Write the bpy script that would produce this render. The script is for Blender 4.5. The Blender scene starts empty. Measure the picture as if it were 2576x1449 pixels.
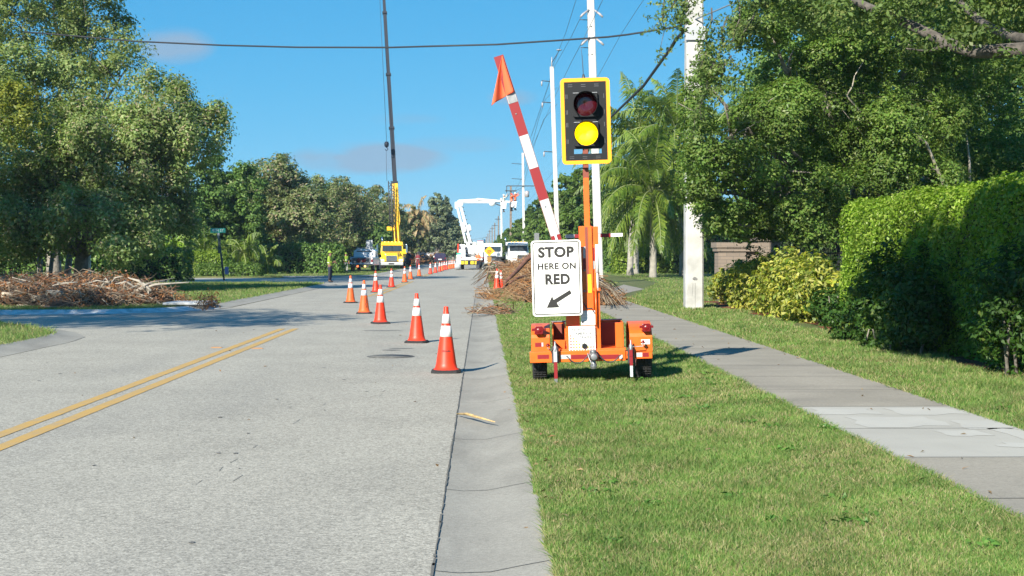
import bpy, bmesh, math, random
import numpy as np
from mathutils import Vector, Matrix, Euler

# ------------------------------------------------------------ camera, sky, sun, exposure
FPX, CX, CY, W, H = 3600.0, 1288.0, 724.5, 2576.0, 1449.0
HC = 1.55
S = bpy.context.scene
COL = S.collection
cd = bpy.data.cameras.new("camera")
cam = bpy.data.objects.new("camera", cd)
COL.objects.link(cam)
cd.sensor_width = 36.0
cd.lens = 36.0 * FPX / W
cd.clip_start = 0.1
cd.clip_end = 6000.0
cam.location = (0, 0, HC)
cam.rotation_euler = (math.radians(90.0) - math.atan(86.5 / FPX), 0, -math.atan(76.0 / FPX))
S.camera = cam
RC = cam.rotation_euler.to_matrix()

SUN_EL = math.radians(30.0)
SH = Vector((0.47, 0.88, 0)).normalized()             # way the shadows run on the ground
SUNDIR = Vector((-SH.x * math.cos(SUN_EL), -SH.y * math.cos(SUN_EL), math.sin(SUN_EL)))
sl = bpy.data.lights.new("sun", 'SUN')
sl.energy = 5.0
sl.angle = math.radians(0.53)
sl.color = (1.0, 0.93, 0.80)
sun = bpy.data.objects.new("sun", sl)
COL.objects.link(sun)
sun.rotation_euler = (-SUNDIR).to_track_quat('-Z', 'Y').to_euler()
sun.location = (0, 0, 60)

world = bpy.data.worlds.new("World")
S.world = world
world.use_nodes = True
wt = world.node_tree
wt.nodes.clear()
wo = wt.nodes.new('ShaderNodeOutputWorld')
wb = wt.nodes.new('ShaderNodeBackground')
sky = wt.nodes.new('ShaderNodeTexSky')
sky.sky_type = 'NISHITA'
sky.sun_disc = False
sky.sun_elevation = SUN_EL
sky.sun_rotation = math.atan2(SUNDIR.x, SUNDIR.y)
sky.altitude = 0.0
sky.air_density = 0.5
sky.dust_density = 0.0
sky.ozone_density = 6.0
wb.inputs['Strength'].default_value = 0.1
wt.links.new(wb.outputs[0], wo.inputs['Surface'])

def px_dir(px, py):
    d = RC @ Vector(((px - CX) / FPX, (CY - py) / FPX, -1.0))
    return d
def P(px, py, Y):
    d = px_dir(px, py)
    t = Y / d.y
    return Vector((d.x * t, Y, HC + d.z * t))
def G(px, py, z=0.0):
    d = px_dir(px, py)
    t = (z - HC) / d.z
    return Vector((d.x * t, d.y * t, z))

# clouds live in the sky itself: soft patches of noise in a few directions
tc = wt.nodes.new('ShaderNodeTexCoord')
def wmath(op, a, b=None, c=None):
    n = wt.nodes.new('ShaderNodeMath'); n.operation = op
    for i, v in enumerate((a, b, c)):
        if v is None: continue
        if isinstance(v, (int, float)): n.inputs[i].default_value = v
        else: wt.links.new(v, n.inputs[i])
    return n.outputs[0]
nz = wt.nodes.new('ShaderNodeTexNoise')
mp = wt.nodes.new('ShaderNodeMapping')
mp.inputs['Scale'].default_value = (16, 16, 52)
wt.links.new(tc.outputs['Generated'], mp.inputs[0])
wt.links.new(mp.outputs[0], nz.inputs['Vector'])
nz.inputs['Scale'].default_value = 1.0
nz.inputs['Detail'].default_value = 6.0
sepw = wt.nodes.new('ShaderNodeSeparateXYZ')
wt.links.new(tc.outputs['Generated'], sepw.inputs[0])
mask = None
for (px, py, rx, rz, amp) in ((930, 398, 215, 46, 1.5), (870, 388, 120, 36, 1.2), (440, 115, 110, 52, .75), (1290, 245, 70, 24, .5), (1150, 362, 150, 26, .35), (1010, 300, 120, 16, .25)):
    d = px_dir(px, py).normalized()
    ax = d.x / d.y; az = d.z / d.y
    gx = wmath('DIVIDE', sepw.outputs[0], sepw.outputs[1])
    gz = wmath('DIVIDE', sepw.outputs[2], sepw.outputs[1])
    ex = wmath('DIVIDE', wmath('SUBTRACT', gx, ax), rx / FPX)
    ez = wmath('DIVIDE', wmath('SUBTRACT', gz, az), rz / FPX)
    r2 = wmath('ADD', wmath('MULTIPLY', ex, ex), wmath('MULTIPLY', ez, ez))
    m = wmath('MULTIPLY', wmath('MAXIMUM', wmath('SUBTRACT', 1.0, r2), 0.0), amp)
    mask = m if mask is None else wmath('MAXIMUM', mask, m)
front = wmath('GREATER_THAN', sepw.outputs[1], 0.0)
nsm = wmath('MULTIPLY', wmath('SUBTRACT', nz.outputs['Fac'], 0.30), 4.2)
cl = wmath('MULTIPLY', wmath('MULTIPLY', mask, front), nsm)
cln = wt.nodes.new('ShaderNodeClamp')
wt.links.new(cl, cln.inputs[0])
cln.inputs['Max'].default_value = 0.8
# the camera's rendering of a clear tropical sky: flatter in blue, deeper in red
sps = wt.nodes.new('ShaderNodeSeparateColor'); cbs = wt.nodes.new('ShaderNodeCombineColor')
wt.links.new(sky.outputs[0], sps.inputs[0])
wt.links.new(wmath('MULTIPLY', wmath('POWER', wmath('MULTIPLY', sps.outputs[0], .1), 1.05), 4.2), cbs.inputs[0])
wt.links.new(wmath('MULTIPLY', wmath('POWER', wmath('MULTIPLY', sps.outputs[1], .1), .46), 4.36), cbs.inputs[1])
wt.links.new(wmath('MULTIPLY', wmath('POWER', wmath('MULTIPLY', sps.outputs[2], .1), .25), 5.05), cbs.inputs[2])
mixw = wt.nodes.new('ShaderNodeMixRGB')
wt.links.new(cln.outputs[0], mixw.inputs[0])
wt.links.new(cbs.outputs[0], mixw.inputs[1])
mixw.inputs[2].default_value = (1.75, 2.5, 3.4, 1)
wt.links.new(mixw.outputs[0], wb.inputs['Color'])

S.view_settings.view_transform = 'Standard'
S.view_settings.look = 'None'
S.view_settings.gamma = 1.0
S.view_settings.use_curve_mapping = False
S.view_settings.exposure = 0.95

# ------------------------------------------------------------ helpers
def tag(o, label=None, cat=None, group=None, kind=None):
    if label: o['label'] = label
    if cat: o['category'] = cat
    if group: o['group'] = group
    if kind: o['kind'] = kind
    return o
def thing(name, loc, label, cat, group=None, rz=0.0):
    o = bpy.data.objects.new(name, None)
    COL.objects.link(o)
    o.location = loc
    o.rotation_euler = (0, 0, rz)
    o.empty_display_size = 0.2
    return tag(o, label, cat, group)
def link_mesh(name, me, mats, parent=None):
    o = bpy.data.objects.new(name, me)
    COL.objects.link(o)
    for m in (mats if isinstance(mats, (list, tuple)) else [mats]):
        me.materials.append(m)
    if parent is not None: o.parent = parent
    return o
def kids(o):
    return [c for c in bpy.data.objects if c.parent == o]
def copy_tree(o, parent=None):
    c = o.copy(); COL.objects.link(c)
    if parent is not None: c.parent = parent
    for ch in o_children[o.name]: copy_tree(ch, c)
    return c
o_children = {}
def index_children(o):
    ks = kids(o); o_children[o.name] = ks
    for k in ks: index_children(k)
def dup(o, loc, label, rz=0.0, scale=1.0, group=None):
    index_children(o)
    c = copy_tree(o)
    c.location = loc; c.rotation_euler = (0, 0, rz)
    c.scale = (scale,) * 3 if isinstance(scale, (int, float)) else scale
    c['label'] = label
    if group: c['group'] = group
    return c

class MB:
    def __init__(s):
        s.v = []; s.f = []; s.m = []; s.sm = []
    def add(s, vs, fs, mi=0, smooth=False):
        b = len(s.v)
        s.v += [tuple(x) for x in vs]
        for f in fs:
            s.f.append(tuple(i + b for i in f)); s.m.append(mi); s.sm.append(smooth)
        return s
    def box(s, x0, x1, y0, y1, z0, z1, mi=0, M=None):
        vs = [Vector(p) for p in ((x0,y0,z0),(x1,y0,z0),(x1,y1,z0),(x0,y1,z0),(x0,y0,z1),(x1,y0,z1),(x1,y1,z1),(x0,y1,z1))]
        if M is not None: vs = [M @ p for p in vs]
        return s.add(vs, [(3,2,1,0),(4,5,6,7),(0,1,5,4),(1,2,6,5),(2,3,7,6),(3,0,4,7)], mi)
    def hexa(s, p, mi=0):   # 8 free corners: bottom four (ccw), top four
        return s.add(p, [(3,2,1,0),(4,5,6,7),(0,1,5,4),(1,2,6,5),(2,3,7,6),(3,0,4,7)], mi)
    def prism(s, poly, y0, y1, mi=0, axis='y', smooth=False):
        n = len(poly)
        if axis == 'y': vs = [(a, y0, b) for a, b in poly] + [(a, y1, b) for a, b in poly]
        elif axis == 'x': vs = [(y0, a, b) for a, b in poly] + [(y1, a, b) for a, b in poly]
        else: vs = [(a, b, y0) for a, b in poly] + [(a, b, y1) for a, b in poly]
        s.add(vs, [tuple(range(n)), tuple(range(2*n-1, n-1, -1))], mi)
        b = len(s.v) - 2*n
        for i in range(n):
            j = (i+1) % n
            s.f.append((b+i, b+n+i, b+n+j, b+j)); s.m.append(mi); s.sm.append(smooth)
        return s
    def tube(s, pts, rad, seg=8, mi=0, smooth=True, caps=True):
        pts = [Vector(p) for p in pts]
        if not isinstance(rad, (list, tuple)): rad = [rad] * len(pts)
        vs = []; n = len(pts)
        up = Vector((0,0,1))
        prev = None
        for i, p in enumerate(pts):
            t = (pts[min(i+1,n-1)] - pts[max(i-1,0)])
            if t.length < 1e-9: t = Vector((0,0,1))
            t.normalize()
            if prev is None:
                a = t.cross(up)
                if a.length < 1e-3: a = t.cross(Vector((1,0,0)))
            else:
                a = prev - t * prev.dot(t)
                if a.length < 1e-4: a = t.cross(up)
            a.normalize(); prev = a
            b = t.cross(a)
            for k in range(seg):
                an = 2*math.pi*k/seg
                vs.append(p + (a*math.cos(an) + b*math.sin(an)) * rad[i])
        fs = []
        for i in range(n-1):
            for k in range(seg):
                k2 = (k+1) % seg
                fs.append((i*seg+k, i*seg+k2, (i+1)*seg+k2, (i+1)*seg+k))
        s.add(vs, fs, mi, smooth)
        if caps:
            b = len(s.v) - len(vs)
            s.f.append(tuple(b+k for k in range(seg-1,-1,-1))); s.m.append(mi); s.sm.append(False)
            s.f.append(tuple(b+(n-1)*seg+k for k in range(seg))); s.m.append(mi); s.sm.append(False)
        return s
    def lathe(s, prof, seg=24, c=(0,0,0), mi=0, axis='z', smooth=True):
        vs = []; n = len(prof)
        for r, h in prof:
            for k in range(seg):
                an = 2*math.pi*k/seg
                a, b = r*math.cos(an), r*math.sin(an)
                if axis == 'z': q = (c[0]+a, c[1]+b, c[2]+h)
                elif axis == 'y': q = (c[0]+a, c[1]+h, c[2]+b)
                else: q = (c[0]+h, c[1]+a, c[2]+b)
                vs.append(q)
        fs = []
        for i in range(n-1):
            for k in range(seg):
                k2 = (k+1) % seg
                fs.append((i*seg+k, i*seg+k2, (i+1)*seg+k2, (i+1)*seg+k))
        return s.add(vs, fs, mi, smooth)
    def disc(s, c, r, seg=24, mi=0, axis='y'):
        vs = []
        for k in range(seg):
            an = 2*math.pi*k/seg
            a, b = r*math.cos(an), r*math.sin(an)
            vs.append((c[0]+a, c[1], c[2]+b) if axis == 'y' else ((c[0]+a, c[1]+b, c[2]) if axis == 'z' else (c[0], c[1]+a, c[2]+b)))
        return s.add(vs, [tuple(range(seg))], mi)
    def build(s, name, mats, parent=None, bevel=0.0, solid=0.0):
        me = bpy.data.meshes.new(name)
        me.from_pydata([tuple(v) for v in s.v], [], s.f)
        me.polygons.foreach_set('material_index', s.m)
        me.polygons.foreach_set('use_smooth', s.sm)
        bm = bmesh.new(); bm.from_mesh(me)
        bmesh.ops.recalc_face_normals(bm, faces=bm.faces)
        bm.to_mesh(me); bm.free()
        o = link_mesh(name, me, mats, parent)
        if bevel:
            b = o.modifiers.new('bevel', 'BEVEL'); b.width = bevel; b.segments = 2; b.limit_method = 'ANGLE'; b.angle_limit = math.radians(40)
        return o

def np_mesh(name, V, F, mats, parent=None, smooth=False, midx=None):
    """V (n,3), F (m,k) constant k"""
    me = bpy.data.meshes.new(name)
    n, (m, k) = len(V), F.shape
    me.vertices.add(n); me.vertices.foreach_set('co', np.ascontiguousarray(V, dtype=np.float32).ravel())
    me.loops.add(m*k); me.loops.foreach_set('vertex_index', np.ascontiguousarray(F, dtype=np.int32).ravel())
    me.polygons.add(m)
    me.polygons.foreach_set('loop_start', np.arange(0, m*k, k, dtype=np.int32))
    me.polygons.foreach_set('loop_total', np.full(m, k, dtype=np.int32))
    if midx is not None: me.polygons.foreach_set('material_index', midx.astype(np.int32))
    me.update(calc_edges=True)
    if smooth: me.polygons.foreach_set('use_smooth', np.ones(m, dtype=bool))
    return link_mesh(name, me, mats, parent)

# ------------------------------------------------------------ materials
def lin(c):
    return tuple(((x/12.92) if x <= 0.04045 else ((x+0.055)/1.055)**2.4) for x in c)
def mat(name, col, rough=0.6, metal=0.0, emit=None, estr=0.0, coat=0.0, noise=0.0, nscale=8.0, bump=0.0, bscale=60.0, dirt=None, dirt_amt=0.0, spec=0.5, trans=0.0):
    m = bpy.data.materials.new(name); m.use_nodes = True
    nt = m.node_tree; bs = nt.nodes['Principled BSDF']
    bs.inputs['Base Color'].default_value = (*col, 1)
    bs.inputs['Roughness'].default_value = rough
    bs.inputs['Metallic'].default_value = metal
    bs.inputs['Coat Weight'].default_value = coat
    bs.inputs['Specular IOR Level'].default_value = spec
    if emit:
        bs.inputs['Emission Color'].default_value = (*emit, 1); bs.inputs['Emission Strength'].default_value = estr
    t = nt.nodes.new('ShaderNodeTexCoord')
    if noise or dirt_amt:
        n = nt.nodes.new('ShaderNodeTexNoise'); n.inputs['Scale'].default_value = nscale; n.inputs['Detail'].default_value = 5
        nt.links.new(t.outputs['Object'], n.inputs['Vector'])
        r = nt.nodes.new('ShaderNodeValToRGB')
        c2 = dirt if dirt else tuple(x*(1-noise) for x in col)
        r.color_ramp.elements[0].position = 0.35; r.color_ramp.elements[0].color = (*[col[i]*(1-(dirt_amt or 1)) + c2[i]*(dirt_amt or 1) for i in range(3)], 1)
        r.color_ramp.elements[1].position = 0.62; r.color_ramp.elements[1].color = (*col, 1)
        nt.links.new(n.outputs['Fac'], r.inputs[0]); nt.links.new(r.outputs[0], bs.inputs['Base Color'])
    if bump:
        n = nt.nodes.new('ShaderNodeTexNoise'); n.inputs['Scale'].default_value = bscale; n.inputs['Detail'].default_value = 4
        nt.links.new(t.outputs['Object'], n.inputs['Vector'])
        b = nt.nodes.new('ShaderNodeBump'); b.inputs['Strength'].default_value = bump; b.inputs['Distance'].default_value = 0.02
        nt.links.new(n.outputs['Fac'], b.inputs['Height']); nt.links.new(b.outputs[0], bs.inputs['Normal'])
    return m

def leaf_mat(name, cols, rough=0.5, trans=0.3, clump=(0.75, 1.25), nscale=0.6):
    """cols: list of (r,g,b) picked per leaf; clump-scale noise shifts the hue of whole twigs"""
    m = bpy.data.materials.new(name); m.use_nodes = True
    nt = m.node_tree; bs = nt.nodes['Principled BSDF']; out = nt.nodes['Material Output']
    geo = nt.nodes.new('ShaderNodeNewGeometry')
    r = nt.nodes.new('ShaderNodeValToRGB'); cr = r.color_ramp
    while len(cr.elements) < len(cols): cr.elements.new(0.5)
    for i, c in enumerate(cols):
        cr.elements[i].position = i / max(1, len(cols)-1); cr.elements[i].color = (*c, 1)
    nt.links.new(geo.outputs['Random Per Island'], r.inputs[0])
    t = nt.nodes.new('ShaderNodeTexCoord')
    n = nt.nodes.new('ShaderNodeTexNoise'); n.inputs['Scale'].default_value = nscale; n.inputs['Detail'].default_value = 3
    nt.links.new(t.outputs['Object'], n.inputs['Vector'])
    mr = nt.nodes.new('ShaderNodeMapRange'); mr.inputs['From Min'].default_value = 0.3; mr.inputs['From Max'].default_value = 0.7
    mr.inputs['To Min'].default_value = clump[0]; mr.inputs['To Max'].default_value = clump[1]
    nt.links.new(n.outputs['Fac'], mr.inputs['Value'])
    hs = nt.nodes.new('ShaderNodeHueSaturation')
    nt.links.new(mr.outputs[0], hs.inputs['Value']); nt.links.new(r.outputs[0], hs.inputs['Color'])
    nt.links.new(hs.outputs[0], bs.inputs['Base Color'])
    bs.inputs['Roughness'].default_value = rough
    bs.inputs['Specular IOR Level'].default_value = 0.35
    if trans:
        tr = nt.nodes.new('ShaderNodeBsdfTranslucent'); ms = nt.nodes.new('ShaderNodeMixShader')
        ms.inputs[0].default_value = min(trans*1.25, .45)
        g = nt.nodes.new('ShaderNodeMixRGB'); g.blend_type = 'MULTIPLY'; g.inputs[0].default_value = 1; g.inputs[2].default_value = (1.3, 1.35, 0.5, 1)
        nt.links.new(hs.outputs[0], g.inputs[1]); nt.links.new(g.outputs[0], tr.inputs[0])
        nt.links.new(bs.outputs[0], ms.inputs[1]); nt.links.new(tr.outputs[0], ms.inputs[2]); nt.links.new(ms.outputs[0], out.inputs[0])
    return m

def ground_mat(name, base, c2, fine_c, fine=90.0, fine_amt=0.5, mid=2.0, rough=0.9, bump=0.35, stain=None, stain_amt=0.0, stain_map=(1,1,1), stain_scale=1.0, bdist=0.004, cells=0.0, cell_amt=1.0):
    m = bpy.data.materials.new(name); m.use_nodes = True
    nt = m.node_tree; bs = nt.nodes['Principled BSDF']
    t = nt.nodes.new('ShaderNodeTexCoord')
    def noise(scale, det=4, vec=None):
        n = nt.nodes.new('ShaderNodeTexNoise'); n.inputs['Scale'].default_value = scale; n.inputs['Detail'].default_value = det
        nt.links.new(vec or t.outputs['Object'], n.inputs['Vector']); return n.outputs['Fac']
    def ramp(f, p0, p1):
        r = nt.nodes.new('ShaderNodeMapRange'); r.inputs['From Min'].default_value = p0; r.inputs['From Max'].default_value = p1
        nt.links.new(f, r.inputs['Value']); return r.outputs[0]
    def mix(f, a, b, mult=1.0):
        if mult != 1.0:
            q = nt.nodes.new('ShaderNodeMath'); q.operation = 'MULTIPLY'; q.inputs[1].default_value = mult; nt.links.new(f, q.inputs[0]); f = q.outputs[0]
        x = nt.nodes.new('ShaderNodeMixRGB'); nt.links.new(f, x.inputs[0])
        for i, c in ((1, a), (2, b)):
            if isinstance(c, tuple): x.inputs[i].default_value = (*c, 1)
            else: nt.links.new(c, x.inputs[i])
        return x.outputs[0]
    c = mix(ramp(noise(mid, 6), 0.35, 0.65), base, c2)
    if stain:
        mpn = nt.nodes.new('ShaderNodeMapping'); mpn.inputs['Scale'].default_value = stain_map
        nt.links.new(t.outputs['Object'], mpn.inputs[0])
        c = mix(ramp(noise(stain_scale, 5, mpn.outputs[0]), 0.5, 0.72), c, stain, stain_amt)
    f1 = noise(fine, 3)
    v = nt.nodes.new('ShaderNodeTexVoronoi'); v.inputs['Scale'].default_value = fine*0.9; nt.links.new(t.outputs['Object'], v.inputs['Vector'])
    c = mix(ramp(f1, 0.52, 0.66), c, fine_c[0], fine_amt)
    c = mix(ramp(f1, 0.46, 0.34), c, fine_c[1], fine_amt)
    if cells:      # individual stones
        for sc_, am in ((cells, 1.0*cell_amt), (cells*.45, .7*cell_amt)):
            vc = nt.nodes.new('ShaderNodeTexVoronoi'); vc.inputs['Scale'].default_value = sc_; nt.links.new(t.outputs['Object'], vc.inputs['Vector'])
            sx = nt.nodes.new('ShaderNodeSeparateColor'); nt.links.new(vc.outputs['Color'], sx.inputs[0])
            q = nt.nodes.new('ShaderNodeMath'); q.operation = 'POWER'; nt.links.new(sx.outputs[0], q.inputs[0]); q.inputs[1].default_value = .8
            m2 = nt.nodes.new('ShaderNodeMapRange'); nt.links.new(q.outputs[0], m2.inputs['Value']); m2.inputs['To Min'].default_value = 1-.30*am; m2.inputs['To Max'].default_value = 1+.26*am
            hv = nt.nodes.new('ShaderNodeHueSaturation'); nt.links.new(m2.outputs[0], hv.inputs['Value']); nt.links.new(c, hv.inputs['Color']); c = hv.outputs[0]
    nt.links.new(c, bs.inputs['Base Color'])
    bs.inputs['Roughness'].default_value = rough
    bs.inputs['Specular IOR Level'].default_value = 0.25
    b = nt.nodes.new('ShaderNodeBump'); b.inputs['Strength'].default_value = bump; b.inputs['Distance'].default_value = bdist
    nt.links.new(v.outputs['Distance'], b.inputs['Height']); nt.links.new(b.outputs[0], bs.inputs['Normal'])
    return m

M = {}
M['asphalt'] = ground_mat('worn_asphalt', (.355,.336,.282), (.312,.295,.248), ((.46,.44,.38),(.20,.19,.16)), fine=75, fine_amt=.35, mid=.7, cells=95, stain=(.25,.24,.21), stain_amt=.55, stain_map=(1.1,.14,1), stain_scale=.8, bump=.25, bdist=.005)
M['concrete'] = ground_mat('old_concrete', (.335,.32,.275), (.28,.267,.23), ((.34,.32,.28),(.16,.15,.13)), fine=120, fine_amt=.3, mid=1.3, stain=(.19,.18,.155), stain_amt=.55, stain_map=(2.2,.55,1), stain_scale=1.1, cells=110, cell_amt=.35, bump=.25)
M['walk'] = ground_mat('walk_concrete', (.325,.30,.25), (.27,.25,.208), ((.35,.325,.28),(.18,.165,.14)), fine=110, fine_amt=.25, mid=.9, stain=(.17,.16,.14), stain_amt=.55, stain_map=(.6,2.2,1), stain_scale=.7, cells=90, cell_amt=.3, bump=.2)
M['walk_new'] = ground_mat('pale_concrete', (.42,.41,.365), (.375,.365,.325), ((.46,.45,.41),(.31,.30,.27)), fine=110, fine_amt=.2, mid=1.6, bump=.15)
M['walk_patch'] = ground_mat('patch_concrete', (.455,.448,.405), (.425,.418,.38), ((.52,.52,.49),(.41,.41,.38)), fine=80, fine_amt=.2, mid=2.5, bump=.1)
M['joint'] = mat('joint_dark', (.10,.095,.085), .95)
M['seam'] = mat('seam_tar', (.13,.125,.11), .95)
M['curb_white'] = mat('curb_white_concrete', (.62,.62,.60), .85, noise=.35, nscale=5, bump=.3)
M['paint_yellow'] = ground_mat('worn_yellow_paint', (.50,.31,.085), (.44,.29,.11), ((.54,.37,.14),(.34,.27,.16)), fine=80, fine_amt=.45, mid=4, bump=.4, stain=(.33,.29,.22), stain_amt=.6, stain_scale=5)
M['soil'] = ground_mat('lawn_soil', (.09,.13,.035), (.13,.14,.055), ((.17,.19,.07),(.04,.06,.02)), fine=45, fine_amt=.6, mid=.8, bump=.8, bdist=.02, stain=(.27,.23,.12), stain_amt=.55, stain_scale=.6)
M['mulch'] = ground_mat('red_mulch', (.22,.075,.035), (.16,.06,.03), ((.32,.13,.06),(.06,.03,.02)), fine=35, fine_amt=.7, mid=2, bump=1, bdist=.03)
M['dirt'] = ground_mat('verge_dirt', (.36,.29,.19), (.28,.23,.15), ((.42,.35,.24),(.18,.14,.09)), fine=60, fine_amt=.5, mid=2, bump=.6, bdist=.01)
# ------------------------------------------------------------ ground, road, gutters, walk
def sheet(name, pts, mat_, z=None, kind='structure', label=None):
    me = bpy.data.meshes.new(name)
    me.from_pydata([(p[0], p[1], (p[2] if len(p) > 2 else z)) for p in pts], [], [tuple(range(len(pts)))])
    o = link_mesh(name, me, mat_)
    tag(o, label, None, None, kind)
    return o
def strip(name, left, right, mat_, kind='structure', parent=None):
    n = len(left)
    me = bpy.data.meshes.new(name)
    me.from_pydata([tuple(p) for p in left] + [tuple(p) for p in right], [], [(i, n+i, n+i+1, i+1) for i in range(n-1)])
    o = link_mesh(name, me, mat_, parent)
    if kind: o['kind'] = kind
    return o

sheet('ground', [(-3000,-60),(3000,-60),(3000,5000),(-3000,5000)], M['soil'], -0.06)
RXL, RXR = -7.2, -0.24          # asphalt edges
CL = -3.98                       # centre of the double yellow
road = sheet('road', [(RXL,-30),(RXR,-30),(RXR,3000),(RXL,3000)], M['asphalt'], 0.0)
def arc(cx, cy, r, a0, a1, n=8):
    return [(cx + r*math.cos(math.radians(a0+(a1-a0)*i/n)), cy + r*math.sin(math.radians(a0+(a1-a0)*i/n))) for i in range(n+1)]
# side street on the left, Y 29..37.5, and the next one at Y 75..91
sheet('side_road', [(-60,33),(-14,32.5),(-9.4,28.5),(-7.9,24.5),(RXL,24.0),(RXL,41.5),(-7.8,40.0),(-11,37.6),(-60,37.4)], M['asphalt'], -0.002)
sheet('far_side_road', [(-90,76),(-13,76),(RXL,72),(RXL,96),(-12,92),(-90,91)], M['asphalt'], -0.002)

# gutter on the right: shallow dished concrete, with joints
GX0, GX1 = RXR, 0.365
prof = [(GX0, -0.004), (GX0+.12, -.016), (GX0+.28, -.012), (GX0+.43, .018), (GX1, .05)]
rows = list(np.arange(-10, 60, 1.0)) + list(np.arange(60, 900, 30.0))
V = []; F = []
rng = np.random.default_rng(5)
jx = {}
for y in rows:
    for (x, z) in prof:
        V.append((x, y, z))
for i in range(len(rows)-1):
    for k in range(len(prof)-1):
        a = i*len(prof)+k
        F.append((a, a+1, a+1+len(prof), a+len(prof)))
gut = np_mesh('gutter', np.array(V), np.array(F), M['concrete'], smooth=True); gut['kind'] = 'structure'
# ragged broken asphalt lip along the gutter
mb = MB(); r = random.Random(3)
y = -5.0
while y < 60:
    w = r.uniform(.002,.008); ll = r.uniform(.05,.3)
    mb.add([(RXR-w*1.2,y,.0035),(RXR+w*.7,y,.0035),(RXR+w*.7+r.uniform(-.006,.006),y+ll,.0035),(RXR-w*r.uniform(.6,1.8),y+ll,.0035)], [(0,1,2,3)])
    y += ll * r.uniform(.8, 1.25)
o = mb.build('asphalt_edge_crack', M['seam']); o['kind'] = 'structure'
mb = MB()
gy = [5580/h for h in (373, 465, 593.5, 799.7)]
step = 2.8
ys = [gy[3]-step*.95, gy[3], gy[2], gy[1], gy[0]]
while ys[-1] < 80: ys.append(ys[-1]+step)
for y in ys:
    p = [(x, y, z+.003) for x, z in prof] + [(x, y+.009, z+.003) for x, z in prof]
    n = len(prof)
    mb.add(p, [(i, i+1, n+i+1, n+i) for i in range(n-1)])
o = mb.build('gutter_joints', M['joint']); o['kind'] = 'structure'

# verge between gutter and walk, lawn beyond the walk: one gently falling sheet
WX0, WX1 = 2.93, 4.43
def gz(x):
    if x < GX1: return 0.0
    return float(np.interp(x, [GX1, .8, 1.6, 2.9, 4.5, 8, 40], [.042, .055, .07, .10, .10, .12, .25]))
xs = [GX1, .8, 1.6, 2.2, 2.93, 4.43, 5.5, 8, 14, 40, 400]
yr = [-30, 0, 10, 20, 30, 40, 60, 100, 200, 400, 1200]
V = [(x, y, gz(x)) for y in yr for x in xs]; n = len(xs)
F = [(j*n+i, j*n+i+1, (j+1)*n+i+1, (j+1)*n+i) for j in range(len(yr)-1) for i in range(n-1)]
o = np_mesh('lawn_right', np.array(V), np.array(F), M['soil'], smooth=True); o['kind'] = 'structure'

# thin strip of bare soil along the gutter
mb = MB(); r = random.Random(8); y = 3.0
while y < 45:
    l = r.uniform(.15,.5); w = r.uniform(.015,.07)
    mb.add([(GX1-.012,y,.046),(GX1+w,y,.055),(GX1+r.uniform(.01,.07),y+l,.055),(GX1-.012,y+l,.046)], [(0,1,2,3)])
    y += l
o = mb.build('bare_soil_edge', M['dirt']); o['kind'] = 'structure'

# the walk, slab by slab colour, then joints
WZ = .112
def walkx(Y):     # it swings right far down
    t = max(0.0, min(1.0, (Y-46)/24.0)); t = t*t*(3-2*t)
    return 3.9*t
def walk_piece(name, y0, y1, m, dz=0, n=1):
    L = []; R = []
    for i in range(n+1):
        y = y0+(y1-y0)*i/n
        L.append((WX0+walkx(y), y, WZ+dz)); R.append((WX1+walkx(y)+(.25 if y>45 else 0), y, WZ+dz))
    return strip(name, L, R, m)
YA, YB = 10.0, 13.35
walk_piece('walkway', -6, YA, M['walk'])
walk_piece('walkway', YB, 130, M['walk'], n=60)
walk_piece('walkway_pale_slab', YA, YB, M['walk_new'])
mb = MB(); r = random.Random(21)
for (cx, cy, w, d, a) in ((3.3,12.95,.55,.5,.0),(3.55,12.15,.75,.75,.05),(4.05,12.95,.6,.55,.1),(4.2,11.9,.4,.6,0),(4.3,11.2,.22,.9,.1),(3.85,11.35,.35,.35,.1),(4.15,10.6,.5,.25,-.3)):
    base = []
    for (u, v) in ((-.5,-.5),(-.1,-.56),(.2,-.44),(.5,-.5),(.54,-.1),(.47,.2),(.5,.5),(.1,.45),(-.3,.53),(-.5,.46),(-.45,.1),(-.55,-.2)):
        u += r.uniform(-.05,.05); v += r.uniform(-.05,.05)
        base.append((min(max(cx+u*w*math.cos(a)-v*d*math.sin(a),WX0+.02),WX1-.02), cy+u*w*math.sin(a)+v*d*math.cos(a), WZ+.002))
    mb.add(base, [tuple(range(12))])
o = mb.build('walkway_repair_patches', M['walk_patch']); o['kind'] = 'structure'
mb = MB()
js = [YA, YB, 11.66, 8.3, 6.6]
y = YB+1.65
while y < 60: js.append(y); y += 1.65
for y in js:
    x = walkx(y)
    mb.add([(WX0+x,y,WZ+.004),(WX1+x,y,WZ+.004),(WX1+x,y+.012,WZ+.004),(WX0+x,y+.012,WZ+.004)], [(0,1,2,3)])
o = mb.build('walkway_joints', M['joint']); o['kind'] = 'structure'

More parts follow.
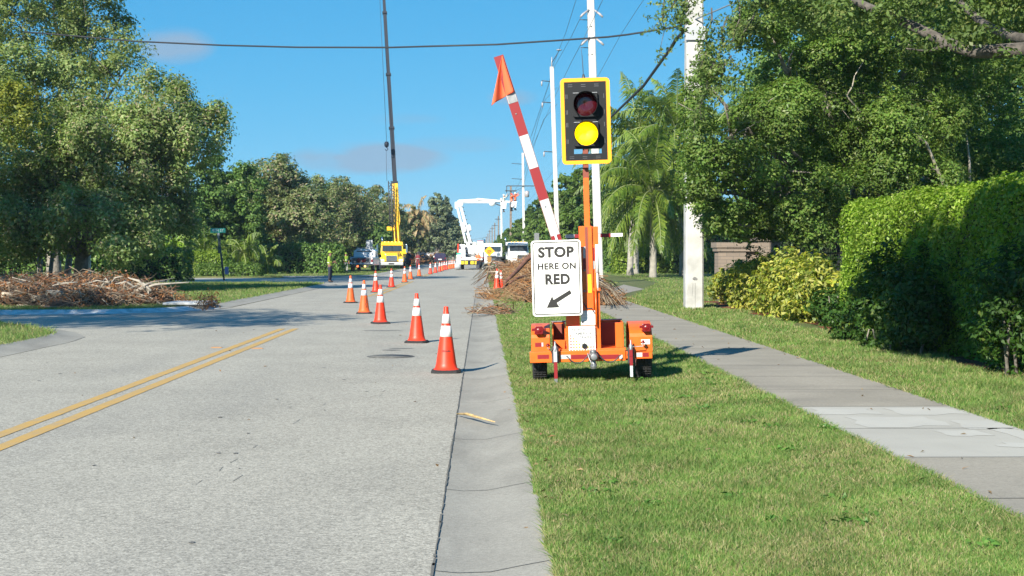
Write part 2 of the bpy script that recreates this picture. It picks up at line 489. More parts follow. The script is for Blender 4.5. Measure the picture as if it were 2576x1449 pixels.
# left verges with curbs
def slab(name, pts, z, m):
    mb = MB(); n = len(pts)
    mb.add([(p[0],p[1],z) for p in pts], [tuple(range(n))])
    mb.add([(p[0],p[1],z) for p in pts]+[(p[0],p[1],-.05) for p in pts], [(i,(i+1)%n,n+(i+1)%n,n+i) for i in range(n)])
    o = mb.build(name, m); o['kind'] = 'structure'; return o
NL = [(-7.7,-30),(-7.7,25.2),(-7.85,26.6),(-8.4,28.0),(-9.5,29.8),(-11,31.6),(-14,33.2),(-25,34.2)]
nearL = [(-60,-30)]+NL+[(-60,34.6)]
midL = [(-60,36.6),(-13,36.8),(-9.8,37.1),(-8.5,38.2),(-7.75,40.5),(-7.7,69)] + arc(-10.7,70.5,3.0,0,85,6) + [(-60,74.5)]
farL = [(-90,92.5),(-13,93.5),(-9,95.5),(-7.7,99),(-7.7,1200),(-400,1200)]
slab('lawn_left_near', nearL, .07, M['soil'])
slab('lawn_left_middle', midL, .07, M['soil'])
slab('lawn_left_far', farL, .07, M['soil'])
def curb(name, pts, w=.5, z0=.004, z1=.085, m=None):
    n = len(pts); pts = [Vector((p[0],p[1],0)) for p in pts]
    A = []; B = []; C = []
    for i, p in enumerate(pts):
        t = (pts[min(i+1,n-1)]-pts[max(i-1,0)]).normalized(); nn = Vector((t.y,-t.x,0))
        A.append(p+nn*w+Vector((0,0,z0))); B.append(p+nn*(w*.45)+Vector((0,0,z0+.02))); C.append(p-nn*.06+Vector((0,0,z1)))
    mb = MB()
    mb.add(A+B+C, [(i,i+1,n+i+1,n+i) for i in range(n-1)]+[(n+i,n+i+1,2*n+i+1,2*n+i) for i in range(n-1)], 0, True)
    o = mb.build(name, m or M['concrete']); o['kind'] = 'structure'; return o
curb('curb_left_near', NL)
curb('curb_left_middle', [(-7.75,40.5),(-7.7,69)] + arc(-10.7,70.5,3.0,0,85,6), m=M['concrete'])
curb('curb_left_inlet', [(-20,36.65),(-13,36.8),(-9.8,37.1),(-8.5,38.2),(-7.75,40.5)], w=.45, z1=.11, m=M['curb_white'])
curb('curb_left_far', [(-13,93.5),(-9,95.5),(-7.7,99),(-7.7,500)])
# storm drain throat and slab at the far corner of the side street
t = thing('storm_drain', (-8.05, 40.6, .0), 'concrete curb inlet slab with dark throat at the left roadside', 'storm drain')
mb = MB(); mb.box(-.75,.42,-1.0,.9,.13,.2); mb.build('slab', M['curb_white'], t, bevel=.02)
mb = MB(); mb.box(-.7,.38,-.93,.85,.0,.13); mb.build('throat', M['joint'], t)

# double yellow line, ends where the side street opens
for nm, dx in (('yellow_line', .135), ('yellow_line', -.135)):
    L = []; R = []; r = random.Random(int(dx*100)+50)
    for i in range(90):
        y = 2 + i*(29.6-2+(dx>0)*.0)/89
        L.append((CL+dx-.068+r.uniform(-.004,.004), y, .004)); R.append((CL+dx+.068+r.uniform(-.004,.004), y, .004))
    strip(nm, L, R, M['paint_yellow'])
    L = [(CL+dx-.068, y, .004) for y in (52, 66, 80)]; R = [(CL+dx+.068, y, .004) for y in (52, 66, 80)]
    strip(nm, L, R, M['paint_yellow'])
    L = [(CL+dx-.068, y, .004) for y in (96, 300)]; R = [(CL+dx+.068, y, .004) for y in (96, 300)]
    strip(nm, L, R, M['paint_yellow'])
M['rpm'] = mat('marker_amber', (.45,.23,.09), .5)
for k, (px, py) in enumerate(((545, 875), (648, 877))):
    g = G(px, py)
    mb = MB(); mb.hexa([(-.10,-.05,0),(.10,-.05,0),(.10,.05,0),(-.10,.05,0),(-.07,-.02,.014),(.07,-.02,.014),(.07,.02,.014),(-.07,.02,.014)])
    o = mb.build('road_marker', M['rpm']); o.location = (g.x, g.y, .001)
    tag(o, ('left of the two amber flat markers beside the yellow line', 'right of the two amber flat markers beside the yellow line')[k], 'road marker', 'road markers by the yellow line')
# manhole and worn patch
M['iron'] = mat('cast_iron', (.15,.148,.135), .8, noise=.5, nscale=14, bump=.8, bscale=40)
g = G(983, 897)
o = MB().lathe([(0.0001,.010),(.30,.010),(.30,.004),(.36,.003)], 36).build('manhole_cover', M['iron'])
o.location = (g.x, g.y, .001); tag(o, 'round dark iron manhole cover set in the grey asphalt', 'manhole cover')
M['patch'] = mat('dark_patch', (.17,.17,.165), .9, noise=.4, nscale=9)
mb = MB(); r = random.Random(2)
for (px, py, w, d) in ((960,832,.42,.10),(1010,877,.25,.07),(985,881,.15,.1)):
    g = G(px, py); n = 9
    mb.add([(g.x+math.cos(6.28*k/n)*w*r.uniform(.7,1.1), g.y+math.sin(6.28*k/n)*d*r.uniform(.6,1.1), .004) for k in range(n)], [tuple(range(n))])
o = mb.build('road_tar_patches', M['patch']); o['kind'] = 'structure'
# long hairline cracks in the lane
mb = MB(); r = random.Random(12)
for (x0, y0, x1, y1) in ((-1.75,8.2,-1.35,18.5),(-1.95,9,-1.5,17),(-1.2,12,-.95,22)):
    n = 40; p = []
    for i in range(n+1):
        t_ = i/n; p.append((x0+(x1-x0)*t_+r.uniform(-.012,.012), y0+(y1-y0)*t_, .0035))
    for i in range(n):
        if r.random() < .86: continue
        w = r.uniform(.001,.0028)
        mb.add([(p[i][0]-w,p[i][1],.0035),(p[i][0]+w,p[i][1],.0035),(p[i+1][0]+w,p[i+1][1],.0035),(p[i+1][0]-w,p[i+1][1],.0035)], [(0,1,2,3)])
o = mb.build('asphalt_hairline_cracks', M['patch']); o['kind'] = 'structure'
M['oil'] = mat('oil_spots', (.20,.19,.17), .8, noise=.4, nscale=12)
mb = MB(); r = random.Random(31)
for k in range(60):
    x = r.choice((-2.05,-2.05,-5.8))+r.gauss(0,.35); y = r.uniform(6.5,30); q = r.uniform(.006,.03); n = 7
    mb.add([(x+math.cos(6.28*i/n)*q*r.uniform(.6,1.1), y+math.sin(6.28*i/n)*q*r.uniform(.7,1.6), .0042) for i in range(n)], [tuple(range(n))])
o = mb.build('oil_drips', M['oil']); o['kind'] = 'stuff'
# mulch beds
def blob_sheet(name, c, rx, ry, m, z, seed):
    r = random.Random(seed); n = 22
    return sheet(name, [(c[0]+math.cos(6.283*k/n)*rx*r.uniform(.85,1.1), c[1]+math.sin(6.283*k/n)*ry*r.uniform(.85,1.1)) for k in range(n)], m, z)
sheet('mulch_bed', [(6.35,14.5),(8.5,14.5),(8.5,28),(6.6,28),(6.25,24),(6.0,20),(6.05,17)], M['mulch'], .118)
sheet('mulch_bed', [(6.75,28.6),(9,28.6),(9,43),(6.55,43),(6.3,36)], M['mulch'], .118)
# twig on the gutter
M['wood_pale'] = mat('peeled_wood', (.58,.40,.17), .7, noise=.4, nscale=30)
a = G(1150,1046,.0); b = G(1196,1056,.01); c = G(1245,1067,.03)
mb = MB(); mb.tube([a+Vector((0,0,.02)), a.lerp(b,.5)+Vector((.01,0,.035)), b+Vector((0,0,.03)), c+Vector((0,0,.02))], [.008,.014,.012,.004], 7)
mb.tube([a.lerp(b,.35)+Vector((0,0,.03)), b+Vector((-.02,.05,.04))], [.010,.005], 6)
tag(mb.build('twig', M['wood_pale']), 'pale peeled stick lying across the concrete gutter', 'stick')
# ------------------------------------------------------------ foliage
def unit(a):
    return a / np.maximum(np.linalg.norm(a, axis=1, keepdims=True), 1e-9)
def kites(C, N, L, Wd, rng, fold=0.25):
    """one folded kite leaf at each centre; N the leaf normal, L length, Wd width arrays"""
    n = len(C)
    R = unit(rng.normal(size=(n,3)))
    U = unit(np.cross(N, R)); Vv = unit(np.cross(N, U))
    L = L[:,None]; Wd = Wd[:,None]
    tip = C + U*L*.5 - N*L*.12
    base = C - U*L*.5
    mid = C - U*L*.05
    a = mid + Vv*Wd*.5 + N*Wd*fold
    b = mid - Vv*Wd*.5 + N*Wd*fold
    V = np.stack([base, a, tip, b], 1).reshape(-1,3)
    F = np.arange(4*n).reshape(n,4)
    return V, F
def crown(blobs, nclump, per, cr, lsize, rng, shell=.45, up=.5, flat=.7, drop=0.0, asp=.5, sup=0):
    """blobs: (cx,cy,cz,rx,ry,rz). leaf clumps near the blob skins, uneven"""
    B = np.array(blobs, float)
    w = (B[:,3]*B[:,4]+B[:,4]*B[:,5]+B[:,3]*B[:,5]); w = w/w.sum()
    idx = rng.choice(len(B), size=nclump, p=w)
    d = unit(rng.normal(size=(nclump,3)))
    if sup:     # boughs: each blob is made of smaller masses with gaps between
        ns = sup; sd = unit(rng.normal(size=(len(B)*ns,3)) + np.array([0,-.15,.25])); si = rng.integers(0,ns,nclump)+idx*ns
        srr = rng.uniform(.62,.95,len(B)*ns); sR = rng.uniform(.24,.42,len(B)*ns)
        d0 = sd[si]*srr[si][:,None]; e = unit(rng.normal(size=(nclump,3))+sd[si]*.7+np.array([0,0,.35]))
        d = d0 + e*(sR[si]*rng.uniform(.35,1,nclump)**.5)[:,None]
        deep = rng.uniform(0,1,nclump) < .16; d[deep] = unit(rng.normal(size=(deep.sum(),3)))*rng.uniform(.2,.8,(deep.sum(),1))
    # lumpy skin
    ph = rng.uniform(0, 6.28, (len(B), 6)); fr = rng.uniform(2, 5.5, (len(B), 6))
    lump = np.zeros(nclump)
    for k in range(6):
        lump += np.sin(fr[idx,k]*d[:, k%3]*2 + ph[idx,k]) * .075
    rr = (rng.uniform(0,1,nclump)**shell) * (1 + lump) if not sup else 1 + lump*.5
    C = B[idx,:3] + d*B[idx,3:6]*rr[:,None]
    out = unit(d/np.maximum(B[idx,3:6],.1)) if not sup else unit(e+.4*unit(d))
    r = cr*rng.uniform(.5,1.35,nclump)
    k = rng.poisson(per, nclump)
    ci = np.repeat(np.arange(nclump), k); n = len(ci)
    off = rng.normal(size=(n,3)); off = off/np.maximum(np.linalg.norm(off,axis=1,keepdims=True),.01)*(rng.uniform(0,1,(n,1))**.5)
    off[:,2] *= flat
    X = C[ci] + off*r[ci,None]
    if drop: X[:,2] -= np.abs(rng.normal(size=n))*drop*r[ci]
    N = unit(out[ci]*.55 + unit(off)*.5 + np.array([0,0,up]) + rng.normal(size=(n,3))*.42)
    L = lsize*rng.uniform(.65,1.3,n)
    V, F = kites(X, N, L, L*asp*rng.uniform(.8,1.2,n), rng)
    return V, F, C
def limbs(mb, base, tops, r0, rnd, seg=7, wob=.35, fork=.35, minr=.025):
    """trunk that forks towards each target"""
    base = Vector(base)
    cx = sum((Vector(t) for t in tops), Vector())/len(tops)
    h = (cx.z-base.z)*fork
    f = base + Vector(((cx.x-base.x)*.15, (cx.y-base.y)*.15, h))
    p = [base+Vector((0,0,-.1)), base.lerp(f,.15), base.lerp(f,.5)+Vector((rnd.uniform(-1,1)*wob*.3, 0, 0)), f]
    mb.tube(p, [r0*1.5, r0*1.08, r0*.95, r0*.85], seg+3)
    for t in tops:
        t = Vector(t); d = t-f
        q = [f-Vector((0,0,r0*.5))]
        for i in range(1,5):
            s = i/4
            q.append(f + d*s + Vector((rnd.uniform(-1,1),rnd.uniform(-1,1),rnd.uniform(-.6,.6)+1.2*math.sin(s*3.14)))*wob*(1-s*.5)*d.length*.12)
        rr = r0*rnd.uniform(.4,.6)
        mb.tube(q, [rr, rr*.8, rr*.6, rr*.4, max(minr*.6, rr*.2)], seg)
        for k in range(4):
            s = rnd.uniform(.4,.95); i = int(s*4); a = q[i].lerp(q[min(4,i+1)], s*4-i)
            e = a + Vector((rnd.uniform(-1,1),rnd.uniform(-1,1),rnd.uniform(-.3,1)))*d.length*.16
            mb.tube([a, a.lerp(e,.5)+Vector((0,0,.1)), e], [rr*.3, rr*.2, max(minr*.4, rr*.08)], 5)
def make_tree(name, loc, label, blobs, bark, leaf, nclump, per, cr, lsize, seed, r0=.25, group=None, cat='tree', extra=None, dead=0, **kw):
    """blobs relative to loc"""
    rng = np.random.default_rng(seed); rnd = random.Random(seed)
    t = thing(name, loc, label, cat, group)
    V, F, C = crown(blobs, nclump, per, cr, lsize, rng, **kw)
    np_mesh('crown', V, F, leaf, t)
    mb = MB()
    tops = [(b[0], b[1], b[2]) for b in blobs]
    limbs(mb, (0,0,0), tops, r0, rnd)
    if dead:
        for k in range(dead):
            c = Vector(C[rnd.randrange(len(C))]); tp = min(tops, key=lambda t_: (Vector(t_)-c).length); d = Vector((rnd.uniform(-1,1), rnd.uniform(-1,.3), rnd.uniform(-.6,.9)))*rnd.uniform(.5,1.6)*cr
            q = [c-d*.7, c+Vector((rnd.uniform(-.1,.1),0,rnd.uniform(-.1,.1)))*cr, c+d]
            rr = rnd.uniform(.008,.022)*cr*1.3
            mb.tube([Vector(tp), Vector(tp).lerp(q[0],.5)+Vector((rnd.uniform(-.1,.1),0,.1)), q[0]], [rr*1.6, rr*1.3, rr], 4)
            mb.tube(q, [rr, rr*.7, rr*.25], 5)
            for j in range(2):
                e = q[1]+Vector((rnd.uniform(-1,1), rnd.uniform(-1,0), rnd.uniform(-.5,1)))*cr*.7
                mb.tube([q[1], e], [rr*.5, rr*.2], 4)
    mb.build('trunk', bark, t)
    return t

M['bark_grey'] = mat('bark_grey', (.26,.235,.20), .95, noise=.5, nscale=7, bump=.9, bscale=18)
M['bark_dark'] = mat('bark_dark', (.10,.085,.07), .95, noise=.4, nscale=7, bump=.9, bscale=18)
M['bark_oak'] = mat('oak_bark', (.13,.115,.10), .95, noise=.55, nscale=9, bump=1.0, bscale=26)
M['bark_pale'] = mat('bark_pale', (.40,.36,.30), .95, noise=.35, nscale=5, bump=.6, bscale=18)
M['palm_bark'] = mat('palm_bark', (.36,.34,.30), .95, noise=.3, nscale=4, bump=.8, bscale=22)
M['leaf_ficus'] = leaf_mat('ficus_leaves', [(0.074,0.148,0.024),(0.116,0.213,0.037),(0.174,0.277,0.054),(0.092,0.174,0.030),(0.250,0.309,0.083),(0.084,0.161,0.028)], rough=.45, trans=.3, nscale=.8, clump=(.7,1.2))
M['leaf_olive'] = leaf_mat('olive_leaves', [(0.155,0.241,0.067),(0.217,0.316,0.094),(0.290,0.383,0.123),(0.186,0.275,0.080),(0.373,0.416,0.180),(0.394,0.316,0.223)], trans=.3, nscale=.35, clump=(.6,1.25))
M['leaf_green'] = leaf_mat('tall_leaves', [(0.124,0.198,0.059),(0.180,0.265,0.080),(0.270,0.330,0.110),(0.146,0.220,0.070),(0.338,0.352,0.160)], trans=.3, nscale=.35, clump=(.65,1.25))
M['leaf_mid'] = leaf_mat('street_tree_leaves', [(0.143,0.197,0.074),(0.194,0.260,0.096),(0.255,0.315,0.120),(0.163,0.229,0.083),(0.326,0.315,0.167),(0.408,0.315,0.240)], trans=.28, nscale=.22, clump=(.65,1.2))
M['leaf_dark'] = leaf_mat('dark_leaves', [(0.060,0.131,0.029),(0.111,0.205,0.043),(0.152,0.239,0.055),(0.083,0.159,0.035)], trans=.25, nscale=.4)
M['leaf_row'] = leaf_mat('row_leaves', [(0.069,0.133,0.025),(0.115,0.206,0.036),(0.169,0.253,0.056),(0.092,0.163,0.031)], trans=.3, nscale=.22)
M['leaf_cas'] = leaf_mat('casuarina_leaves', [(0.118,0.168,0.084),(0.168,0.218,0.109),(0.235,0.260,0.151),(0.134,0.185,0.092)], trans=.15, nscale=.2)
M['leaf_hedge'] = leaf_mat('hedge_leaves', [(0.129,0.238,0.021),(0.213,0.350,0.033),(0.300,0.435,0.061),(0.160,0.281,0.027),(0.429,0.505,0.122)], rough=.4, trans=.35, nscale=1.4, clump=(.8,1.2))
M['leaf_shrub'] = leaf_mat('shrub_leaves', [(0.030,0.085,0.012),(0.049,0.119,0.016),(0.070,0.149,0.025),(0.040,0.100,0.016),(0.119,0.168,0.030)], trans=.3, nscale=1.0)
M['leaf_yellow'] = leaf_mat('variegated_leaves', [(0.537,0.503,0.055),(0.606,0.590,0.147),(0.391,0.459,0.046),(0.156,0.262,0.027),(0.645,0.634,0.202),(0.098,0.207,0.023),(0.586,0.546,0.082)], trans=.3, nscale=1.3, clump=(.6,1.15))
M['leaf_lime'] = leaf_mat('lime_leaves', [(.16,.26,.03),(.22,.33,.04),(.28,.36,.06),(.12,.22,.025)], trans=.35, nscale=.8)
M['leaf_yellowtree'] = leaf_mat('yellowing_leaves', [(.17,.21,.03),(.24,.26,.04),(.13,.18,.03),(.28,.27,.05)], trans=.3, nscale=.8)
M['frond'] = leaf_mat('palm_fronds', [(0.066,0.124,0.017),(0.098,0.169,0.020),(0.146,0.218,0.027),(0.195,0.249,0.034)], rough=.45, trans=.25, nscale=.4)
M['frond_lime'] = leaf_mat('lime_fronds', [(.20,.34,.03),(.28,.42,.05),(.15,.26,.03)], trans=.35, nscale=.5)
M['frond_dead'] = leaf_mat('dead_fronds', [(.30,.21,.10),(.38,.28,.14),(.22,.15,.07)], trans=.1, nscale=.5)
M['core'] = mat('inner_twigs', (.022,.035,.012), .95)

def PB(px, py, Y, rx, rz, ry=None):      # a crown blob seen at a pixel, given real size at its distance
    p = P(px, py, Y); s = Y/FPX
    return (p.x, p.y, p.z, rx*s, (ry if ry is not None else max(rx,rz)*s), rz*s)
def rel(bl, loc):
    return [(b[0]-loc[0], b[1]-loc[1], b[2]-loc[2], b[3], b[4], b[5]) for b in bl]

# --- the tall trees at the left
loc = (-19.6, 66, .1)
bl = [PB(60,60,68,230,180), PB(230,120,66,110,115), PB(150,-120,68,240,180), PB(320,170,66,50,60), PB(60,280,66,200,130), PB(-160,200,68,200,300), PB(275,230,65,100,110)]
make_tree('broadleaf_tree', loc, 'tallest green tree at the left edge of the view, crown running off the top', rel(bl,loc), M['bark_grey'], M['leaf_green'], 4200, 26, .55, .17, 11, r0=.32, dead=50, sup=16)
loc = (-16.2, 58, .1)
bl = [PB(420,300,57,125,112), PB(480,350,57,72,90), PB(270,370,56,170,130), PB(120,400,56,170,140), PB(-60,420,56,170,160), PB(400,470,57,85,100), PB(260,530,55,150,85), PB(90,540,56,150,80), PB(330,610,54,90,55), PB(450,540,58,60,60), PB(-60,590,56,150,80)]
tl = make_tree('olive_tree', loc, 'broad olive green tree with drooping limbs and dry brown twigs behind the left brush pile', rel(bl,loc), M['bark_grey'], M['leaf_olive'], 5600, 25, .44, .145, 12, r0=.30, dead=200, drop=.5, sup=13)
V, F, C = crown(rel([PB(60,300,54,55,70), PB(20,250,54,40,50), PB(40,230,54,60,35)], loc), 110, 22, .4, .15, np.random.default_rng(4))
np_mesh('yellowing_twigs', V, F, M['leaf_yellowtree'], tl)
# slim pale stems standing at their feet
for k, (px, w) in enumerate(((100,.13),(118,.10),(148,.16),(168,.09))):
    p = P(px, 690, 60)
    mb = MB(); r = random.Random(k+40)
    q = [Vector((0,0,-.2))]; lean = r.uniform(-.5,.6)
    for i in range(1,7): q.append(Vector((lean*i/6+r.uniform(-.06,.06), r.uniform(-.1,.1), i*.75)))
    mb.tube(q, [w*1.3]+[w*(1-.09*i) for i in range(1,7)], 8)
    for j in range(5):
        a = q[2+j%4]; mb.tube([a, a+Vector((r.uniform(-.7,.7),r.uniform(-.4,.4),r.uniform(.5,1.2)))], [.04,.015], 5)
    t = thing('young_tree', (p.x, 60+k*.7, 0), ['leftmost of four slim grey trunks behind the left brush pile','second from the left of four slim grey trunks behind the left brush pile','third from the left, thickest of four slim grey trunks behind the brush pile','rightmost of four slim grey trunks behind the left brush pile'][k], 'tree', 'slim grey trunks behind the left brush pile')
    mb.build('trunk', M['bark_grey'], t)
    V, F, C = crown([(lean,0,4.9,1.3,1.2,.9)], 60, 18, .4, .15, np.random.default_rng(60+k))
    np_mesh('crown', V, F, M['leaf_dark'], t)

# --- trees whose crowns lie outside the frame on the left and throw the shade over the road
loc = (-16.5, 21.5, .07)
bl = [(-14.2,22.0,8.2,3.4,3.2,2.2), (-17,20,9.2,4,4,2.6), (-12.2,19.5,8.8,2.0,2.6,1.7), (-19,24,9,3.6,3.6,2.2), (-15.5,26.0,8.2,2.6,1.8,1.8)]
make_tree('oak_tree', loc, 'spreading roadside oak just outside the left edge whose shade falls on the road', rel(bl,loc), M['bark_dark'], M['leaf_dark'], 700, 26, .6, .2, 13, r0=.35, shell=.6)
loc = (-24, 33.5, .07)
bl = [(-23,34,8.5,4.5,4,3.0), (-27.5,36,8,4,4,3)]
make_tree('oak_tree', loc, 'second roadside oak outside the left edge beyond the near grass corner', rel(bl,loc), M['bark_dark'], M['leaf_dark'], 600, 26, .7, .22, 14, r0=.35, shell=.6)
loc = (-19.5, 44.0, .07)
bl = [(-19.5,44,9.5,2.2,3.2,2.2),(-21.5,46,8.6,2.2,3,2.4)]
make_tree('oak_tree', loc, 'third roadside oak at the left edge above the brush pile', rel(bl,loc), M['bark_dark'], M['leaf_dark'], 500, 24, .6, .2, 15, r0=.28, shell=.6)

# --- street trees in the middle distance on the left
def sym_tree(name, px, Y, topy, halfpx, label, leaf, seed, base_z=.07, bark='bark_dark', group='street trees along the left verge', low=655, lsz=.26, n=900, dead=30):
    p = P(px, 640, Y); s = Y/FPX; rnd = random.Random(seed)
    loc = (p.x, Y, base_z)
    top = P(px, topy, Y).z; bot = P(px, low, Y).z; hw = halfpx*s
    bl = []
    for k in range(10):
        a = rnd.uniform(0, 6.28); q = rnd.uniform(.25,.66); zz = rnd.uniform(.28,.72)
        rr = hw*rnd.uniform(.38,.55)
        bl.append((p.x+math.cos(a)*hw*q, Y+math.sin(a)*hw*q*.8, bot+(top-bot)*zz, rr, rr, min((top-bot)*.3, rr*.85)))
    bl.append((p.x+rnd.uniform(-.1,.1)*hw, Y, top-(top-bot)*.25, hw*.5, hw*.5, (top-bot)*.25))
    bl.append((p.x-hw*.5, Y, bot+(top-bot)*.38, hw*.5, hw*.5, (top-bot)*.27)); bl.append((p.x+hw*.5, Y, bot+(top-bot)*.38, hw*.5, hw*.5, (top-bot)*.27))
    return make_tree(name, loc, label, rel(bl,loc), M[bark], M[leaf], int(n*1.5), 22, hw*.115, lsz, seed, r0=hw*.045+.12, group=group, dead=dead, sup=15)
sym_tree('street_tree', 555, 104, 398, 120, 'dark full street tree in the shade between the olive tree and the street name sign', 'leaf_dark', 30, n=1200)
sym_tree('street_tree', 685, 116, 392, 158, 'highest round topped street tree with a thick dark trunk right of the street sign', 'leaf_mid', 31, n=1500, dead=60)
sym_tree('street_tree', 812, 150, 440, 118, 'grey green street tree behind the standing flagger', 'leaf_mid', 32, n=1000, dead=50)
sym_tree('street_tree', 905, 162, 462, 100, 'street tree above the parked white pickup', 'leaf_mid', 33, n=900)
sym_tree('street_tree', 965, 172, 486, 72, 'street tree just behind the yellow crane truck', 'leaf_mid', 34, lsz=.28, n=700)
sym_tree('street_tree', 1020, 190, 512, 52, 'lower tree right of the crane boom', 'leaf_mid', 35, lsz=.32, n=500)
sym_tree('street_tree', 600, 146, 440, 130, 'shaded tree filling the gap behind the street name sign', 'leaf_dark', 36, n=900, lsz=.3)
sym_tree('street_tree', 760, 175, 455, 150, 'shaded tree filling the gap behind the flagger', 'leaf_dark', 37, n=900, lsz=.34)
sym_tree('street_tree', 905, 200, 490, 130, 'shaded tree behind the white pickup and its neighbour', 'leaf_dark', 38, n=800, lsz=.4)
sym_tree('casuarina_tree', 1100, 232, 490, 54, 'tall feathery grey green pine like tree left of the bucket truck', 'leaf_cas', 39, bark='bark_grey', lsz=.42, n=1100, dead=80, group='far trees on the left')
sym_tree('casuarina_tree', 1140, 250, 548, 38, 'smaller feathery tree at the right foot of the tall pine like tree', 'leaf_cas', 40, bark='bark_grey', lsz=.45, n=500, group='far trees on the left')
sym_tree('casuarina_tree', 1060, 250, 545, 30, 'feathery tree between the crane boom and the tall pine like tree', 'leaf_cas', 41, bark='bark_grey', lsz=.45, n=500, group='far trees on the left')
for k, (px, Y, ty, hw) in enumerate(((1165,330,592,26),(1190,420,612,22),(1205,560,622,14))):
    sym_tree('far_tree', px, Y, ty, hw, ['far left tree just behind the bucket truck boom','far left tree low behind the bucket truck','farthest left tree where the road vanishes'][k], 'leaf_cas', 50+k, lsz=.7, n=320, dead=0, group='far trees on the left', low=645)

# --- row of dense trees on the right behind the poles
row = [(1700,128,395,110,'leaf_dark'),(1600,122,405,95,'leaf_dark'),(1530,112,425,80,'leaf_dark'),(1470,118,432,75,'leaf_row'),(1420,140,440,62,'leaf_row'),(1375,165,490,58,'leaf_row'),(1335,195,520,48,'leaf_row'),(1305,230,558,40,'leaf_row'),(1280,280,575,32,'leaf_row'),(1262,340,592,26,'leaf_row'),(1246,430,606,20,'leaf_row'),(1236,560,614,14,'leaf_row'),(1228,760,622,12,'leaf_cas')]
names = ['dark crown behind the big concrete pole and palms','dark crown directly behind the queen palm trunks','dark crown left of the queen palms','second nearest of the right hand row, behind the signal mast','third nearest of the right hand row, behind the second white pole','fourth of the right hand row, left of the raised barrier arm','fifth of the right hand row','sixth of the right hand row, above the brush pile','seventh of the right hand row','eighth of the right hand row','ninth of the right hand row','tenth of the right hand row','last and farthest of the right hand row']
for k, (px, Y, ty, hw, lf) in enumerate(row):
    sym_tree('row_tree', px, Y, ty, hw, 'dense green tree, '+names[k], lf, 70+k, lsz=.24+Y*.0011, n=int(1100-Y*1.1) if Y < 500 else 300, dead=0, low=668, group='dense tree row on the right side of the street')

# --- the big ficus on the right, its twigs hanging over the concrete pole
loc = (10.6, 39.5, .1)
bl = [PB(1960,330,35,170,130), PB(2080,230,36,190,160), PB(1850,450,34,130,110), PB(1790,385,33,70,70), PB(2010,520,35,190,95), PB(2240,420,37,210,170),
      PB(2230,250,38,220,170), PB(1940,90,35,105,95), PB(2060,40,36,160,120), PB(2480,300,43,240,220), PB(2480,480,42,240,120), PB(2260,560,38,170,70), PB(1850,560,34,90,45), PB(2300,60,39,260,130), PB(1745,470,33,50,45), PB(1752,300,34,38,60), PB(1765,400,34,45,50), PB(1760,210,34,30,45)]
tf = make_tree('ficus_tree', loc, 'large dense ficus tree spreading behind the hedge on the right', rel(bl,loc), M['bark_grey'], M['leaf_ficus'], 9800, 28, .25, .092, 21, r0=.30, dead=170, sup=14)
loc2 = (16, 54, .1)
bl = [PB(2050,200,55,200,190), PB(2330,150,55,230,200), PB(2560,260,54,200,240), PB(2250,400,53,300,180), PB(2000,430,53,200,130), PB(2500,480,53,250,140), PB(2200,-40,55,260,130), PB(2550,-20,55,220,150)]
make_tree('ficus_tree', loc2, 'darker second ficus standing behind the large one, filling the gaps in its crown', rel(bl,loc2), M['bark_dark'], M['leaf_dark'], 3000, 24, .6, .24, 22, r0=.35)
V, F, C = crown(rel([PB(1742,290,35.2,34,85), PB(1752,400,35,52,65), PB(1750,475,35,50,45), PB(1778,170,35,26,60), PB(1790,520,34.5,50,25), PB(1880,575,37,90,28), PB(1960,585,38,60,25)], loc), 560, 24, .2, .10, np.random.default_rng(45), shell=.6)
np_mesh('side_twigs', V, F, M['leaf_ficus'], tf)
# bare pale limbs showing at its front
r = random.Random(5)
for (pts, w) in ((((2400,560,36.4),(2330,360,35.4),(2275,315,35),(2235,290,35)),.05), (((2480,560,38),(2440,480,37),(2430,330,37),(2425,250,37.2)),.055), (((2180,320,36),(2130,240,35.2),(2150,190,35),(2175,150,35.2)),.03)):
    q = [P(*a)-Vector(loc) for a in pts]; mb = MB()
    mb.tube([q[0], q[0].lerp(q[1],.5)+Vector((.05,0,.04)), q[1], q[1].lerp(q[2],.5)+Vector((.04,0,-.03)), q[2], q[3]], [w,w*.85,w*.75,w*.6,w*.45,w*.2], 7); mb.build('bare_limb', M['bark_pale'], tf)

# loose hanging sprays over the pole: belong to the oak that overhangs from the right
def spray(px0, py0, px1, py1, Y, n, rad, rng, rnd, mb, L, loc, lsz=.075):
    a = P(px0,py0,Y)-Vector(loc); b = P(px1,py1,Y-.2)-Vector(loc)
    pts = [a]
    for i in range(1,6): pts.append(a.lerp(b,i/5)+Vector((rnd.uniform(-.08,.08),rnd.uniform(-.1,.1),rnd.uniform(-.05,.05))))
    mb.tube(pts, [.02,.016,.012,.009,.006,.003], 5)
    for k in range(n):
        i = rnd.uniform(.6,4.99); q = pts[int(i)].lerp(pts[int(i)+1], i-int(i))
        e = q+Vector((rnd.gauss(0,1)*rad, rnd.gauss(0,1)*rad, rnd.gauss(0,1)*rad*.8-rad*.3))
        mb.tube([q, e], [.004,.002], 3, caps=False)
        m = 14
        t_ = rng.uniform(.2,1.15,(m,1)); C = np.array(q)[None]*(1-t_)+np.array(e)[None]*t_+rng.normal(size=(m,3))*.05
        L.append(C)
loc = (11.2, 16.5, .1)
rng = np.random.default_rng(77); rnd = random.Random(77); mb = MB(); LL = []
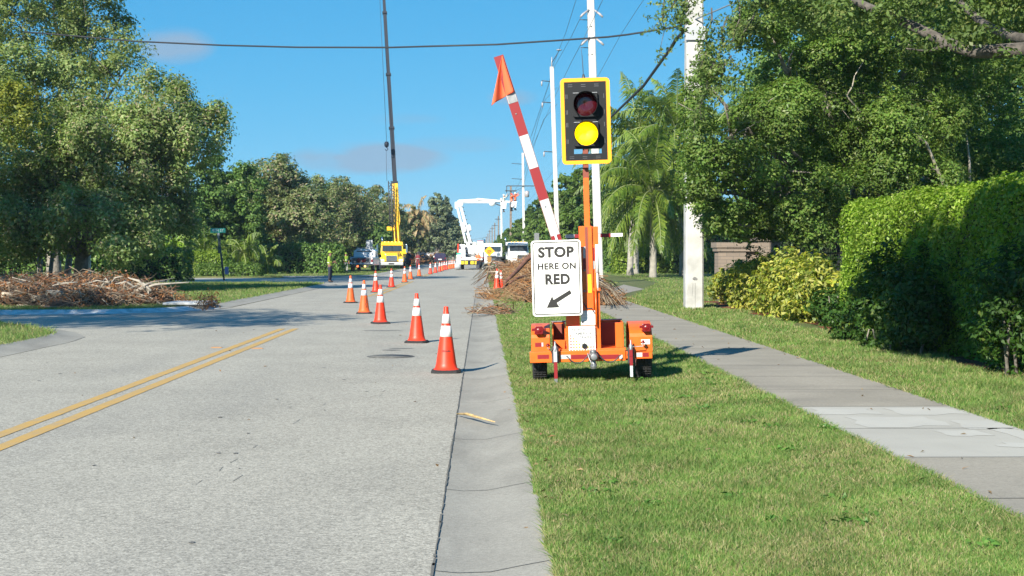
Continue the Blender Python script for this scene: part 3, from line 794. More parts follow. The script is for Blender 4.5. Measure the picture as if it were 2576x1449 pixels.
for s in ((1735,-60,1650,70,30,26,.16),(1760,-40,1690,100,30,24,.14),(1790,20,1765,190,30,30,.17),(1830,40,1780,230,30,30,.16),(1800,150,1755,300,30,24,.13),(1680,-30,1660,150,30.3,8,.07),(1840,140,1800,260,30,22,.15),(1860,10,1840,170,29.5,22,.18),(1700,-50,1720,60,30,22,.16),(1900,30,1850,120,29,22,.18),(1780,200,1740,345,30.5,14,.1)):
    spray(s[0],s[1],s[2],s[3],s[4],s[5],s[6],rng,rnd,mb,LL,loc)
C = np.concatenate(LL); N = unit(rng.normal(size=C.shape)+np.array([-.3,-.5,.5])); L = .085*rng.uniform(.7,1.3,len(C))
Vs, Fs = kites(C, N, L, L*.5, rng)
ov = thing('oak_tree', loc, 'overhanging oak on the right whose long grey limb crosses the top right corner', 'tree')
# the long limb and its neighbours
def limb(pts, radii):
    q = [P(*a)-Vector(loc) for a in pts]
    out = []; rr = []
    for i in range(len(q)-1):
        for k in range(4):
            t_ = k/4; out.append(q[i].lerp(q[i+1], t_)); rr.append(radii[i]+(radii[i+1]-radii[i])*t_)
    out.append(q[-1]); rr.append(radii[-1])
    for i in range(1,len(out)-1): out[i] = (out[i-1]+out[i]*2+out[i+1])/4
    mb.tube(out, rr, 10)
limb(((3400,180,16.5),(2800,118,18),(2576,124,19.5),(2450,132,20),(2390,112,20.3),(2290,62,20.8),(2160,8,21.5),(2040,-60,23),(1900,-120,26)), (.14,.12,.10,.092,.085,.072,.06,.05,.035))
limb(((3400,180,16.5),(2700,105,18.5),(2560,98,20),(2470,60,21.5),(2380,-30,23)), (.13,.10,.075,.06,.045))
limb(((3400,180,16.5),(2900,-200,16),(2500,-500,14),(1900,-900,12)), (.2,.17,.12,.08))
limb(((3400,180,16.5),(3350,500,16.5),(3320,800,16.3)), (.26,.3,.36))
limb(((2390,112,20.3),(2330,130,20),(2280,122,19.8)), (.03,.02,.01))
mb.tube([Vector((0,0,-.2)), Vector((-.05,0,1.5)), P(3400,180,16.5)-Vector(loc)], [.5,.38,.26], 12)
# foliage: hanging along the top edge, and a wide canopy overhead that shades the hedge
bl = [PB(2470,30,22,130,42), PB(2600,60,21,110,50), PB(2330,-30,23,150,52), PB(2150,-50,24,130,52), PB(2000,-60,26,120,60), PB(2560,-60,22,200,90), PB(1900,-110,27,110,60)]
bl += [PB(2200,20,25,150,60), PB(2050,30,27,130,60), PB(2420,-60,20,200,60), PB(2450,88,19.4,70,26), PB(2230,40,20.8,70,26), PB(2545,150,18.6,45,30), PB(2330,100,19.6,40,24), PB(2110,20,21.5,60,30), PB(2620,10,20,80,90), PB(1930,-20,28,90,70)]
V1, F1, C1 = crown(rel(bl,loc), 900, 24, .26, .085, rng, shell=.6)
A = [(3.4,9.6,5.6,1.0,1.3,.5),(3.0,12.2,5.5,1.1,1.5,.5),(2.4,14.3,6.1,.8,1.0,.5),(2.5,10.6,6.1,1.0,1.4,.5),(3.6,13.4,5.0,.9,1.2,.5),(2.9,13.2,5.6,1.0,1.3,.5),(3.2,11.0,5.3,.9,1.3,.5),(4.2,8.2,4.7,.8,1.2,.45),(3.3,12.0,4.9,1.0,1.6,.5),(2.6,12.6,5.4,.8,1.2,.6),(3.8,10.6,4.9,.8,1.3,.45),
     (9.8,30.5,11.2,2.2,3.0,1.8),(12.6,31.5,10.2,2.6,3.4,2.2),(13.5,27.5,11.5,3,3,2),(11.5,27.0,11,2.2,3,1.8),(9.2,22,10,2.4,3,1.5),(7.6,24.0,10.6,1.6,2.2,1.1),(12.5,22,9.5,3,4,2)]
V2, F2, C2 = crown(rel(A[11:],loc), 1100, 26, .6, .24, rng, shell=.7)
V3, F3, C3 = crown(rel(A[:11],loc), 1100, 30, .36, .16, rng, shell=.5)
F3 = F3+len(V2); V2 = np.concatenate([V2,V3]); F2 = np.concatenate([F2,F3])
V = np.concatenate([Vs, V1, V2]); F = np.concatenate([Fs, F1+len(Vs), F2+len(Vs)+len(V1)])
M['leaf_oak'] = leaf_mat('oak_leaves', [(0.078,0.133,0.035),(0.118,0.187,0.047),(0.156,0.234,0.062),(0.094,0.156,0.041),(0.218,0.250,0.078)], trans=.28, nscale=.8)
np_mesh('crown', V, F, M['leaf_oak'], ov)
for b in A:
    c = Vector(b[:3])-Vector(loc); s0 = Vector((-.6,-.8,6.2))
    mb.tube([s0, s0.lerp(c,.5)+Vector((0,0,.6)), c], [.12,.08,.03], 6)
mb.build('trunk', M['bark_oak'], ov)

# --- palms
def palm(loc, label, trunk_h, r, fr_len, nfr, seed, leafm, droop=1.0, lean=(0,0), leaflets=46, lw=.05, ll=.75, group=None, name='palm_tree', shaft=True, skirt=0):
    rng = np.random.default_rng(seed); rnd = random.Random(seed)
    t = thing(name, loc, label, 'palm', group)
    mb = MB(); n = 14
    pts = [Vector((lean[0]*(i/n)**1.5, lean[1]*(i/n), -.1+(trunk_h+.1)*i/n)) for i in range(n+1)]
    mb.tube(pts, [r*(1.35 if i == 0 else (1.0-.25*i/n))*(1+.04*(i%2)) for i in range(n+1)], 12)
    mb.build('trunk', M['palm_bark'], t)
    top = pts[-1]
    VV = []; base = 0; rb = MB(); DV = []
    for k in range(nfr+skirt):
        dead = k >= nfr
        az = k*2.39996+rnd.uniform(-.2,.2); q = (k%nfr)/max(1,nfr-1)
        el = math.radians(82-115*q+rnd.uniform(-8,8)) if not dead else math.radians(-60+rnd.uniform(-15,5))
        Lf = fr_len*rnd.uniform(.85,1.1)
        p = Vector(top); d = Vector((math.cos(az)*math.cos(el), math.sin(az)*math.cos(el), math.sin(el)))
        seg = 12; path = [p.copy()]; dirs = []
        for i in range(seg):
            d = (d + Vector((0,0,-droop*.115*(1+i*.12)))).normalized()
            p = p + d*(Lf/seg); path.append(p.copy()); dirs.append(d.copy())
        rb.tube(path, [.05*(1-i/(seg+1))*r/.2+.008 for i in range(seg+1)], 4, caps=False)
        nl = leaflets
        s = np.linspace(.14, 1.0, nl); ii = np.minimum((s*seg).astype(int), seg-1); fr_ = s*seg-ii
        Pa = np.array([list(x) for x in path]); Da = np.array([list(x) for x in dirs])
        C = Pa[ii]*(1-fr_[:,None])+Pa[np.minimum(ii+1,seg)]*fr_[:,None]; D = Da[ii]
        side = unit(np.cross(D, np.array([[0,0,1.0]])+D*.01))
        Nn = unit(np.cross(side, D))
        for sg in (-1, 1):
            ln = ll*np.sin(np.clip(s,0,1)*2.6+.35)[:,None]*rng.uniform(.8,1.15,(nl,1))
            dirl = unit(side*sg + D*.7 + Nn*rng.normal(0,.28,(nl,1)) + np.array([0,0,-.25*droop]))
            m1 = C + dirl*ln*.5; tip = C + unit(dirl+np.array([0,0,-.75*droop]))*ln
            wv = D*lw*.5
            VV.append(np.stack([C-wv*.5, C+wv*.5, m1+wv, m1-wv], 1)); VV.append(np.stack([m1-wv, m1+wv, tip+wv*.1, tip-wv*.1], 1))
            if dead: DV += VV[-2:]; VV = VV[:-2]
    V = np.concatenate(VV).reshape(-1,3)
    # island per leaflet half is fine
    np_mesh('fronds', V, np.arange(len(V)).reshape(-1,4), leafm, t)
    if DV:
        V = np.concatenate(DV).reshape(-1,3); np_mesh('dead_fronds', V, np.arange(len(V)).reshape(-1,4), M['frond_dead'], t)
    rb.build('frond_stalks', M['frond_stalk'], t)
    return t
M['frond_stalk'] = mat('frond_stalks', (.20,.24,.09), .6)
p = P(1643, 640, 84); palm((p.x,84,.1), 'tall queen palm with pale grey trunk behind the signal trailer', 4.9, .22, 5.0, 46, 1, M['frond'], .8, ll=1.0, lw=.11, group='palms on the right lawn')
p = P(1585, 640, 92); palm((p.x,92,.1), 'leftmost and tallest queen palm, top beside the dark cable', 8.6, .2, 4.8, 34, 2, M['frond'], .8, lean=(.5,0), ll=.95, lw=.10, group='palms on the right lawn')
p = P(1718, 640, 88); palm((p.x,88,.1), 'queen palm partly hidden by the big concrete pole', 8.8, .2, 4.8, 34, 3, M['frond'], .8, lean=(-.4,0), ll=.95, lw=.10, group='palms on the right lawn')
p = P(1600, 640, 99); palm((p.x,99,.1), 'shaded palm standing low behind the other queen palms', 5.2, .2, 4.6, 32, 4, M['frond'], 1.1, ll=.9, lw=.08, group='palms on the right lawn')
p = P(1900, 640, 70); palm((p.x,70,.1), 'palm top peeping over the ficus crown against the sky', 8.6, .2, 3.0, 20, 6, M['frond'], .8, ll=.8, lw=.06, group='palms on the right lawn')
p = P(438, 640, 98); palm((p.x,98,.1), 'small palm with bright lime fronds and hanging tan skirt', 1.9, .3, 1.7, 20, 7, M['frond_lime'], 1.3, ll=.6, lw=.09, leaflets=26, group='low palms across the far side street', skirt=14)
p = P(535, 640, 99); palm((p.x,99,.1), 'bushy short palm left of the street sign post', 1.3, .2, 2.6, 22, 8, M['frond'], .9, lean=(-.6,0), ll=.8, lw=.08, leaflets=30, group='low palms across the far side street')
p = P(610, 640, 101); palm((p.x,101,.1), 'bushy short palm right of the street sign post with yellow stalks', 1.5, .2, 2.4, 18, 9, M['frond'], 1.1, ll=.8, lw=.08, leaflets=30, group='low palms across the far side street')
p = P(672, 640, 103); palm((p.x,103,.1), 'small fan of green fronds in front of the thick dark trunk', .8, .15, 1.6, 16, 10, M['frond'], .9, ll=.6, lw=.08, leaflets=24, group='low palms across the far side street')
p = P(1050, 640, 190); palm((p.x,190,.1), 'far palm with yellowing fronds right of the crane truck', 6.2, .28, 3.4, 22, 19, M['frond_dead'], 1.2, ll=1.0, lw=.16, leaflets=24, group='far trees on the left')

# --- hedges: trimmed boxes of small leaves over a dark twiggy core
def hedge(name, label, x0, x1, y0, y1, zt, leaf, dens, lsz, seed, cat='hedge', group=None, wave=.05, z0=.1, rz=0.0, ztop2=None, bul=.12):
    rng = np.random.default_rng(seed)
    cx, cy = (x0+x1)/2, (y0+y1)/2
    t = thing(name, (cx,cy,z0), label, cat, group, rz)
    hx, hy = (x1-x0)/2, (y1-y0)/2; h = zt-z0
    faces = [((-1,0,0),2*hy*h),((1,0,0),2*hy*h),((0,-1,0),2*hx*h),((0,1,0),2*hx*h),((0,0,1),4*hx*hy)]
    Cs = []; Ns = []
    for nrm, ar in faces:
        n = int(ar*dens); u = rng.uniform(-1,1,n); v = rng.uniform(-1,1,n)
        if nrm[0]: p = np.stack([np.full(n,nrm[0]*hx), u*hy, (v+1)/2*h], 1)
        elif nrm[1]: p = np.stack([u*hx, np.full(n,nrm[1]*hy), (v+1)/2*h], 1)
        else: p = np.stack([u*hx, v*hy, np.full(n,h)], 1)
        Cs.append(p); Ns.append(np.tile(np.array(nrm,float),(n,1)))
    C = np.concatenate(Cs); N = np.concatenate(Ns)
    # round the edges
    R = min(hx,hy,h)*.35
    lo = np.array([-hx+R,-hy+R,-9]); hi = np.array([hx-R,hy-R,h-R]); q = np.clip(C,lo,hi); dd = C-q; dl = np.linalg.norm(dd,axis=1,keepdims=True)
    C = np.where(dl>R, q+dd/np.maximum(dl,1e-6)*R, C); N = unit(np.where(dl>1e-3, dd/np.maximum(dl,1e-6), N))
    if ztop2 is not None: C[:,2] *= 1+(ztop2-1)*(C[:,1]/hy*.5+.5)
    wv = np.sin(C[:,1]*3.1+seed)+np.sin(C[:,2]*4.3+C[:,1]*1.7)+np.sin(C[:,0]*3.7+C[:,2]*2.1)+np.sin(C[:,1]*7.7+C[:,2]*6.1)*.6
    C = C + N*(wv*wave*.5)[:,None] + N*(rng.normal(0,bul*.55,(len(C),1)))
    C[:,2] = np.maximum(C[:,2], .02)
    NN = unit(N*.7+rng.normal(size=C.shape)*.55+np.array([0,0,.35]))
    L = lsz*rng.uniform(.7,1.3,len(C))
    V, F = kites(C, NN, L, L*.55, rng)
    np_mesh('foliage', V, F, leaf, t)
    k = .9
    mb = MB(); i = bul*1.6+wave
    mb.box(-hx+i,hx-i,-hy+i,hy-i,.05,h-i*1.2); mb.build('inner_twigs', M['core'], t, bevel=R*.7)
    return t
hedge('tall_hedge', 'tall clipped bright green hedge on the right, far end rounded', 6.62, 8.4, 13.6, 26.3, 2.52, M['leaf_hedge'], 1500, .062, 1, wave=.05, bul=.06, ztop2=.97)
def shrub(name, label, blobs, leaf, n, per, cr, lsz, seed, group=None, loc=None, stems=6, cat='shrub', shell=.5, asp=.5):
    rng = np.random.default_rng(seed); rnd = random.Random(seed)
    loc = loc or (blobs[0][0], blobs[0][1], .1)
    t = thing(name, loc, label, cat, group)
    B = rel(blobs, loc)
    V, F, C = crown(B, n, per, cr, lsz, rng, shell=shell, asp=asp)
    V[:,2] = np.maximum(V[:,2], .01)
    np_mesh('foliage', V, F, leaf, t)
    for k in range(stems):
        mb = MB(); b = B[k%len(B)]; e = Vector((b[0]+rnd.uniform(-.4,.4)*b[3], b[1]+rnd.uniform(-.4,.4)*b[4], b[2]+b[5]*.5)); s = Vector((b[0]+rnd.uniform(-.15,.15), b[1]+rnd.uniform(-.15,.15), -.1))
        mb.tube([s, s.lerp(e,.5)+Vector((rnd.uniform(-.08,.08),0,0)), e], [.025,.018,.008], 5); mb.build('stem', M['bark_grey'], t)
    return t
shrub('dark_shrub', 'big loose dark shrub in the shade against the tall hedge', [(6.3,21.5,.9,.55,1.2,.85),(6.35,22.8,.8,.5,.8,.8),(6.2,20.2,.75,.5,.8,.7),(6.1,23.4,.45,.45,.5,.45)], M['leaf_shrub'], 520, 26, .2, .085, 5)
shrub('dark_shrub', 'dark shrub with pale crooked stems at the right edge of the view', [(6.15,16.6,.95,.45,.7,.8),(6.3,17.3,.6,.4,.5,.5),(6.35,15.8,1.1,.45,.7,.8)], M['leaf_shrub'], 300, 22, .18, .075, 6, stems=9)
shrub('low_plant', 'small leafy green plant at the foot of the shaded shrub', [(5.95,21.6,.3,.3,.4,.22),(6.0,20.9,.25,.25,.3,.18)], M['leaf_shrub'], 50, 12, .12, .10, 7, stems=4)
# variegated yellow shrubs in a row
ys_ = [29.6, 31.0, 32.5, 34.2, 36.0, 38.0, 40.3]
hs_ = [1.42, 1.62, 1.60, 1.55, 1.52, 1.38, 1.36]
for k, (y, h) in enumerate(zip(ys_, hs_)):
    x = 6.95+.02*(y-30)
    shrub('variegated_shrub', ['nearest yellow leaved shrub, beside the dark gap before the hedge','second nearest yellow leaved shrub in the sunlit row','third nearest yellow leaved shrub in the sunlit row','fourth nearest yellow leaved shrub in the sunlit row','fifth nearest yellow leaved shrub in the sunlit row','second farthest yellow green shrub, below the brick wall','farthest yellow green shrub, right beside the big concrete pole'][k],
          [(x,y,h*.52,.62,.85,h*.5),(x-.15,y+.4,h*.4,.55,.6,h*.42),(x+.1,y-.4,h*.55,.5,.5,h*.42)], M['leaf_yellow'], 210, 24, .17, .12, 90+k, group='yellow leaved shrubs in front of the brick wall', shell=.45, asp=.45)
for k, (x, y, h) in enumerate(((7.0,28.2,.95),(7.6,27.4,1.3),(7.9,33,1.6),(7.7,37,1.55),(7.9,41.5,1.7))):
    shrub('green_shrub', ['low dark green shrub in the gap left of the tall hedge','dark green shrub tucked behind the near end of the tall hedge','green shrub rising behind the middle yellow shrubs','green shrub behind the far yellow shrubs','green shrub below the far end of the brick wall'][k], [(x,y,h*.5,.55,.7,h*.5),(x+.1,y+.4,h*.4,.5,.5,h*.4)], M['leaf_shrub'], 130, 20, .18, .1, 120+k, group='green shrubs behind the yellow ones')

# hedges across the lawns
hedge('low_hedge', 'yellow green clipped hedge below the palms, middle of three', 11.0, 13.1, 101, 103, 2.0, M['leaf_lime'], 150, .2, 11, group='clipped hedges below the palms', bul=.2)
hedge('low_hedge', 'small yellow hedge below the palms, leftmost of three', 9.3, 10.6, 99, 101, 1.5, M['leaf_lime'], 150, .2, 12, group='clipped hedges below the palms', bul=.2)
hedge('low_hedge', 'green hedge below the palms, rightmost of three beside the pole', 13.2, 16.2, 100, 102.5, 1.9, M['leaf_row'], 150, .2, 13, group='clipped hedges below the palms', bul=.2)
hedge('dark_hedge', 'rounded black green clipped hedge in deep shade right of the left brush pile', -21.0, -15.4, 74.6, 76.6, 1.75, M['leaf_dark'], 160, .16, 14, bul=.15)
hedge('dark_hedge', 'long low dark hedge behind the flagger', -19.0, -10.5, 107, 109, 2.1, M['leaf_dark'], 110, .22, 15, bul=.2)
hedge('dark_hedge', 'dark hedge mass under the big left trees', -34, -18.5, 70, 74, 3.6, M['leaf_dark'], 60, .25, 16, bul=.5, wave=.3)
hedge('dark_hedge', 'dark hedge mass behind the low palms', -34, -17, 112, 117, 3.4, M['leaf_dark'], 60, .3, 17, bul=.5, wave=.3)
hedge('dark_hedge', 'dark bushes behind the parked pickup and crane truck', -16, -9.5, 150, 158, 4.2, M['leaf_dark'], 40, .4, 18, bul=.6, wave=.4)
hedge('lime_hedge', 'sunlit green hedge left of the street sign post', -20.6, -17.2, 95.8, 97.6, 1.55, M['leaf_lime'], 150, .18, 19, bul=.2)
hedge('lime_hedge', 'low olive mound of shrubs at the foot of the street sign', -18.6, -14.6, 93.8, 95.3, .75, M['leaf_row'], 160, .16, 20, bul=.2)
hedge('dark_hedge', 'dark understory bushes below the ficus beyond the fence', 9.2, 22, 46.5, 52, 3.6, M['leaf_dark'], 60, .2, 21, bul=.4, wave=.3)
hedge('dark_hedge', 'dark bushes behind the queen palms', 9.5, 24, 106, 112, 5.0, M['leaf_dark'], 40, .32, 22, bul=.6, wave=.4)
hedge('dark_hedge', 'dark bushes at the foot of the right hand tree row', 6.6, 9.5, 120, 260, 3.2, M['leaf_dark'], 14, .45, 23, bul=.6, wave=.4)

# far woodland on both sides closing the horizon
def woods(name, x0, x1, y0, y1, h, n, seed, leaf):
    rng = np.random.default_rng(seed)
    bl = [(rng.uniform(x0,x1), rng.uniform(y0,y1), h*.45, 9, 9, h*rng.uniform(.4,.6)) for _ in range(n)]
    V, F, C = crown(bl, n*60, 16, 2.0, 1.0, rng, shell=.3)
    V[:,2] = np.maximum(V[:,2], .05)
    o = np_mesh(name, V, F, leaf); o['kind'] = 'stuff'; return o
woods('distant_woods', -160, -22, 190, 330, 13, 40, 1, M['leaf_mid'])
woods('distant_woods', 22, 170, 150, 330, 13, 40, 2, M['leaf_dark'])
woods('distant_woods', -90, -14, 340, 900, 12, 30, 3, M['leaf_cas'])
woods('distant_woods', 14, 90, 340, 900, 12, 30, 4, M['leaf_cas'])
woods('distant_woods', -120, 120, 1000, 1100, 14, 24, 5, M['leaf_cas'])

# ------------------------------------------------------------ grass
M['grass'] = leaf_mat('grass_blades', [(0.077,0.174,0.032),(0.109,0.215,0.042),(0.154,0.255,0.053),(0.090,0.191,0.037),(0.198,0.278,0.074),(0.128,0.232,0.047),(0.333,0.313,0.137),(0.230,0.267,0.084)], rough=.55, trans=.25, nscale=2.2, clump=(.72,1.3))
M['straw'] = leaf_mat('straw_blades', [(.34,.29,.16),(.42,.36,.20),(.26,.23,.11),(.30,.31,.12),(.20,.23,.07)], rough=.6, trans=.2, nscale=2, clump=(.8,1.2))
def grass(name, region, n, seed, hmin=.03, hmax=.065, w=.005, power=0.0, zf=gz, inside=None, scale_with=True):
    x0, x1, y0, y1 = region; rng = np.random.default_rng(seed)
    # denser close to the camera: sample 1/y
    u = rng.uniform(0,1,n)
    y = 1.0/((1/y0)*(1-u)+(1/y1)*u) if power else y0+(y1-y0)*u
    x = rng.uniform(x0,x1,n)
    if inside is not None:
        k = inside(x,y); x = x[k]; y = y[k]
    n = len(x)
    z = np.array([zf(a) for a in x]) if callable(zf) else np.full(n, zf)
    sc = np.clip(y/12.0, 1, 6)
    h = rng.uniform(hmin,hmax,n)*np.minimum(1+.12*(sc-1),1.5); ww = w*sc*rng.uniform(.7,1.3,n)
    pat = .5+.5*np.sin(x*2.3+np.sin(y*1.7)*1.3)*np.sin(y*1.9+x*.7)
    h *= .75+.5*pat
    a = rng.uniform(0,2*np.pi,n); lean = np.abs(rng.normal(0,1.15,n))*h
    b = rng.uniform(0,2*np.pi,n)
    dx, dy = np.cos(a)*ww/2, np.sin(a)*ww/2
    B0 = np.stack([x-dx,y-dy,z-.004],1); B1 = np.stack([x+dx,y+dy,z-.004],1)
    T = np.stack([x+np.cos(b)*lean, y+np.sin(b)*lean, z+h],1)
    V = np.stack([B0,B1,T],1).reshape(-1,3)
    f = np.sin(x*3.1+1.7*np.sin(y*1.1)+seed)+np.sin(y*2.7+2.1*np.sin(x*1.3))+.8*np.sin(x*7.3-y*5.9)+.7*np.sin(x*11+y*9.1)
    mi = (rng.uniform(-.6,3.4,n)*2.2 < f+.05).astype(int)
    o = np_mesh(name, V, np.arange(3*n).reshape(n,3), [M['grass'], M['straw']], midx=mi); o['kind'] = 'stuff'; return o
grass('verge_grass', (GX1+.0, WX0+.03, 6.2, 46), 300000, 1, power=1, w=.0085, hmin=.018, hmax=.045)
grass('creeping_grass', (GX1-.09, GX1+.06, 6.2, 40), 26000, 12, power=1, w=.0085, hmin=.02, hmax=.05, zf=lambda a: .045, inside=lambda x,y: x > GX1-.012-.016*np.abs(np.sin(y*1.9)+.6*np.sin(y*5.3)+.5*np.sin(y*13.1)))
# weeds: broad-leaved rosettes in the verge
M['weed'] = leaf_mat('weed_leaves', [(.065,.17,.03),(.09,.21,.035),(.12,.24,.045)], trans=.3, nscale=3)
rng = np.random.default_rng(66); m = 38; wx = np.concatenate([rng.uniform(.5,2.9,m), rng.uniform(4.6,6.1,20)]); wy = np.concatenate([6.5+18*rng.uniform(0,1,m)**1.6, rng.uniform(10,24,20)])
k = 16; C = np.repeat(np.stack([wx,wy,np.array([gz(a)+.03 for a in wx])],1), k, 0)+rng.normal(0,1,(len(wx)*k,3))*np.array([.05,.05,.008])
V, F = kites(C, unit(rng.normal(0,.45,C.shape)+np.array([0,-.2,1])), rng.uniform(.03,.075,len(C)), rng.uniform(.012,.028,len(C)), rng)
o = np_mesh('weeds', V, F, M['weed']); o['kind'] = 'stuff'
grass('lawn_grass', (WX1-.03, 7.0, 8.5, 46), 150000, 2, power=1, w=.010, hmin=.03, hmax=.07, inside=lambda x,y: x < 6.35+.25*np.sin(y*1.3)+np.where(y>43,2,0))
grass('far_lawn_grass', (GX1, 14, 46, 120), 60000, 3, power=1, inside=lambda x,y: ~((x > WX0+3.9*np.clip((y-46)/24,0,1)-.1)&(x < WX1+.3+3.9*np.clip((y-46)/24,0,1))))
def inpoly(poly):
    def f(x,y):
        c = np.zeros(len(x), bool); n = len(poly); j = n-1
        for i in range(n):
            xi, yi = poly[i]; xj, yj = poly[j]
            c ^= ((yi > y) != (yj > y)) & (x < (xj-xi)*(y-yi)/(yj-yi+1e-12)+xi); j = i
        return c
    return f
grass('corner_grass', (-22,-7.7,20,34.6), 90000, 4, zf=.07, w=.005, hmin=.04, hmax=.09, inside=inpoly(nearL))
grass('left_verge_grass', (-24,-7.7,36.6,74), 90000, 5, zf=.07, power=1, inside=inpoly(midL), hmin=.04, hmax=.08)
grass('far_left_grass', (-30,-7.7,92.5,170), 40000, 6, zf=.07, power=1, inside=inpoly(farL))
# leaf litter: dry leaves strewn over walk, gutter and grass edge
M['litter'] = leaf_mat('dry_leaves', [(.30,.18,.08),(.22,.13,.06),(.40,.28,.14),(.14,.10,.06)], trans=.05, nscale=2)
rng = np.random.default_rng(9); n = 260
x = np.concatenate([rng.uniform(WX0,WX1,60), rng.normal(GX1,.06,110), rng.uniform(GX1,WX0,60), rng.uniform(-6,-.3,30)]); y = rng.uniform(6.5,40,n)
z = np.array([WZ+.01 if WX0<a<WX1 else (gz(a)+.03 if a>GX1 else (.03 if a>GX0 else .008)) for a in x])
V, F = kites(np.stack([x,y,z],1), unit(rng.normal(0,.25,(n,3))+np.array([0,0,1])), rng.uniform(.03,.08,n), rng.uniform(.012,.03,n), rng)
o = np_mesh('leaf_litter', V, F, M['litter']); o['kind'] = 'stuff'
# ------------------------------------------------------------ paint and plastics
M['orange'] = mat('safety_orange_paint', (.86,.135,.007), .42, coat=.2, noise=.16, nscale=7, bump=.08, bscale=14)
M['orange_dk'] = mat('maroon_and_shade', (.22,.05,.03), .6)  # plain maroon parts, and shade painted over the orange
M['black'] = mat('black_plastic', (.012,.014,.017), .6, spec=.25)
M['rubber'] = mat('tyre_rubber', (.028,.028,.03), .85, bump=.5, bscale=40)
M['white'] = mat('white_paint', (.80,.80,.79), .4)
M['signwhite'] = mat('sign_white_sheeting', (.80,.80,.76), .45, noise=.04, nscale=3)
M['signblack'] = mat('sign_black', (.018,.016,.015), .5)
M['yellow_sig'] = mat('signal_yellow', (.88,.37,.004), .45)
M['red_tape'] = mat('red_reflective_tape', (.235,.008,.012), .45)
M['white_tape'] = mat('silver_reflective_tape', (.44,.47,.49), .4)
M['red_lens'] = mat('tail_lens_red', (.17,.004,.006), .3)
M['steel'] = mat('zinc_steel', (.30,.31,.32), .45, metal=.7, noise=.3, nscale=20)
M['chrome'] = mat('chrome', (.75,.75,.76), .16, metal=1)
M['dark_metal'] = mat('dark_metal', (.06,.06,.065), .5, metal=.4)
M['alu'] = mat('aluminium', (.60,.61,.62), .4, metal=.6)
M['glass'] = mat('dark_glass', (.03,.04,.05), .08, spec=.8)
M['concrete_pole'] = mat('spun_concrete', (.58,.575,.55), .85, noise=.18, nscale=3, bump=.25, bscale=60)
M['concrete_big'] = mat('weathered_square_pole', (.50,.50,.485), .88, noise=.30, nscale=2.2, bump=.35, bscale=40)
M['wood_pole'] = mat('weathered_wood_pole', (.24,.19,.15), .9, noise=.4, nscale=4)
M['cable'] = mat('black_cable', (.02,.022,.026), .6)
M['wire'] = mat('grey_wire', (.13,.17,.22), .6)

_fc = {}
def text_obj(name, s, size, mat_, parent, loc, rot=(math.pi/2,0,0), depth=.0015, bold=.0, sx=1.0, spacing=1.0, align='CENTER'):
    cu = bpy.data.curves.new(name, 'FONT'); cu.body = s; cu.size = size; cu.extrude = depth; cu.offset = bold
    cu.align_x = align; cu.align_y = 'CENTER'; cu.space_character = spacing; cu.resolution_u = 4
    tmp = bpy.data.objects.new('tmp_text', cu); COL.objects.link(tmp)
    dg = bpy.context.evaluated_depsgraph_get()
    me = bpy.data.meshes.new_from_object(tmp.evaluated_get(dg))
    bpy.data.objects.remove(tmp); me.materials.clear()
    o = link_mesh(name, me, mat_, parent)
    o.location = loc; o.rotation_euler = rot; o.scale = (sx,1,1)
    return o
def rrect(x0, x1, z0, z1, r, n=5):
    p = []
    for cx, cz, a in ((x1-r,z0+r,-90),(x1-r,z1-r,0),(x0+r,z1-r,90),(x0+r,z0+r,180)):
        for i in range(n+1):
            t = math.radians(a+90*i/n); p.append((cx+r*math.cos(t), cz+r*math.sin(t)))
    return p

# ------------------------------------------------------------ traffic cones
M['cone_red'] = mat('cone_red_orange', (.82,.045,.012), .45, noise=.22, nscale=9)
M['cone_orange'] = mat('cone_faded_orange', (.80,.12,.02), .55, noise=.18, nscale=7)
M['cone_white'] = mat('cone_reflective_collar', (.74,.74,.73), .4, noise=.14, nscale=11)
M['cone_white_dirty'] = mat('cone_scuffed_collar', (.60,.62,.68), .45, noise=.25, nscale=9)
CH = .86
def cone_r(z): return .142 + (.026-.142)*(z-.045)/(CH-.045)
def make_cone(name, faded=False, marks=0):
    t = thing(name, (0,0,0), 'x', 'traffic cone', 'traffic cones along the lane taper')
    mo = M['cone_orange'] if faded else M['cone_red']; mw = M['cone_white_dirty'] if faded else M['cone_white']
    mb = MB(); c = .055; w = .195
    oct_ = [(-w,-w+c),(-w+c,-w),(w-c,-w),(w,-w+c),(w,w-c),(w-c,w),(-w+c,w),(-w,w-c)]
    mb.prism(oct_, 0, .03, axis='z')
    mb.prism([(a*.93,b*.93) for a,b in oct_], .03, .042, axis='z')
    mb.build('base', M['rubber'], t, bevel=.006)
    mb = MB()
    mb.lathe([(.168,.042),(.160,.052),(.146,.062),(cone_r(.12),.12),(cone_r(.47),.47),(cone_r(.80),.80),(.032,.808),(.031,CH-.012),(.026,CH),(.012,CH+.002),(.0001,CH+.002)], 28)
    mb.build('body', mo, t)
    for a, b in ((.47,.612),(.642,.765)):
        mb = MB(); e = .0025
        mb.lathe([(cone_r(a)-.001,a),(cone_r(a)+e,a+.001),(cone_r(b)+e,b-.001),(cone_r(b)-.001,b)], 28)
        mb.build('reflective_collar', mw, t)
    if marks:
        rr = random.Random(marks); mb = MB()
        if marks == 1:    # stencilled word across the front, worn
            for k in range(9):
                x = -.052+k*.013; z = .285; r_ = cone_r(z)+.0015
                y = -math.sqrt(max(r_*r_-x*x, 0))
                mb.box(x-.004,x+.004,y-.001,y+.004,z-.012,z+rr.uniform(.004,.016))
        else:
            for k in range(9):
                z = .17+k*.03; r_ = cone_r(z)+.0015; x = .05+rr.uniform(-.006,.006); y = -math.sqrt(r_*r_-x*x)
                mb.box(x-.018,x+.016,y-.001,y+.006,z-.008,z+.008)
        mb.build('stencil_marks', M['signblack'], t)
    return t
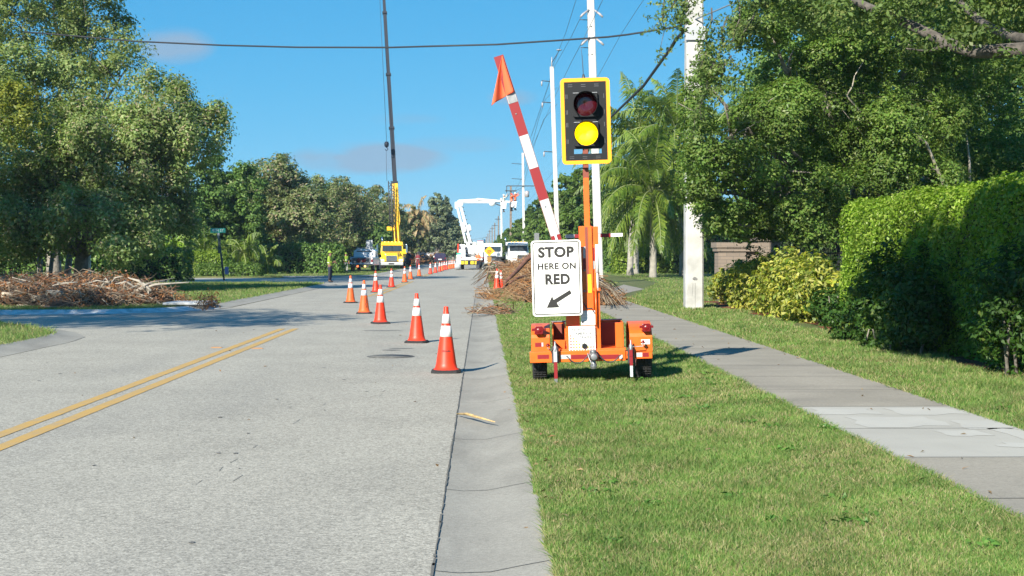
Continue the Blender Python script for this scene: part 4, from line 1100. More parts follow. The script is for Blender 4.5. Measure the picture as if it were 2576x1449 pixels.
cones = [  # px, base centre py, faded, text
 (1122.5,937.0,0,1,'nearest and largest traffic cone, red orange with black stencil line, at the lane edge'),
 (1048.5,862.0,0,0,'second nearest traffic cone, left of and behind the nearest one'),
 (957,814.0,0,0,'third nearest traffic cone, bright red, left of the second'),
 (916,789,1,2,'faded orange traffic cone with vertical black stencil marks, fourth nearest'),
 (882,762,1,0,'leftmost traffic cone, faded orange with dull grey collars, fifth nearest'),
 (945,735.5,0,0,'red traffic cone standing just behind the vertical stencilled orange one'),
 (985,723,0,0,'red traffic cone directly in front of the yellow crane truck'),
 (1018,710.4,1,0,'faded orange cone, left one of the tight pair'),
 (1032.6,703,1,0,'faded orange cone, right one of the tight pair'),
 (1054.5,695,1,0,'single orange cone right of the tight pair'),
 (1082.7,689.5,0,0,'red cone left of the dark parked car'),
 (1095.5,686.5,0,0,'red cone at the left end of the distant close set run'),
 (1106,683.6,0,0,'second cone of the distant close set run'),
 (1112,681.6,1,0,'third cone of the distant close set run, paler orange'),
 (1117.6,679.3,0,0,'fourth cone of the distant close set run'),
 (1123,678.6,0,0,'fifth cone of the distant close set run'),
 (1130,677.0,1,0,'sixth distant cone, paler orange'),
 (1135,676.0,1,0,'seventh distant cone near the bucket truck'),
 (1139.5,675.3,1,0,'eighth distant cone near the bucket truck'),
 (1144,674.3,1,0,'farthest traffic cone, beside the bucket truck wheel')]
protos = {}
for i, (px, py, fd, mk, lab) in enumerate(cones):
    g = G(px, py)
    key = (fd, mk); rzz = [.12,-.15,.3,-.1,.5,.2,.8,.1,.4,.6][i%10]
    if key not in protos:
        protos[key] = c = make_cone('traffic_cone', bool(fd), mk); c.location = g; c.rotation_euler = (0,0,rzz if mk == 0 else 0); c['label'] = lab
    else:
        dup(protos[key], g, lab, rzz)
# the pair standing on the grass by the brush pile: one slipped over another
g = G(1250, 728, .06)
dup(protos[(0,0)], (g.x, g.y, .06), 'red and white cone on the grass in front of the brush pile, left of two', .2)
dup(protos[(0,0)], (g.x+.17, g.y+.18, .05), 'red and white cone on the grass in front of the brush pile, right of two', .7, (1,1,.93))

# ------------------------------------------------------------ brush piles
def sticks(mb, n, fpos, rnd, lr=(.4,1.6), rr=(.004,.014), flat=.45, curl=.42, bias=None):
    for _ in range(n):
        c = fpos(rnd); L = rnd.uniform(*lr); a = rnd.uniform(0,6.283)
        d = Vector((math.cos(a), math.sin(a), rnd.gauss(0,flat)))
        if bias and rnd.random() < bias[1]: d = (d*.45+Vector(bias[0])*(1 if rnd.random() < .5 else -1))
        d.normalize()
        k = Vector((rnd.gauss(0,1),rnd.gauss(0,1),rnd.gauss(0,.6)))*curl*L*.5
        r = rnd.uniform(*rr)
        p = [c-d*L/2, c-d*L/6+k*.8, c+d*L/6+k, c+d*L/2]
        for q in p: q.z = max(q.z, .03)
        mb.tube(p, [r, r*.85, r*.65, r*.25], 4, caps=False, smooth=False)
M['twigs'] = leaf_mat('brush_twigs', [(.28,.17,.09),(.19,.105,.05),(.36,.24,.13),(.25,.125,.06),(.36,.16,.05),(.13,.08,.05),(.40,.30,.19)], trans=.0, nscale=.9, clump=(.7,1.2), rough=.9)
M['twigs_dark'] = leaf_mat('grey_brown_twigs', [(.16,.11,.075),(.23,.19,.135),(.13,.075,.045),(.32,.28,.21),(.22,.09,.04),(.09,.06,.045)], trans=.0, nscale=.9, clump=(.7,1.25), rough=.9)
M['dead_leaf'] = leaf_mat('dead_rust_leaves', [(.24,.09,.03),(.31,.13,.04),(.18,.075,.03),(.38,.21,.09),(.14,.07,.035)], trans=.1, nscale=1.1, clump=(.7,1.2))
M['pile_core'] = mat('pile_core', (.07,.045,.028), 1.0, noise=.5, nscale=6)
def pile(name, label, bumps, nst, seed, matst, leafn, group=None, core=True, lr=(.4,1.6), rr=(.004,.014), bias=None, leafm=None, lsz=.07):
    """bumps: (x,y,r,ry,h) domes on the ground"""
    rnd = random.Random(seed); rng = np.random.default_rng(seed)
    cx = sum(b[0] for b in bumps)/len(bumps); cy = sum(b[1] for b in bumps)/len(bumps)
    t = thing(name, (cx,cy,.05), label, 'brush pile', group)
    B = [(b[0]-cx,b[1]-cy,b[2],b[3],b[4]) for b in bumps]
    wts = [b[2]*b[3] for b in B]
    def fpos(r):
        b = r.choices(B, wts)[0]
        a = r.uniform(0,6.283); q = r.uniform(0,1)**.5
        z = b[4]*math.sqrt(max(0,1-q*q))*r.uniform(.35,1.05)
        return Vector((b[0]+math.cos(a)*b[2]*q, b[1]+math.sin(a)*b[3]*q, z+.02))
    mb = MB(); sticks(mb, nst, fpos, rnd, lr, rr, bias=bias)
    mb.build('branches', matst, t)
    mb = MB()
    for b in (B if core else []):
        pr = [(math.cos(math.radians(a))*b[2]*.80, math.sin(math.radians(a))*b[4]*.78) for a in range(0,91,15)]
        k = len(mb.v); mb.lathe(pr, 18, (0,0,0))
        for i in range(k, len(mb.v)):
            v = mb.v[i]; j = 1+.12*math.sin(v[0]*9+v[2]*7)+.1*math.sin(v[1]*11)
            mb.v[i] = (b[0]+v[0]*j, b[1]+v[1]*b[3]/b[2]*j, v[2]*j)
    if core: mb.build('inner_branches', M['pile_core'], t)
    if leafn:
        C = np.array([list(fpos(rnd)) for _ in range(leafn)]); C = np.repeat(C, 14, 0)+rng.normal(0,.09,(leafn*14,3)); C[:,2] = np.maximum(C[:,2], .02)
        L = lsz*rng.uniform(.6,1.4,len(C)); V, F = kites(C, unit(rng.normal(size=C.shape)+np.array([0,-.3,.5])), L, L*.45, rng)
        np_mesh('dead_leaves', V, F, leafm or M['dead_leaf'], t)
    return t
z7 = .07
pr_ = pile('brush_pile', 'long tangled heap of brown cut branches on the right verge behind the stop sign',
     [(2.0,44.0,1.0,2.0,.88),(2.8,42.4,1.1,1.8,.72),(2.1,50,1.1,3.2,1.2),(2.9,50,1.2,4,1.35),(2.4,58,1.4,4,1.4),(3.0,63,1.5,5,1.45),(1.9,66,1.2,5,1.15),(1.3,74,.8,3.5,.7),(3.35,40.6,.75,1.0,.42)], 7000, 1, M['twigs'], 520, rr=(.004,.014), lr=(.3,1.1))
mb = MB(); r = random.Random(4)
def big(pts, w0, w1, Mref):
    n = len(pts); p = [Vector(q)-Vector(pr_.location) for q in pts]; mb.tube(p, [w0+(w1-w0)*i/(n-1) for i in range(n)], 7)
big([P(1340,640,47),P(1322,656,47),P(1300,682,46),P(1268,712,45)], .10,.05,0)
big([P(1335,690,46),P(1300,700,45.5),P(1262,726,45)], .05,.03,0)
mb.build('thick_limb', mat('rust_bark', (.17,.08,.055), .9, noise=.5, nscale=5), pr_); mb = MB()
for k in range(16):   # swept limbs spilling onto the gutter at the far end
    a = P(1235+r.uniform(0,60), 662+r.uniform(0,26), 66+r.uniform(-4,5)); b = G(1183+r.uniform(0,40), 706+r.uniform(-8,24), .03)
    a.y = max(a.y, b.y-6); m1 = a.lerp(b,.4)+Vector((0,0,r.uniform(.15,.5)))
    big([a, m1, a.lerp(b,.75)+Vector((r.uniform(-.1,.1),0,r.uniform(.0,.2))), b+Vector((0,0,.03))], r.uniform(.02,.06), .010, 0)
mb.build('thick_limbs', M['twigs_dark'], pr_); mb = MB()
for k in range(50):   # grey stems fanning at the right end, by the walk
    a = G(1490+r.uniform(0,20), 745+r.uniform(0,20), .2); b = G(1545+r.uniform(-25,32), 760+r.uniform(-18,20), .12); b.z += r.uniform(0,.15)
    big([a+Vector((0,0,r.uniform(.1,.7))), a.lerp(b,.5)+Vector((0,0,r.uniform(.2,.5))), b], r.uniform(.008,.02), .005, 0)
mb.build('thick_limbs', M['bark_pale'] if False else M['twigs_dark'], pr_)
# brush caught on the gutter
pile('brush_scraps', 'small rust coloured scrap of branches lying over the gutter', [(.22,35.2,.5,.7,.09),(.4,36.0,.45,.8,.14),(.3,35.8,.5,.8,.06)], 90, 3, M['twigs_dark'], 6, lr=(.3,1.1), rr=(.005,.014), core=False)
pile('brush_scraps', 'thin mat of light branches spilled over the gutter beside the pile', [(.45,47.5,.45,2.0,.1),(.5,51.5,.5,2.6,.16)], 100, 4, M['twigs'], 6, lr=(.4,1.4), rr=(.006,.016), core=False)
# left piles
pl = pile('brush_pile', 'wide grey and rust heap of dead branches and fronds on the left verge',
     [(-11.0,41.2,1.4,1.5,.55),(-12.7,41.6,1.7,1.8,.75),(-10.0,42.2,1.1,1.4,.45),(-14.4,42.2,1.8,1.8,.68),(-15.8,43.5,2.0,2,.68),(-12.4,45,2.6,2,.85),(-16,46.5,3,2.5,.8),(-11.4,39.3,.7,.9,.35)], 4300, 7, M['twigs_dark'], 1150, rr=(.005,.015), lr=(.3,1.1), lsz=.095)
mb = MB(); r = random.Random(14)
for k in range(26):
    c = P(r.uniform(0,400), r.uniform(700,765), 41.5)-pl.location; c.z = max(c.z,.1)
    d = Vector((r.uniform(-1,1), r.uniform(-.5,.3), r.uniform(-.15,.4)))*r.uniform(.4,1.1)
    w = r.uniform(.02,.06); mb.tube([c-d, c+Vector((0,0,.12)), c+d], [w, w*.8, w*.3], 7)
mb.build('thick_limbs', M['bark_pale'], pl)
mb = MB()
for k in range(7):    # pale cut ends
    c = P(20+r.uniform(0,180), r.uniform(738,775), 40.4)-pl.location; a = r.uniform(0,3)
    d = Vector((math.cos(a), -.6, .1)).normalized()*.22; mb.tube([c-d, c+d], [.1,.085], 10)
mb.build('cut_log', mat('cut_wood', (.50,.42,.32), .9, noise=.4, nscale=9), pl)
for k, (px, py, lab) in enumerate(((468,765,'small tuft of rust leaves on the grass, left one by the drain'),(520,775,'larger tuft of rust leaves hanging over the drain slab'))):
    g = G(px, py, .1)
    pile('leaf_tuft', lab, [(g.x,g.y,.28,.3,.42 if k else .25)], 30, 30+k, M['twigs_dark'], 22, group='rust leaf tufts by the drain', lr=(.2,.5), rr=(.004,.008), core=False)
pile('brush_pile', 'far rusty brush heap on the left verge beyond the crane truck', [(-9.4,205,2.2,5,1.7),(-11,225,2.5,6,1.8),(-7.6,240,1.8,6,1.6)], 500, 8, M['twigs'], 160, rr=(.02,.05), lr=(1,3), lsz=.3)

# ------------------------------------------------------------ poles and lines
def square_pole(name, label, x, y, w0, w1, h, lean=(0,0), m=None, group=None, tip=False):
    t = thing(name, (x,y,.0), label, 'utility pole', group)
    mb = MB(); a, b = w0/2, w1/2; c = .18
    def ring(q, z):
        k = q*c; L = (lean[0]*z, lean[1]*z)
        return [(px_+L[0], py_+L[1], z) for px_, py_ in ((-q,-q+k),(-q+k,-q),(q-k,-q),(q,-q+k),(q,q-k),(q-k,q),(-q+k,q),(-q,q-k))]
    mb.add(ring(a,-.3)+ring(b,h), [(i,(i+1)%8,8+(i+1)%8,8+i) for i in range(8)]+[tuple(range(8,16))])
    mb.build('shaft', m or M['concrete_pole'], t)
    return t
LN = -.030
p1 = G(1748, 779, .1)
big_pole = square_pole('utility_pole', 'thick square white concrete pole with black scuff, beside the yellow leaved shrubs', p1.x, p1.y+.25, .475, .40, 15, (-.001,0), M['concrete_big'])
mb = MB(); mb.box(-.27,.26,-.29,-.24,7.05,7.40); mb.build('cable_bracket', M['alu'], big_pole)
mb = MB(); r = random.Random(6)
mb.add([(.07*math.cos(a/12*6.283)*r.uniform(.6,1.1), -.2425, .90+.045*math.sin(a/12*6.283)*r.uniform(.6,1.2)) for a in range(12)], [tuple(range(12))])
mb.add([(.006,-.2425,.05),(.012,-.2425,.05),(.010,-.2425,.80),(.002,-.2425,.80)], [(0,1,2,3)]); mb.add([(-.075,-.2425,.45),(-.07,-.2425,.45),(-.045,-.2425,.78),(-.053,-.2425,.78)], [(0,1,2,3)])
mb.build('scuff', mat('pole_scuff', (.22,.22,.22), .9, noise=.5, nscale=25), big_pole)
poles = []
def at_pole(px, py, Y):
    return P(px, py, Y)
def crossarm(t, mb, z, x0, x1, lean):
    X = lean*z
    mb.box(X+x0, X+x1, -.27, -.19, z-.05, z+.05)
pole_specs = [ # px(base at py), Y, width, top z, lean
 (1504,600,71,.40,.32,21.5,-.0325,'second white concrete pole, right behind the signal head',M['concrete_pole']),
 (1401,560,108,.34,.30,15.6,-.034,'third white concrete pole, between the barrier arm and the signal',M['concrete_pole']),
 (1318,600,190,.34,.30,14.9,-.014,'fourth pole with a cross arm, behind the barrier arm',M['concrete_pole']),
 (1285,640,225,.40,.30,12.2,.0,'brown wooden pole the bucket crew is working on',M['wood_pole']),
 (1262,600,300,.5,.36,13.2,-.012,'pale grey pole left of the brown wooden one',M['concrete_pole']),
 (1254,600,360,.42,.32,11.0,0,'distant pole, sixth in the line',M['wood_pole']),
 (1244.5,600,440,.45,.34,11.0,0,'distant pole, seventh in the line',M['wood_pole']),
 (1238,600,530,.5,.38,11.6,0,'distant pole, eighth in the line',M['wood_pole']),
 (1232,600,640,.5,.4,12.2,0,'distant pole, ninth in the line',M['wood_pole']),
 (1227.5,600,780,.55,.45,12.5,0,'distant pole, tenth in the line',M['wood_pole']),
 (1223.5,600,950,.6,.5,13,0,'farthest pole of the line',M['wood_pole'])]
tops = []
M['ins'] = mat('porcelain_insulator', (.35,.33,.34), .3)
for k, (px, py, Y, w0, w1, h, ln, lab, m) in enumerate(pole_specs):
    q = P(px, py, Y); x = q.x - ln*q.z
    t = square_pole('utility_pole', lab, x, Y, w0, w1, h, (ln,0), m, 'line of utility poles down the right side')
    tops.append((x, Y, h, ln))
    mb = MB(); mis = []
    def newmi():
        mis.append(MB()); return mis[-1]
    if k == 0:
        for py_ in (40, 110):
            z = P(1480, py_, Y).z; X = ln*z
            for s in (-1,1):
                newmi().tube([Vector((X+s*.12,-.2,z+.28)), Vector((X+s*.42,-.35,z+.02)), Vector((X+s*.55,-.4,z-.12))], [.035,.06,.05], 8)
            m3 = MB(); m3.tube([Vector((X-.16,0,z-.2)), Vector((X-.55,-.1,z-.2))], .02, 5); m3.build('side_arm', M['dark_metal'], t)
            m3 = MB(); m3.lathe([(w0*.47,-.03),(w0*.47,.03)], 12, (X,0,z-.55)); m3.build('pole_band', M['dark_metal'], t)
    elif k == 1:
        X = ln*h; newmi().tube([Vector((X,0,h)), Vector((X,0,h+.75))], [.06,.03], 8)
        newmi().lathe([(.0001,0),(.2,.03),(.2,.08),(.0001,.12)], 12, (X+.55,-.1,h+1.2)); mb.tube([Vector((X,0,h+.3)), Vector((X+.55,-.1,h+1.2))], .03, 5)
        for z in (h-1.1, h-2.7, h-6.4):
            m3 = MB(); m3.tube([Vector((ln*z,0,z)), Vector((ln*z-.8,-.1,z+.05))], .035, 5); m3.build('side_arm', M['dark_metal'], t); newmi().tube([Vector((ln*z-.8,-.1,z)), Vector((ln*z-.8,-.1,z-.35))], [.07,.05], 6)
    elif k == 2:
        z = P(1318,468,Y).z; mb.box(ln*z-2.2,ln*z+2.2,-.28,-.18,z-.06,z+.06)
        mb.tube([Vector((ln*z-2.2,-.2,z)),Vector((ln*z-2.2,-.2,z-.9))], .05, 5)
        for z in (h-1.5, h-3.5): m3 = MB(); m3.tube([Vector((ln*z,0,z)), Vector((ln*z-1.5,-.1,z+.1))], .04, 5); m3.build('side_arm', M['dark_metal'], t)
        newmi().lathe([(.0001,0),(.28,.05),(.3,.8),(.0001,.9)], 10, (.35,-.3,9.0))
    elif k == 4:
        z = h-.9; mb.box(-1.3+ln*z,1.3+ln*z,-.3,-.18,z-.07,z+.07)
    else:
        z = h-.8; mb.box(-.9,.9,-.3,-.15,z-.08,z+.08)
    if mb.v: mb.build('cross_arm', M['dark_metal'], t)
    for q_ in mis: q_.build('insulator', M['ins'], t)

def line(name, label, pts, r, m=None, sag=0.0, n=14, group=None, cat='cable', seg=5):
    out = []
    for a, b in zip(pts[:-1], pts[1:]):
        for i in range(n):
            s = i/n; q = Vector(a).lerp(Vector(b), s); q.z -= sag*4*s*(1-s); out.append(q)
    out.append(Vector(pts[-1]))
    mb = MB(); mb.tube(out, r, seg); o = mb.build(name, m or M['cable']); return tag(o, label, cat, group)
mid = [P(60,80,49),P(180,90,48),P(340,104,47),P(560,114,45.5),P(750,119,44),P(980,119.5,42.5),P(1100,116,41.5),P(1250,112,41),P(1400,102,40),P(1530,93,39),P(1580,87,38.6),P(1700,68,37.9),P(1728,58,37.4)]
line('overhead_cable', 'twisted black service cable crossing the street in front of the sky', mid, .026, n=4)
c2 = [P(1728,60,37.3),P(1716,84,37.8),P(1700,100,38.5),P(1690,118,39.5),P(1620,215,48),P(1540,292,60),P(1508,318,70.6)]
line('overhead_cable', 'thick black cable slanting down from the big concrete pole to the second pole', c2, .05, n=4)
line('overhead_cable', 'pale service wire running on from the big pole into the ficus', [P(1728,58,37.3),P(1770,40,36.6),P(1850,6,35.6),P(1960,-50,34.5)], .02, M['wire'], n=4)
def wire_px(label, pts, r=.014):
    line('power_line', label, [P(*q) for q in pts], r, M['wire'], n=6, group='thin power lines above the poles', cat='power line', seg=4)
wire_px('thin wire meeting the top of the third pole, leftmost at the frame top', [(1465,-60,72),(1449,0,77),(1424,80,90),(1393,160,106),(1380,215,120),(1345,320,165),(1318,390,189)])
wire_px('thin wire from the upper insulator of the second pole down to the third', [(1460,45,71),(1436,95,84),(1396,165,107),(1360,270,145),(1317,400,189)])
wire_px('thin wire through the second pole reaching the frame top right of it', [(1530,-40,60),(1516,0,64),(1489,55,70),(1462,110,71),(1438,155,82),(1402,230,107),(1370,300,140),(1317,420,189)])
wire_px('faint long wire slanting from the frame top toward the signal head', [(1640,-30,48),(1605,20,52),(1560,90,60),(1500,200,71),(1440,330,95),(1402,420,108),(1318,520,190)], .010)
wire_px('pair of low wires left of the third pole', [(1401,220,108),(1372,250,130),(1355,300,150),(1318,440,190),(1283,500,225)], .02)
wire_px('lower left wire of the pair beside the third pole', [(1401,262,108),(1368,300,130),(1342,370,160),(1316,470,190),(1260,540,300)], .02)
wire_px('thin vertical lead hanging from the second pole to the signal head top', [(1462,118,71),(1465,160,71.2),(1468,198,71.4)], .012)
wire_px('far wire joining the wooden poles above the road', [(1318,470,190),(1283,486,225),(1259,520,300),(1253,552,360),(1244,566,440),(1238,575,530)], .03)
wire_px('far low cable crossing the street behind the bucket truck', [(1060,596,300),(1130,606,300),(1190,603,300),(1259,590,300)], .03)

# ------------------------------------------------------------ small roadside things
t = thing('street_sign', (G(566,702,.07).x, 83, .07), 'green street name sign with white lettering on a dark post with a small purple flyer', 'street sign')
M['post_green'] = mat('dark_green_post', (.03,.06,.055), .6)
M['teal'] = mat('street_sign_green', (.03,.36,.27), .4)
mb = MB(); mb.tube([Vector((.06,0,-.1)),Vector((-.1,0,1.3)),Vector((-.28,0,2.55))], [.05,.06,.06], 8)
mb.box(-.28,-.14,-.05,.05,1.5,2.35); mb.build('post', M['post_green'], t)
mb = MB(); mb.prism(rrect(-.72,.15,2.68,2.95,.03), -.012,.012); bl_ = mb.build('name_blade', M['teal'], t)
text_obj('lettering', '4TH ST', .23, M['signwhite'], bl_, (-.285,-.0135,2.812), bold=.003, sx=.92)
mb = MB(); mb.box(-.32,-.2,-.03,.03,2.5,2.68); mb.build('bracket', M['alu'], t)
mb = MB(); mb.prism(rrect(.09,.32,.28,.72,.03), -.035,-.02); mb.build('flyer', mat('purple_flyer', (.28,.24,.42), .6), t)
t = thing('marker_post', (P(222,640,60).x, 60, .07), 'short white marker post standing behind the left brush pile', 'marker post')
mb = MB(); mb.prism([(-.09,0),(.09,0),(.09,1.5),(-.09,1.5)], -.05,.05); mb.build('post', M['white'], t, bevel=.012)
mb = MB(); mb.box(-.02,.02,-.054,-.0505,.6,.75); mb.build('decal', M['signblack'], t)

# yellow diamond sign on a stand
q = G(1231, 672, .07); t = thing('diamond_sign', (P(1231,640,128).x,128,.07), 'yellow diamond warning sign standing behind the brush pile beside the bucket truck', 'warning sign')
mb = MB(); zc = P(1231,632,128).z-.07
mb.prism([(0,zc-.48),(.48,zc),(0,zc+.48),(-.48,zc)], -.01,.01); dm = mb.build('panel', mat('warning_yellow', (.80,.38,.01), .5), t)
mb = MB(); mb.box(-.16,.16,-.0135,-.0105,zc+.02,zc+.08); mb.box(-.2,.0,-.0135,-.0105,zc-.1,zc-.04); mb.box(.02,.2,-.0135,-.0105,zc-.08,zc-.02); mb.box(-.1,.1,-.0135,-.0105,zc-.2,zc-.14); mb.build('symbol', M['signblack'], dm)
mb = MB(); mb.prism([(-.14,zc-1.25),(.14,zc-1.25),(.2,zc-.5),(-.2,zc-.5)], -.0,.03); mb.build('lower_plate', mat('brown_plate', (.30,.16,.04), .6), t)
mb = MB(); mb.tube([Vector((0,.05,0)),Vector((0,.05,zc))], .035, 6); mb.tube([Vector((-.5,0,0)),Vector((0,.05,.7))], .025,5); mb.tube([Vector((.5,0,0)),Vector((0,.05,.7))], .025,5); mb.build('stand', M['dark_metal'], t)
t = thing('sign_post', (P(1350,640,66).x,66,.05), 'plain grey steel post rising out of the brush pile left of the stop sign', 'post')
mb = MB(); mb.prism([(-.11,-.06),(.11,-.06),(.11,.0),(.06,.02),(-.06,.02),(-.11,.0)], 0, 2.45, axis='z'); mb.build('post', M['steel'], t)

# brick entrance wall and iron fence beneath the ficus
M['brick'] = mat('tan_brick', (.34,.25,.19), .9)
nt = M['brick'].node_tree; bs = nt.nodes['Principled BSDF']
tcn = nt.nodes.new('ShaderNodeTexCoord'); mpn = nt.nodes.new('ShaderNodeMapping'); mpn.inputs['Rotation'].default_value = (math.radians(90),0,0)
bt = nt.nodes.new('ShaderNodeTexBrick'); nt.links.new(tcn.outputs['Object'], mpn.inputs[0]); nt.links.new(mpn.outputs[0], bt.inputs['Vector'])
bt.inputs['Color1'].default_value = (.27,.215,.17,1); bt.inputs['Color2'].default_value = (.21,.17,.14,1); bt.inputs['Mortar'].default_value = (.14,.125,.11,1)
bt.inputs['Scale'].default_value = 1.0; bt.inputs['Brick Width'].default_value = .42; bt.inputs['Row Height'].default_value = .105; bt.inputs['Mortar Size'].default_value = .008
nt.links.new(bt.outputs['Color'], bs.inputs['Base Color'])
t = thing('brick_wall', (8.2, 44.2, .1), 'low tan brick entrance wall with stepped cap behind the yellow shrubs', 'wall', rz=math.radians(6))
x0 = P(1800,640,44.2).x-8.2; x1 = P(1905,640,44.2).x-8.2; x2 = P(1962,640,44.2).x-8.2
mb = MB(); mb.box(x0+.07,x0+.95,0,.45,0,1.52); mb.box(x0+.95,x1,.10,.38,0,1.52); mb.build('wall_panel', M['brick'], t)
mb = MB(); mb.box(x0+.02,x1,-.05,.50,1.52,1.64); mb.box(x0-.02,x0+.98,-.10,.55,1.64,1.80); mb.box(x0+.98,x1,-.02,.48,1.64,1.78); mb.build('cap', M['brick'], t)
mb = MB(); mb.box(x1,x2,-.12,.58,0,1.84); mb.box(x1-.06,x2+.06,-.18,.64,1.84,1.95); mb.build('pillar', M['brick'], t)
t = thing('iron_fence', (8.9, 36, .1), 'black iron picket fence in the dark gap left of the tall hedge', 'fence')
fa, fb = Vector((P(1955,640,43).x-8.9, 7.0,0)), Vector((-.55,-7.6,0))
def fl(s): return fa.lerp(fb, s)
mb = MB()
for z in (1.22, 1.46, .3):
    mb.tube([fa+Vector((0,0,z)), fb+Vector((0,0,z))], .022, 4, smooth=False)
mb.build('rail', M['dark_metal'], t)
mb = MB()
for k in range(70):
    q = fl((k+.5)/70); mb.box(q.x-.009,q.x+.009,q.y-.009,q.y+.009,0,1.58)
o = mb.build('pickets', M['black'], t)
for k in range(6):
    q = fl(k/5); mb = MB(); mb.box(q.x-.035,q.x+.035,q.y-.035,q.y+.035,0,1.68); mb.box(q.x-.05,q.x+.05,q.y-.05,q.y+.05,1.68,1.72); mb.build('post', M['black'], t)
# pale house glimpsed between the trees
def house(x, y, w, d, h, label, colr):
    t = thing('house', (x,y,.1), label, 'house', 'houses glimpsed behind the trees')
    mw = mat('house_wall', colr, .9); mr = mat('house_roof', (.28,.22,.18), .9, noise=.3, nscale=2)
    mb = MB(); mb.box(-w/2,w/2,-d/2,d/2,0,h); mb.build('wall', mw, t)
    mb = MB(); e = .6
    mb.add([(-w/2-e,-d/2-e,h),(w/2+e,-d/2-e,h),(w/2+e,d/2+e,h),(-w/2-e,d/2+e,h),(-w/4,0,h+w*.16),(w/4,0,h+w*.16)], [(0,1,5,4),(1,2,5),(2,3,4,5),(3,0,4),(3,2,1,0)]); mb.build('roof', mr, t)
    for k in range(4):
        cx_ = -w/2+w*(k+.5)/4
        mb = MB(); mb.box(cx_-.75,cx_+.75,-d/2-.03,-d/2+.05,.9,2.3); f = mb.build('window', M['white'], t)
        mb = MB(); mb.box(cx_-.65,cx_+.65,-d/2-.04,-d/2-.032,1.0,2.2); mb.build('pane', M['glass'], f)
house(-24, 160, 16, 9, 3.0, 'pale single storey house half hidden behind the left street trees', (.55,.50,.42))
house(17.5, 122, 10, 8, 3.0, 'cream single storey house half hidden behind the queen palms', (.60,.56,.45))
# ------------------------------------------------------------ portable traffic signal trailer
TO = P(1490, 950, 16.5); TO.z = .065
trl = thing('signal_trailer', TO, 'orange portable traffic signal trailer with stop sign, barrier arm and lit amber lamp', 'signal trailer')
trl.rotation_euler = (0, math.radians(-1.6), math.radians(-3))
RT = Euler(trl.rotation_euler).to_matrix(); RTi = RT.inverted()
_o = RTi @ (Vector((0,0,HC)) - TO)
def T(px, py, y):
    d = RTi @ px_dir(px, py); t = (y-_o.y)/d.y
    return (_o.x+d.x*t, _o.z+d.z*t)
def tbox(mb, px0, py0, px1, py1, y0, y1, mi=0):
    a = T(px0,py0,y0); b = T(px1,py1,y0)
    return mb.box(min(a[0],b[0]),max(a[0],b[0]),y0,y1,min(a[1],b[1]),max(a[1],b[1]),mi)
Z = lambda zx: 1299.8+.2744*zx
Q = lambda zy: 582+.2744*zy
def part(name, mb, m, bevel=0.0, parent=None): return mb.build(name, m, parent or trl, bevel=bevel)
# chassis: front bar, side rails, rear bar, axle
mb = MB(); tbox(mb, Z(120),Q(1105),Z(1000),Q(1185),-.06,.04); a = T(Z(130),Q(1105),0); b = T(Z(1000),Q(1185),0)
part('front_bar', mb, M['orange'], .006)
mb = MB(); tbox(mb, Z(1090),Q(1100),Z(1245),Q(1165),-.055,.04); tbox(mb, Z(1000),Q(1100),Z(1092),Q(1165),-.04,.04); part('front_bar', mb, M['orange_dk'] if False else M['orange'], .006)
mb = MB()
for zx in (470, 800): tbox(mb, Z(zx)-8,Q(1110),Z(zx)+8,Q(1180),.04,1.35)
tbox(mb, Z(300),Q(1110),Z(1050),Q(1180),1.35,1.43); tbox(mb, Z(240),Q(1120),Z(1140),Q(1165),.50,.58)
part('chassis_frame', mb, M['orange'], .004)
mb = MB(); tbox(mb, Z(320),Q(1085),Z(1000),Q(1106),.0,.6); part('deck_plate', mb, M['orange'], .003)
# tape on the bar
def tape(zx0, zx1, zy0, zy1, col, y, d=.002):
    mb = MB(); tbox(mb, Z(zx0),Q(zy0),Z(zx1),Q(zy1),y-d,y); return mb.build('reflective_tape', M['red_tape'] if col == 'r' else M['white_tape'], trl)
for zx0, zx1, c in ((190,297,'r'),(400,495,'w'),(497,655,'r'),(752,938,'r'),(940,972,'w')): tape(zx0,zx1,1133,1168,c,-.0605)
for zx0, zx1, c in ((1098,1152,'w'),(1155,1212,'r')): tape(zx0,zx1,1112,1150,c,-.0560)
# wheels
def wheel(zx0, zx1, zyb):
    a = T(Z(zx0), Q(zyb), .38); b = T(Z(zx1), Q(zyb), .38); R = .31; zc = a[1]+R
    zc = max(zc, R*.98)
    mb = MB(); w = (b[0]-a[0]); x0 = a[0]
    mb.lathe([(R*.62,0),(R*.9,.0),(R*.975,.02),(R,.04),(R,w*.3),(R-.008,w*.31),(R-.008,w*.33),(R,w*.34),(R,w*.5),(R-.008,w*.51),(R-.008,w*.53),(R,w*.54),(R,w*.72),(R-.008,w*.73),(R-.008,w*.75),(R,w*.76),(R,w-.04),(R*.975,w-.02),(R*.9,w),(R*.62,w)], 40, (x0,.38,zc), axis='x')
    for k in range(48):
        an = 2*math.pi*k/48
        Mx = Matrix.Translation((0,.38,zc)) @ Matrix.Rotation(an,4,'X')
        mb.box(x0+.012,x0+w-.012,-.0035,.0035,R-.003,R+.003,M=Mx)
    wh = mb.build('wheel', M['rubber'], trl)
    mb = MB(); mb.lathe([(.0001,w*.35),(.06,w*.33),(.07,w*.45),(R*.55,w*.5),(R*.62,w*.2),(R*.63,w*.05)], 28, (x0,.38,zc), axis='x'); mb.build('rim', M['white'], wh)
wheel(150,282,1372); wheel(1092,1232,1345)
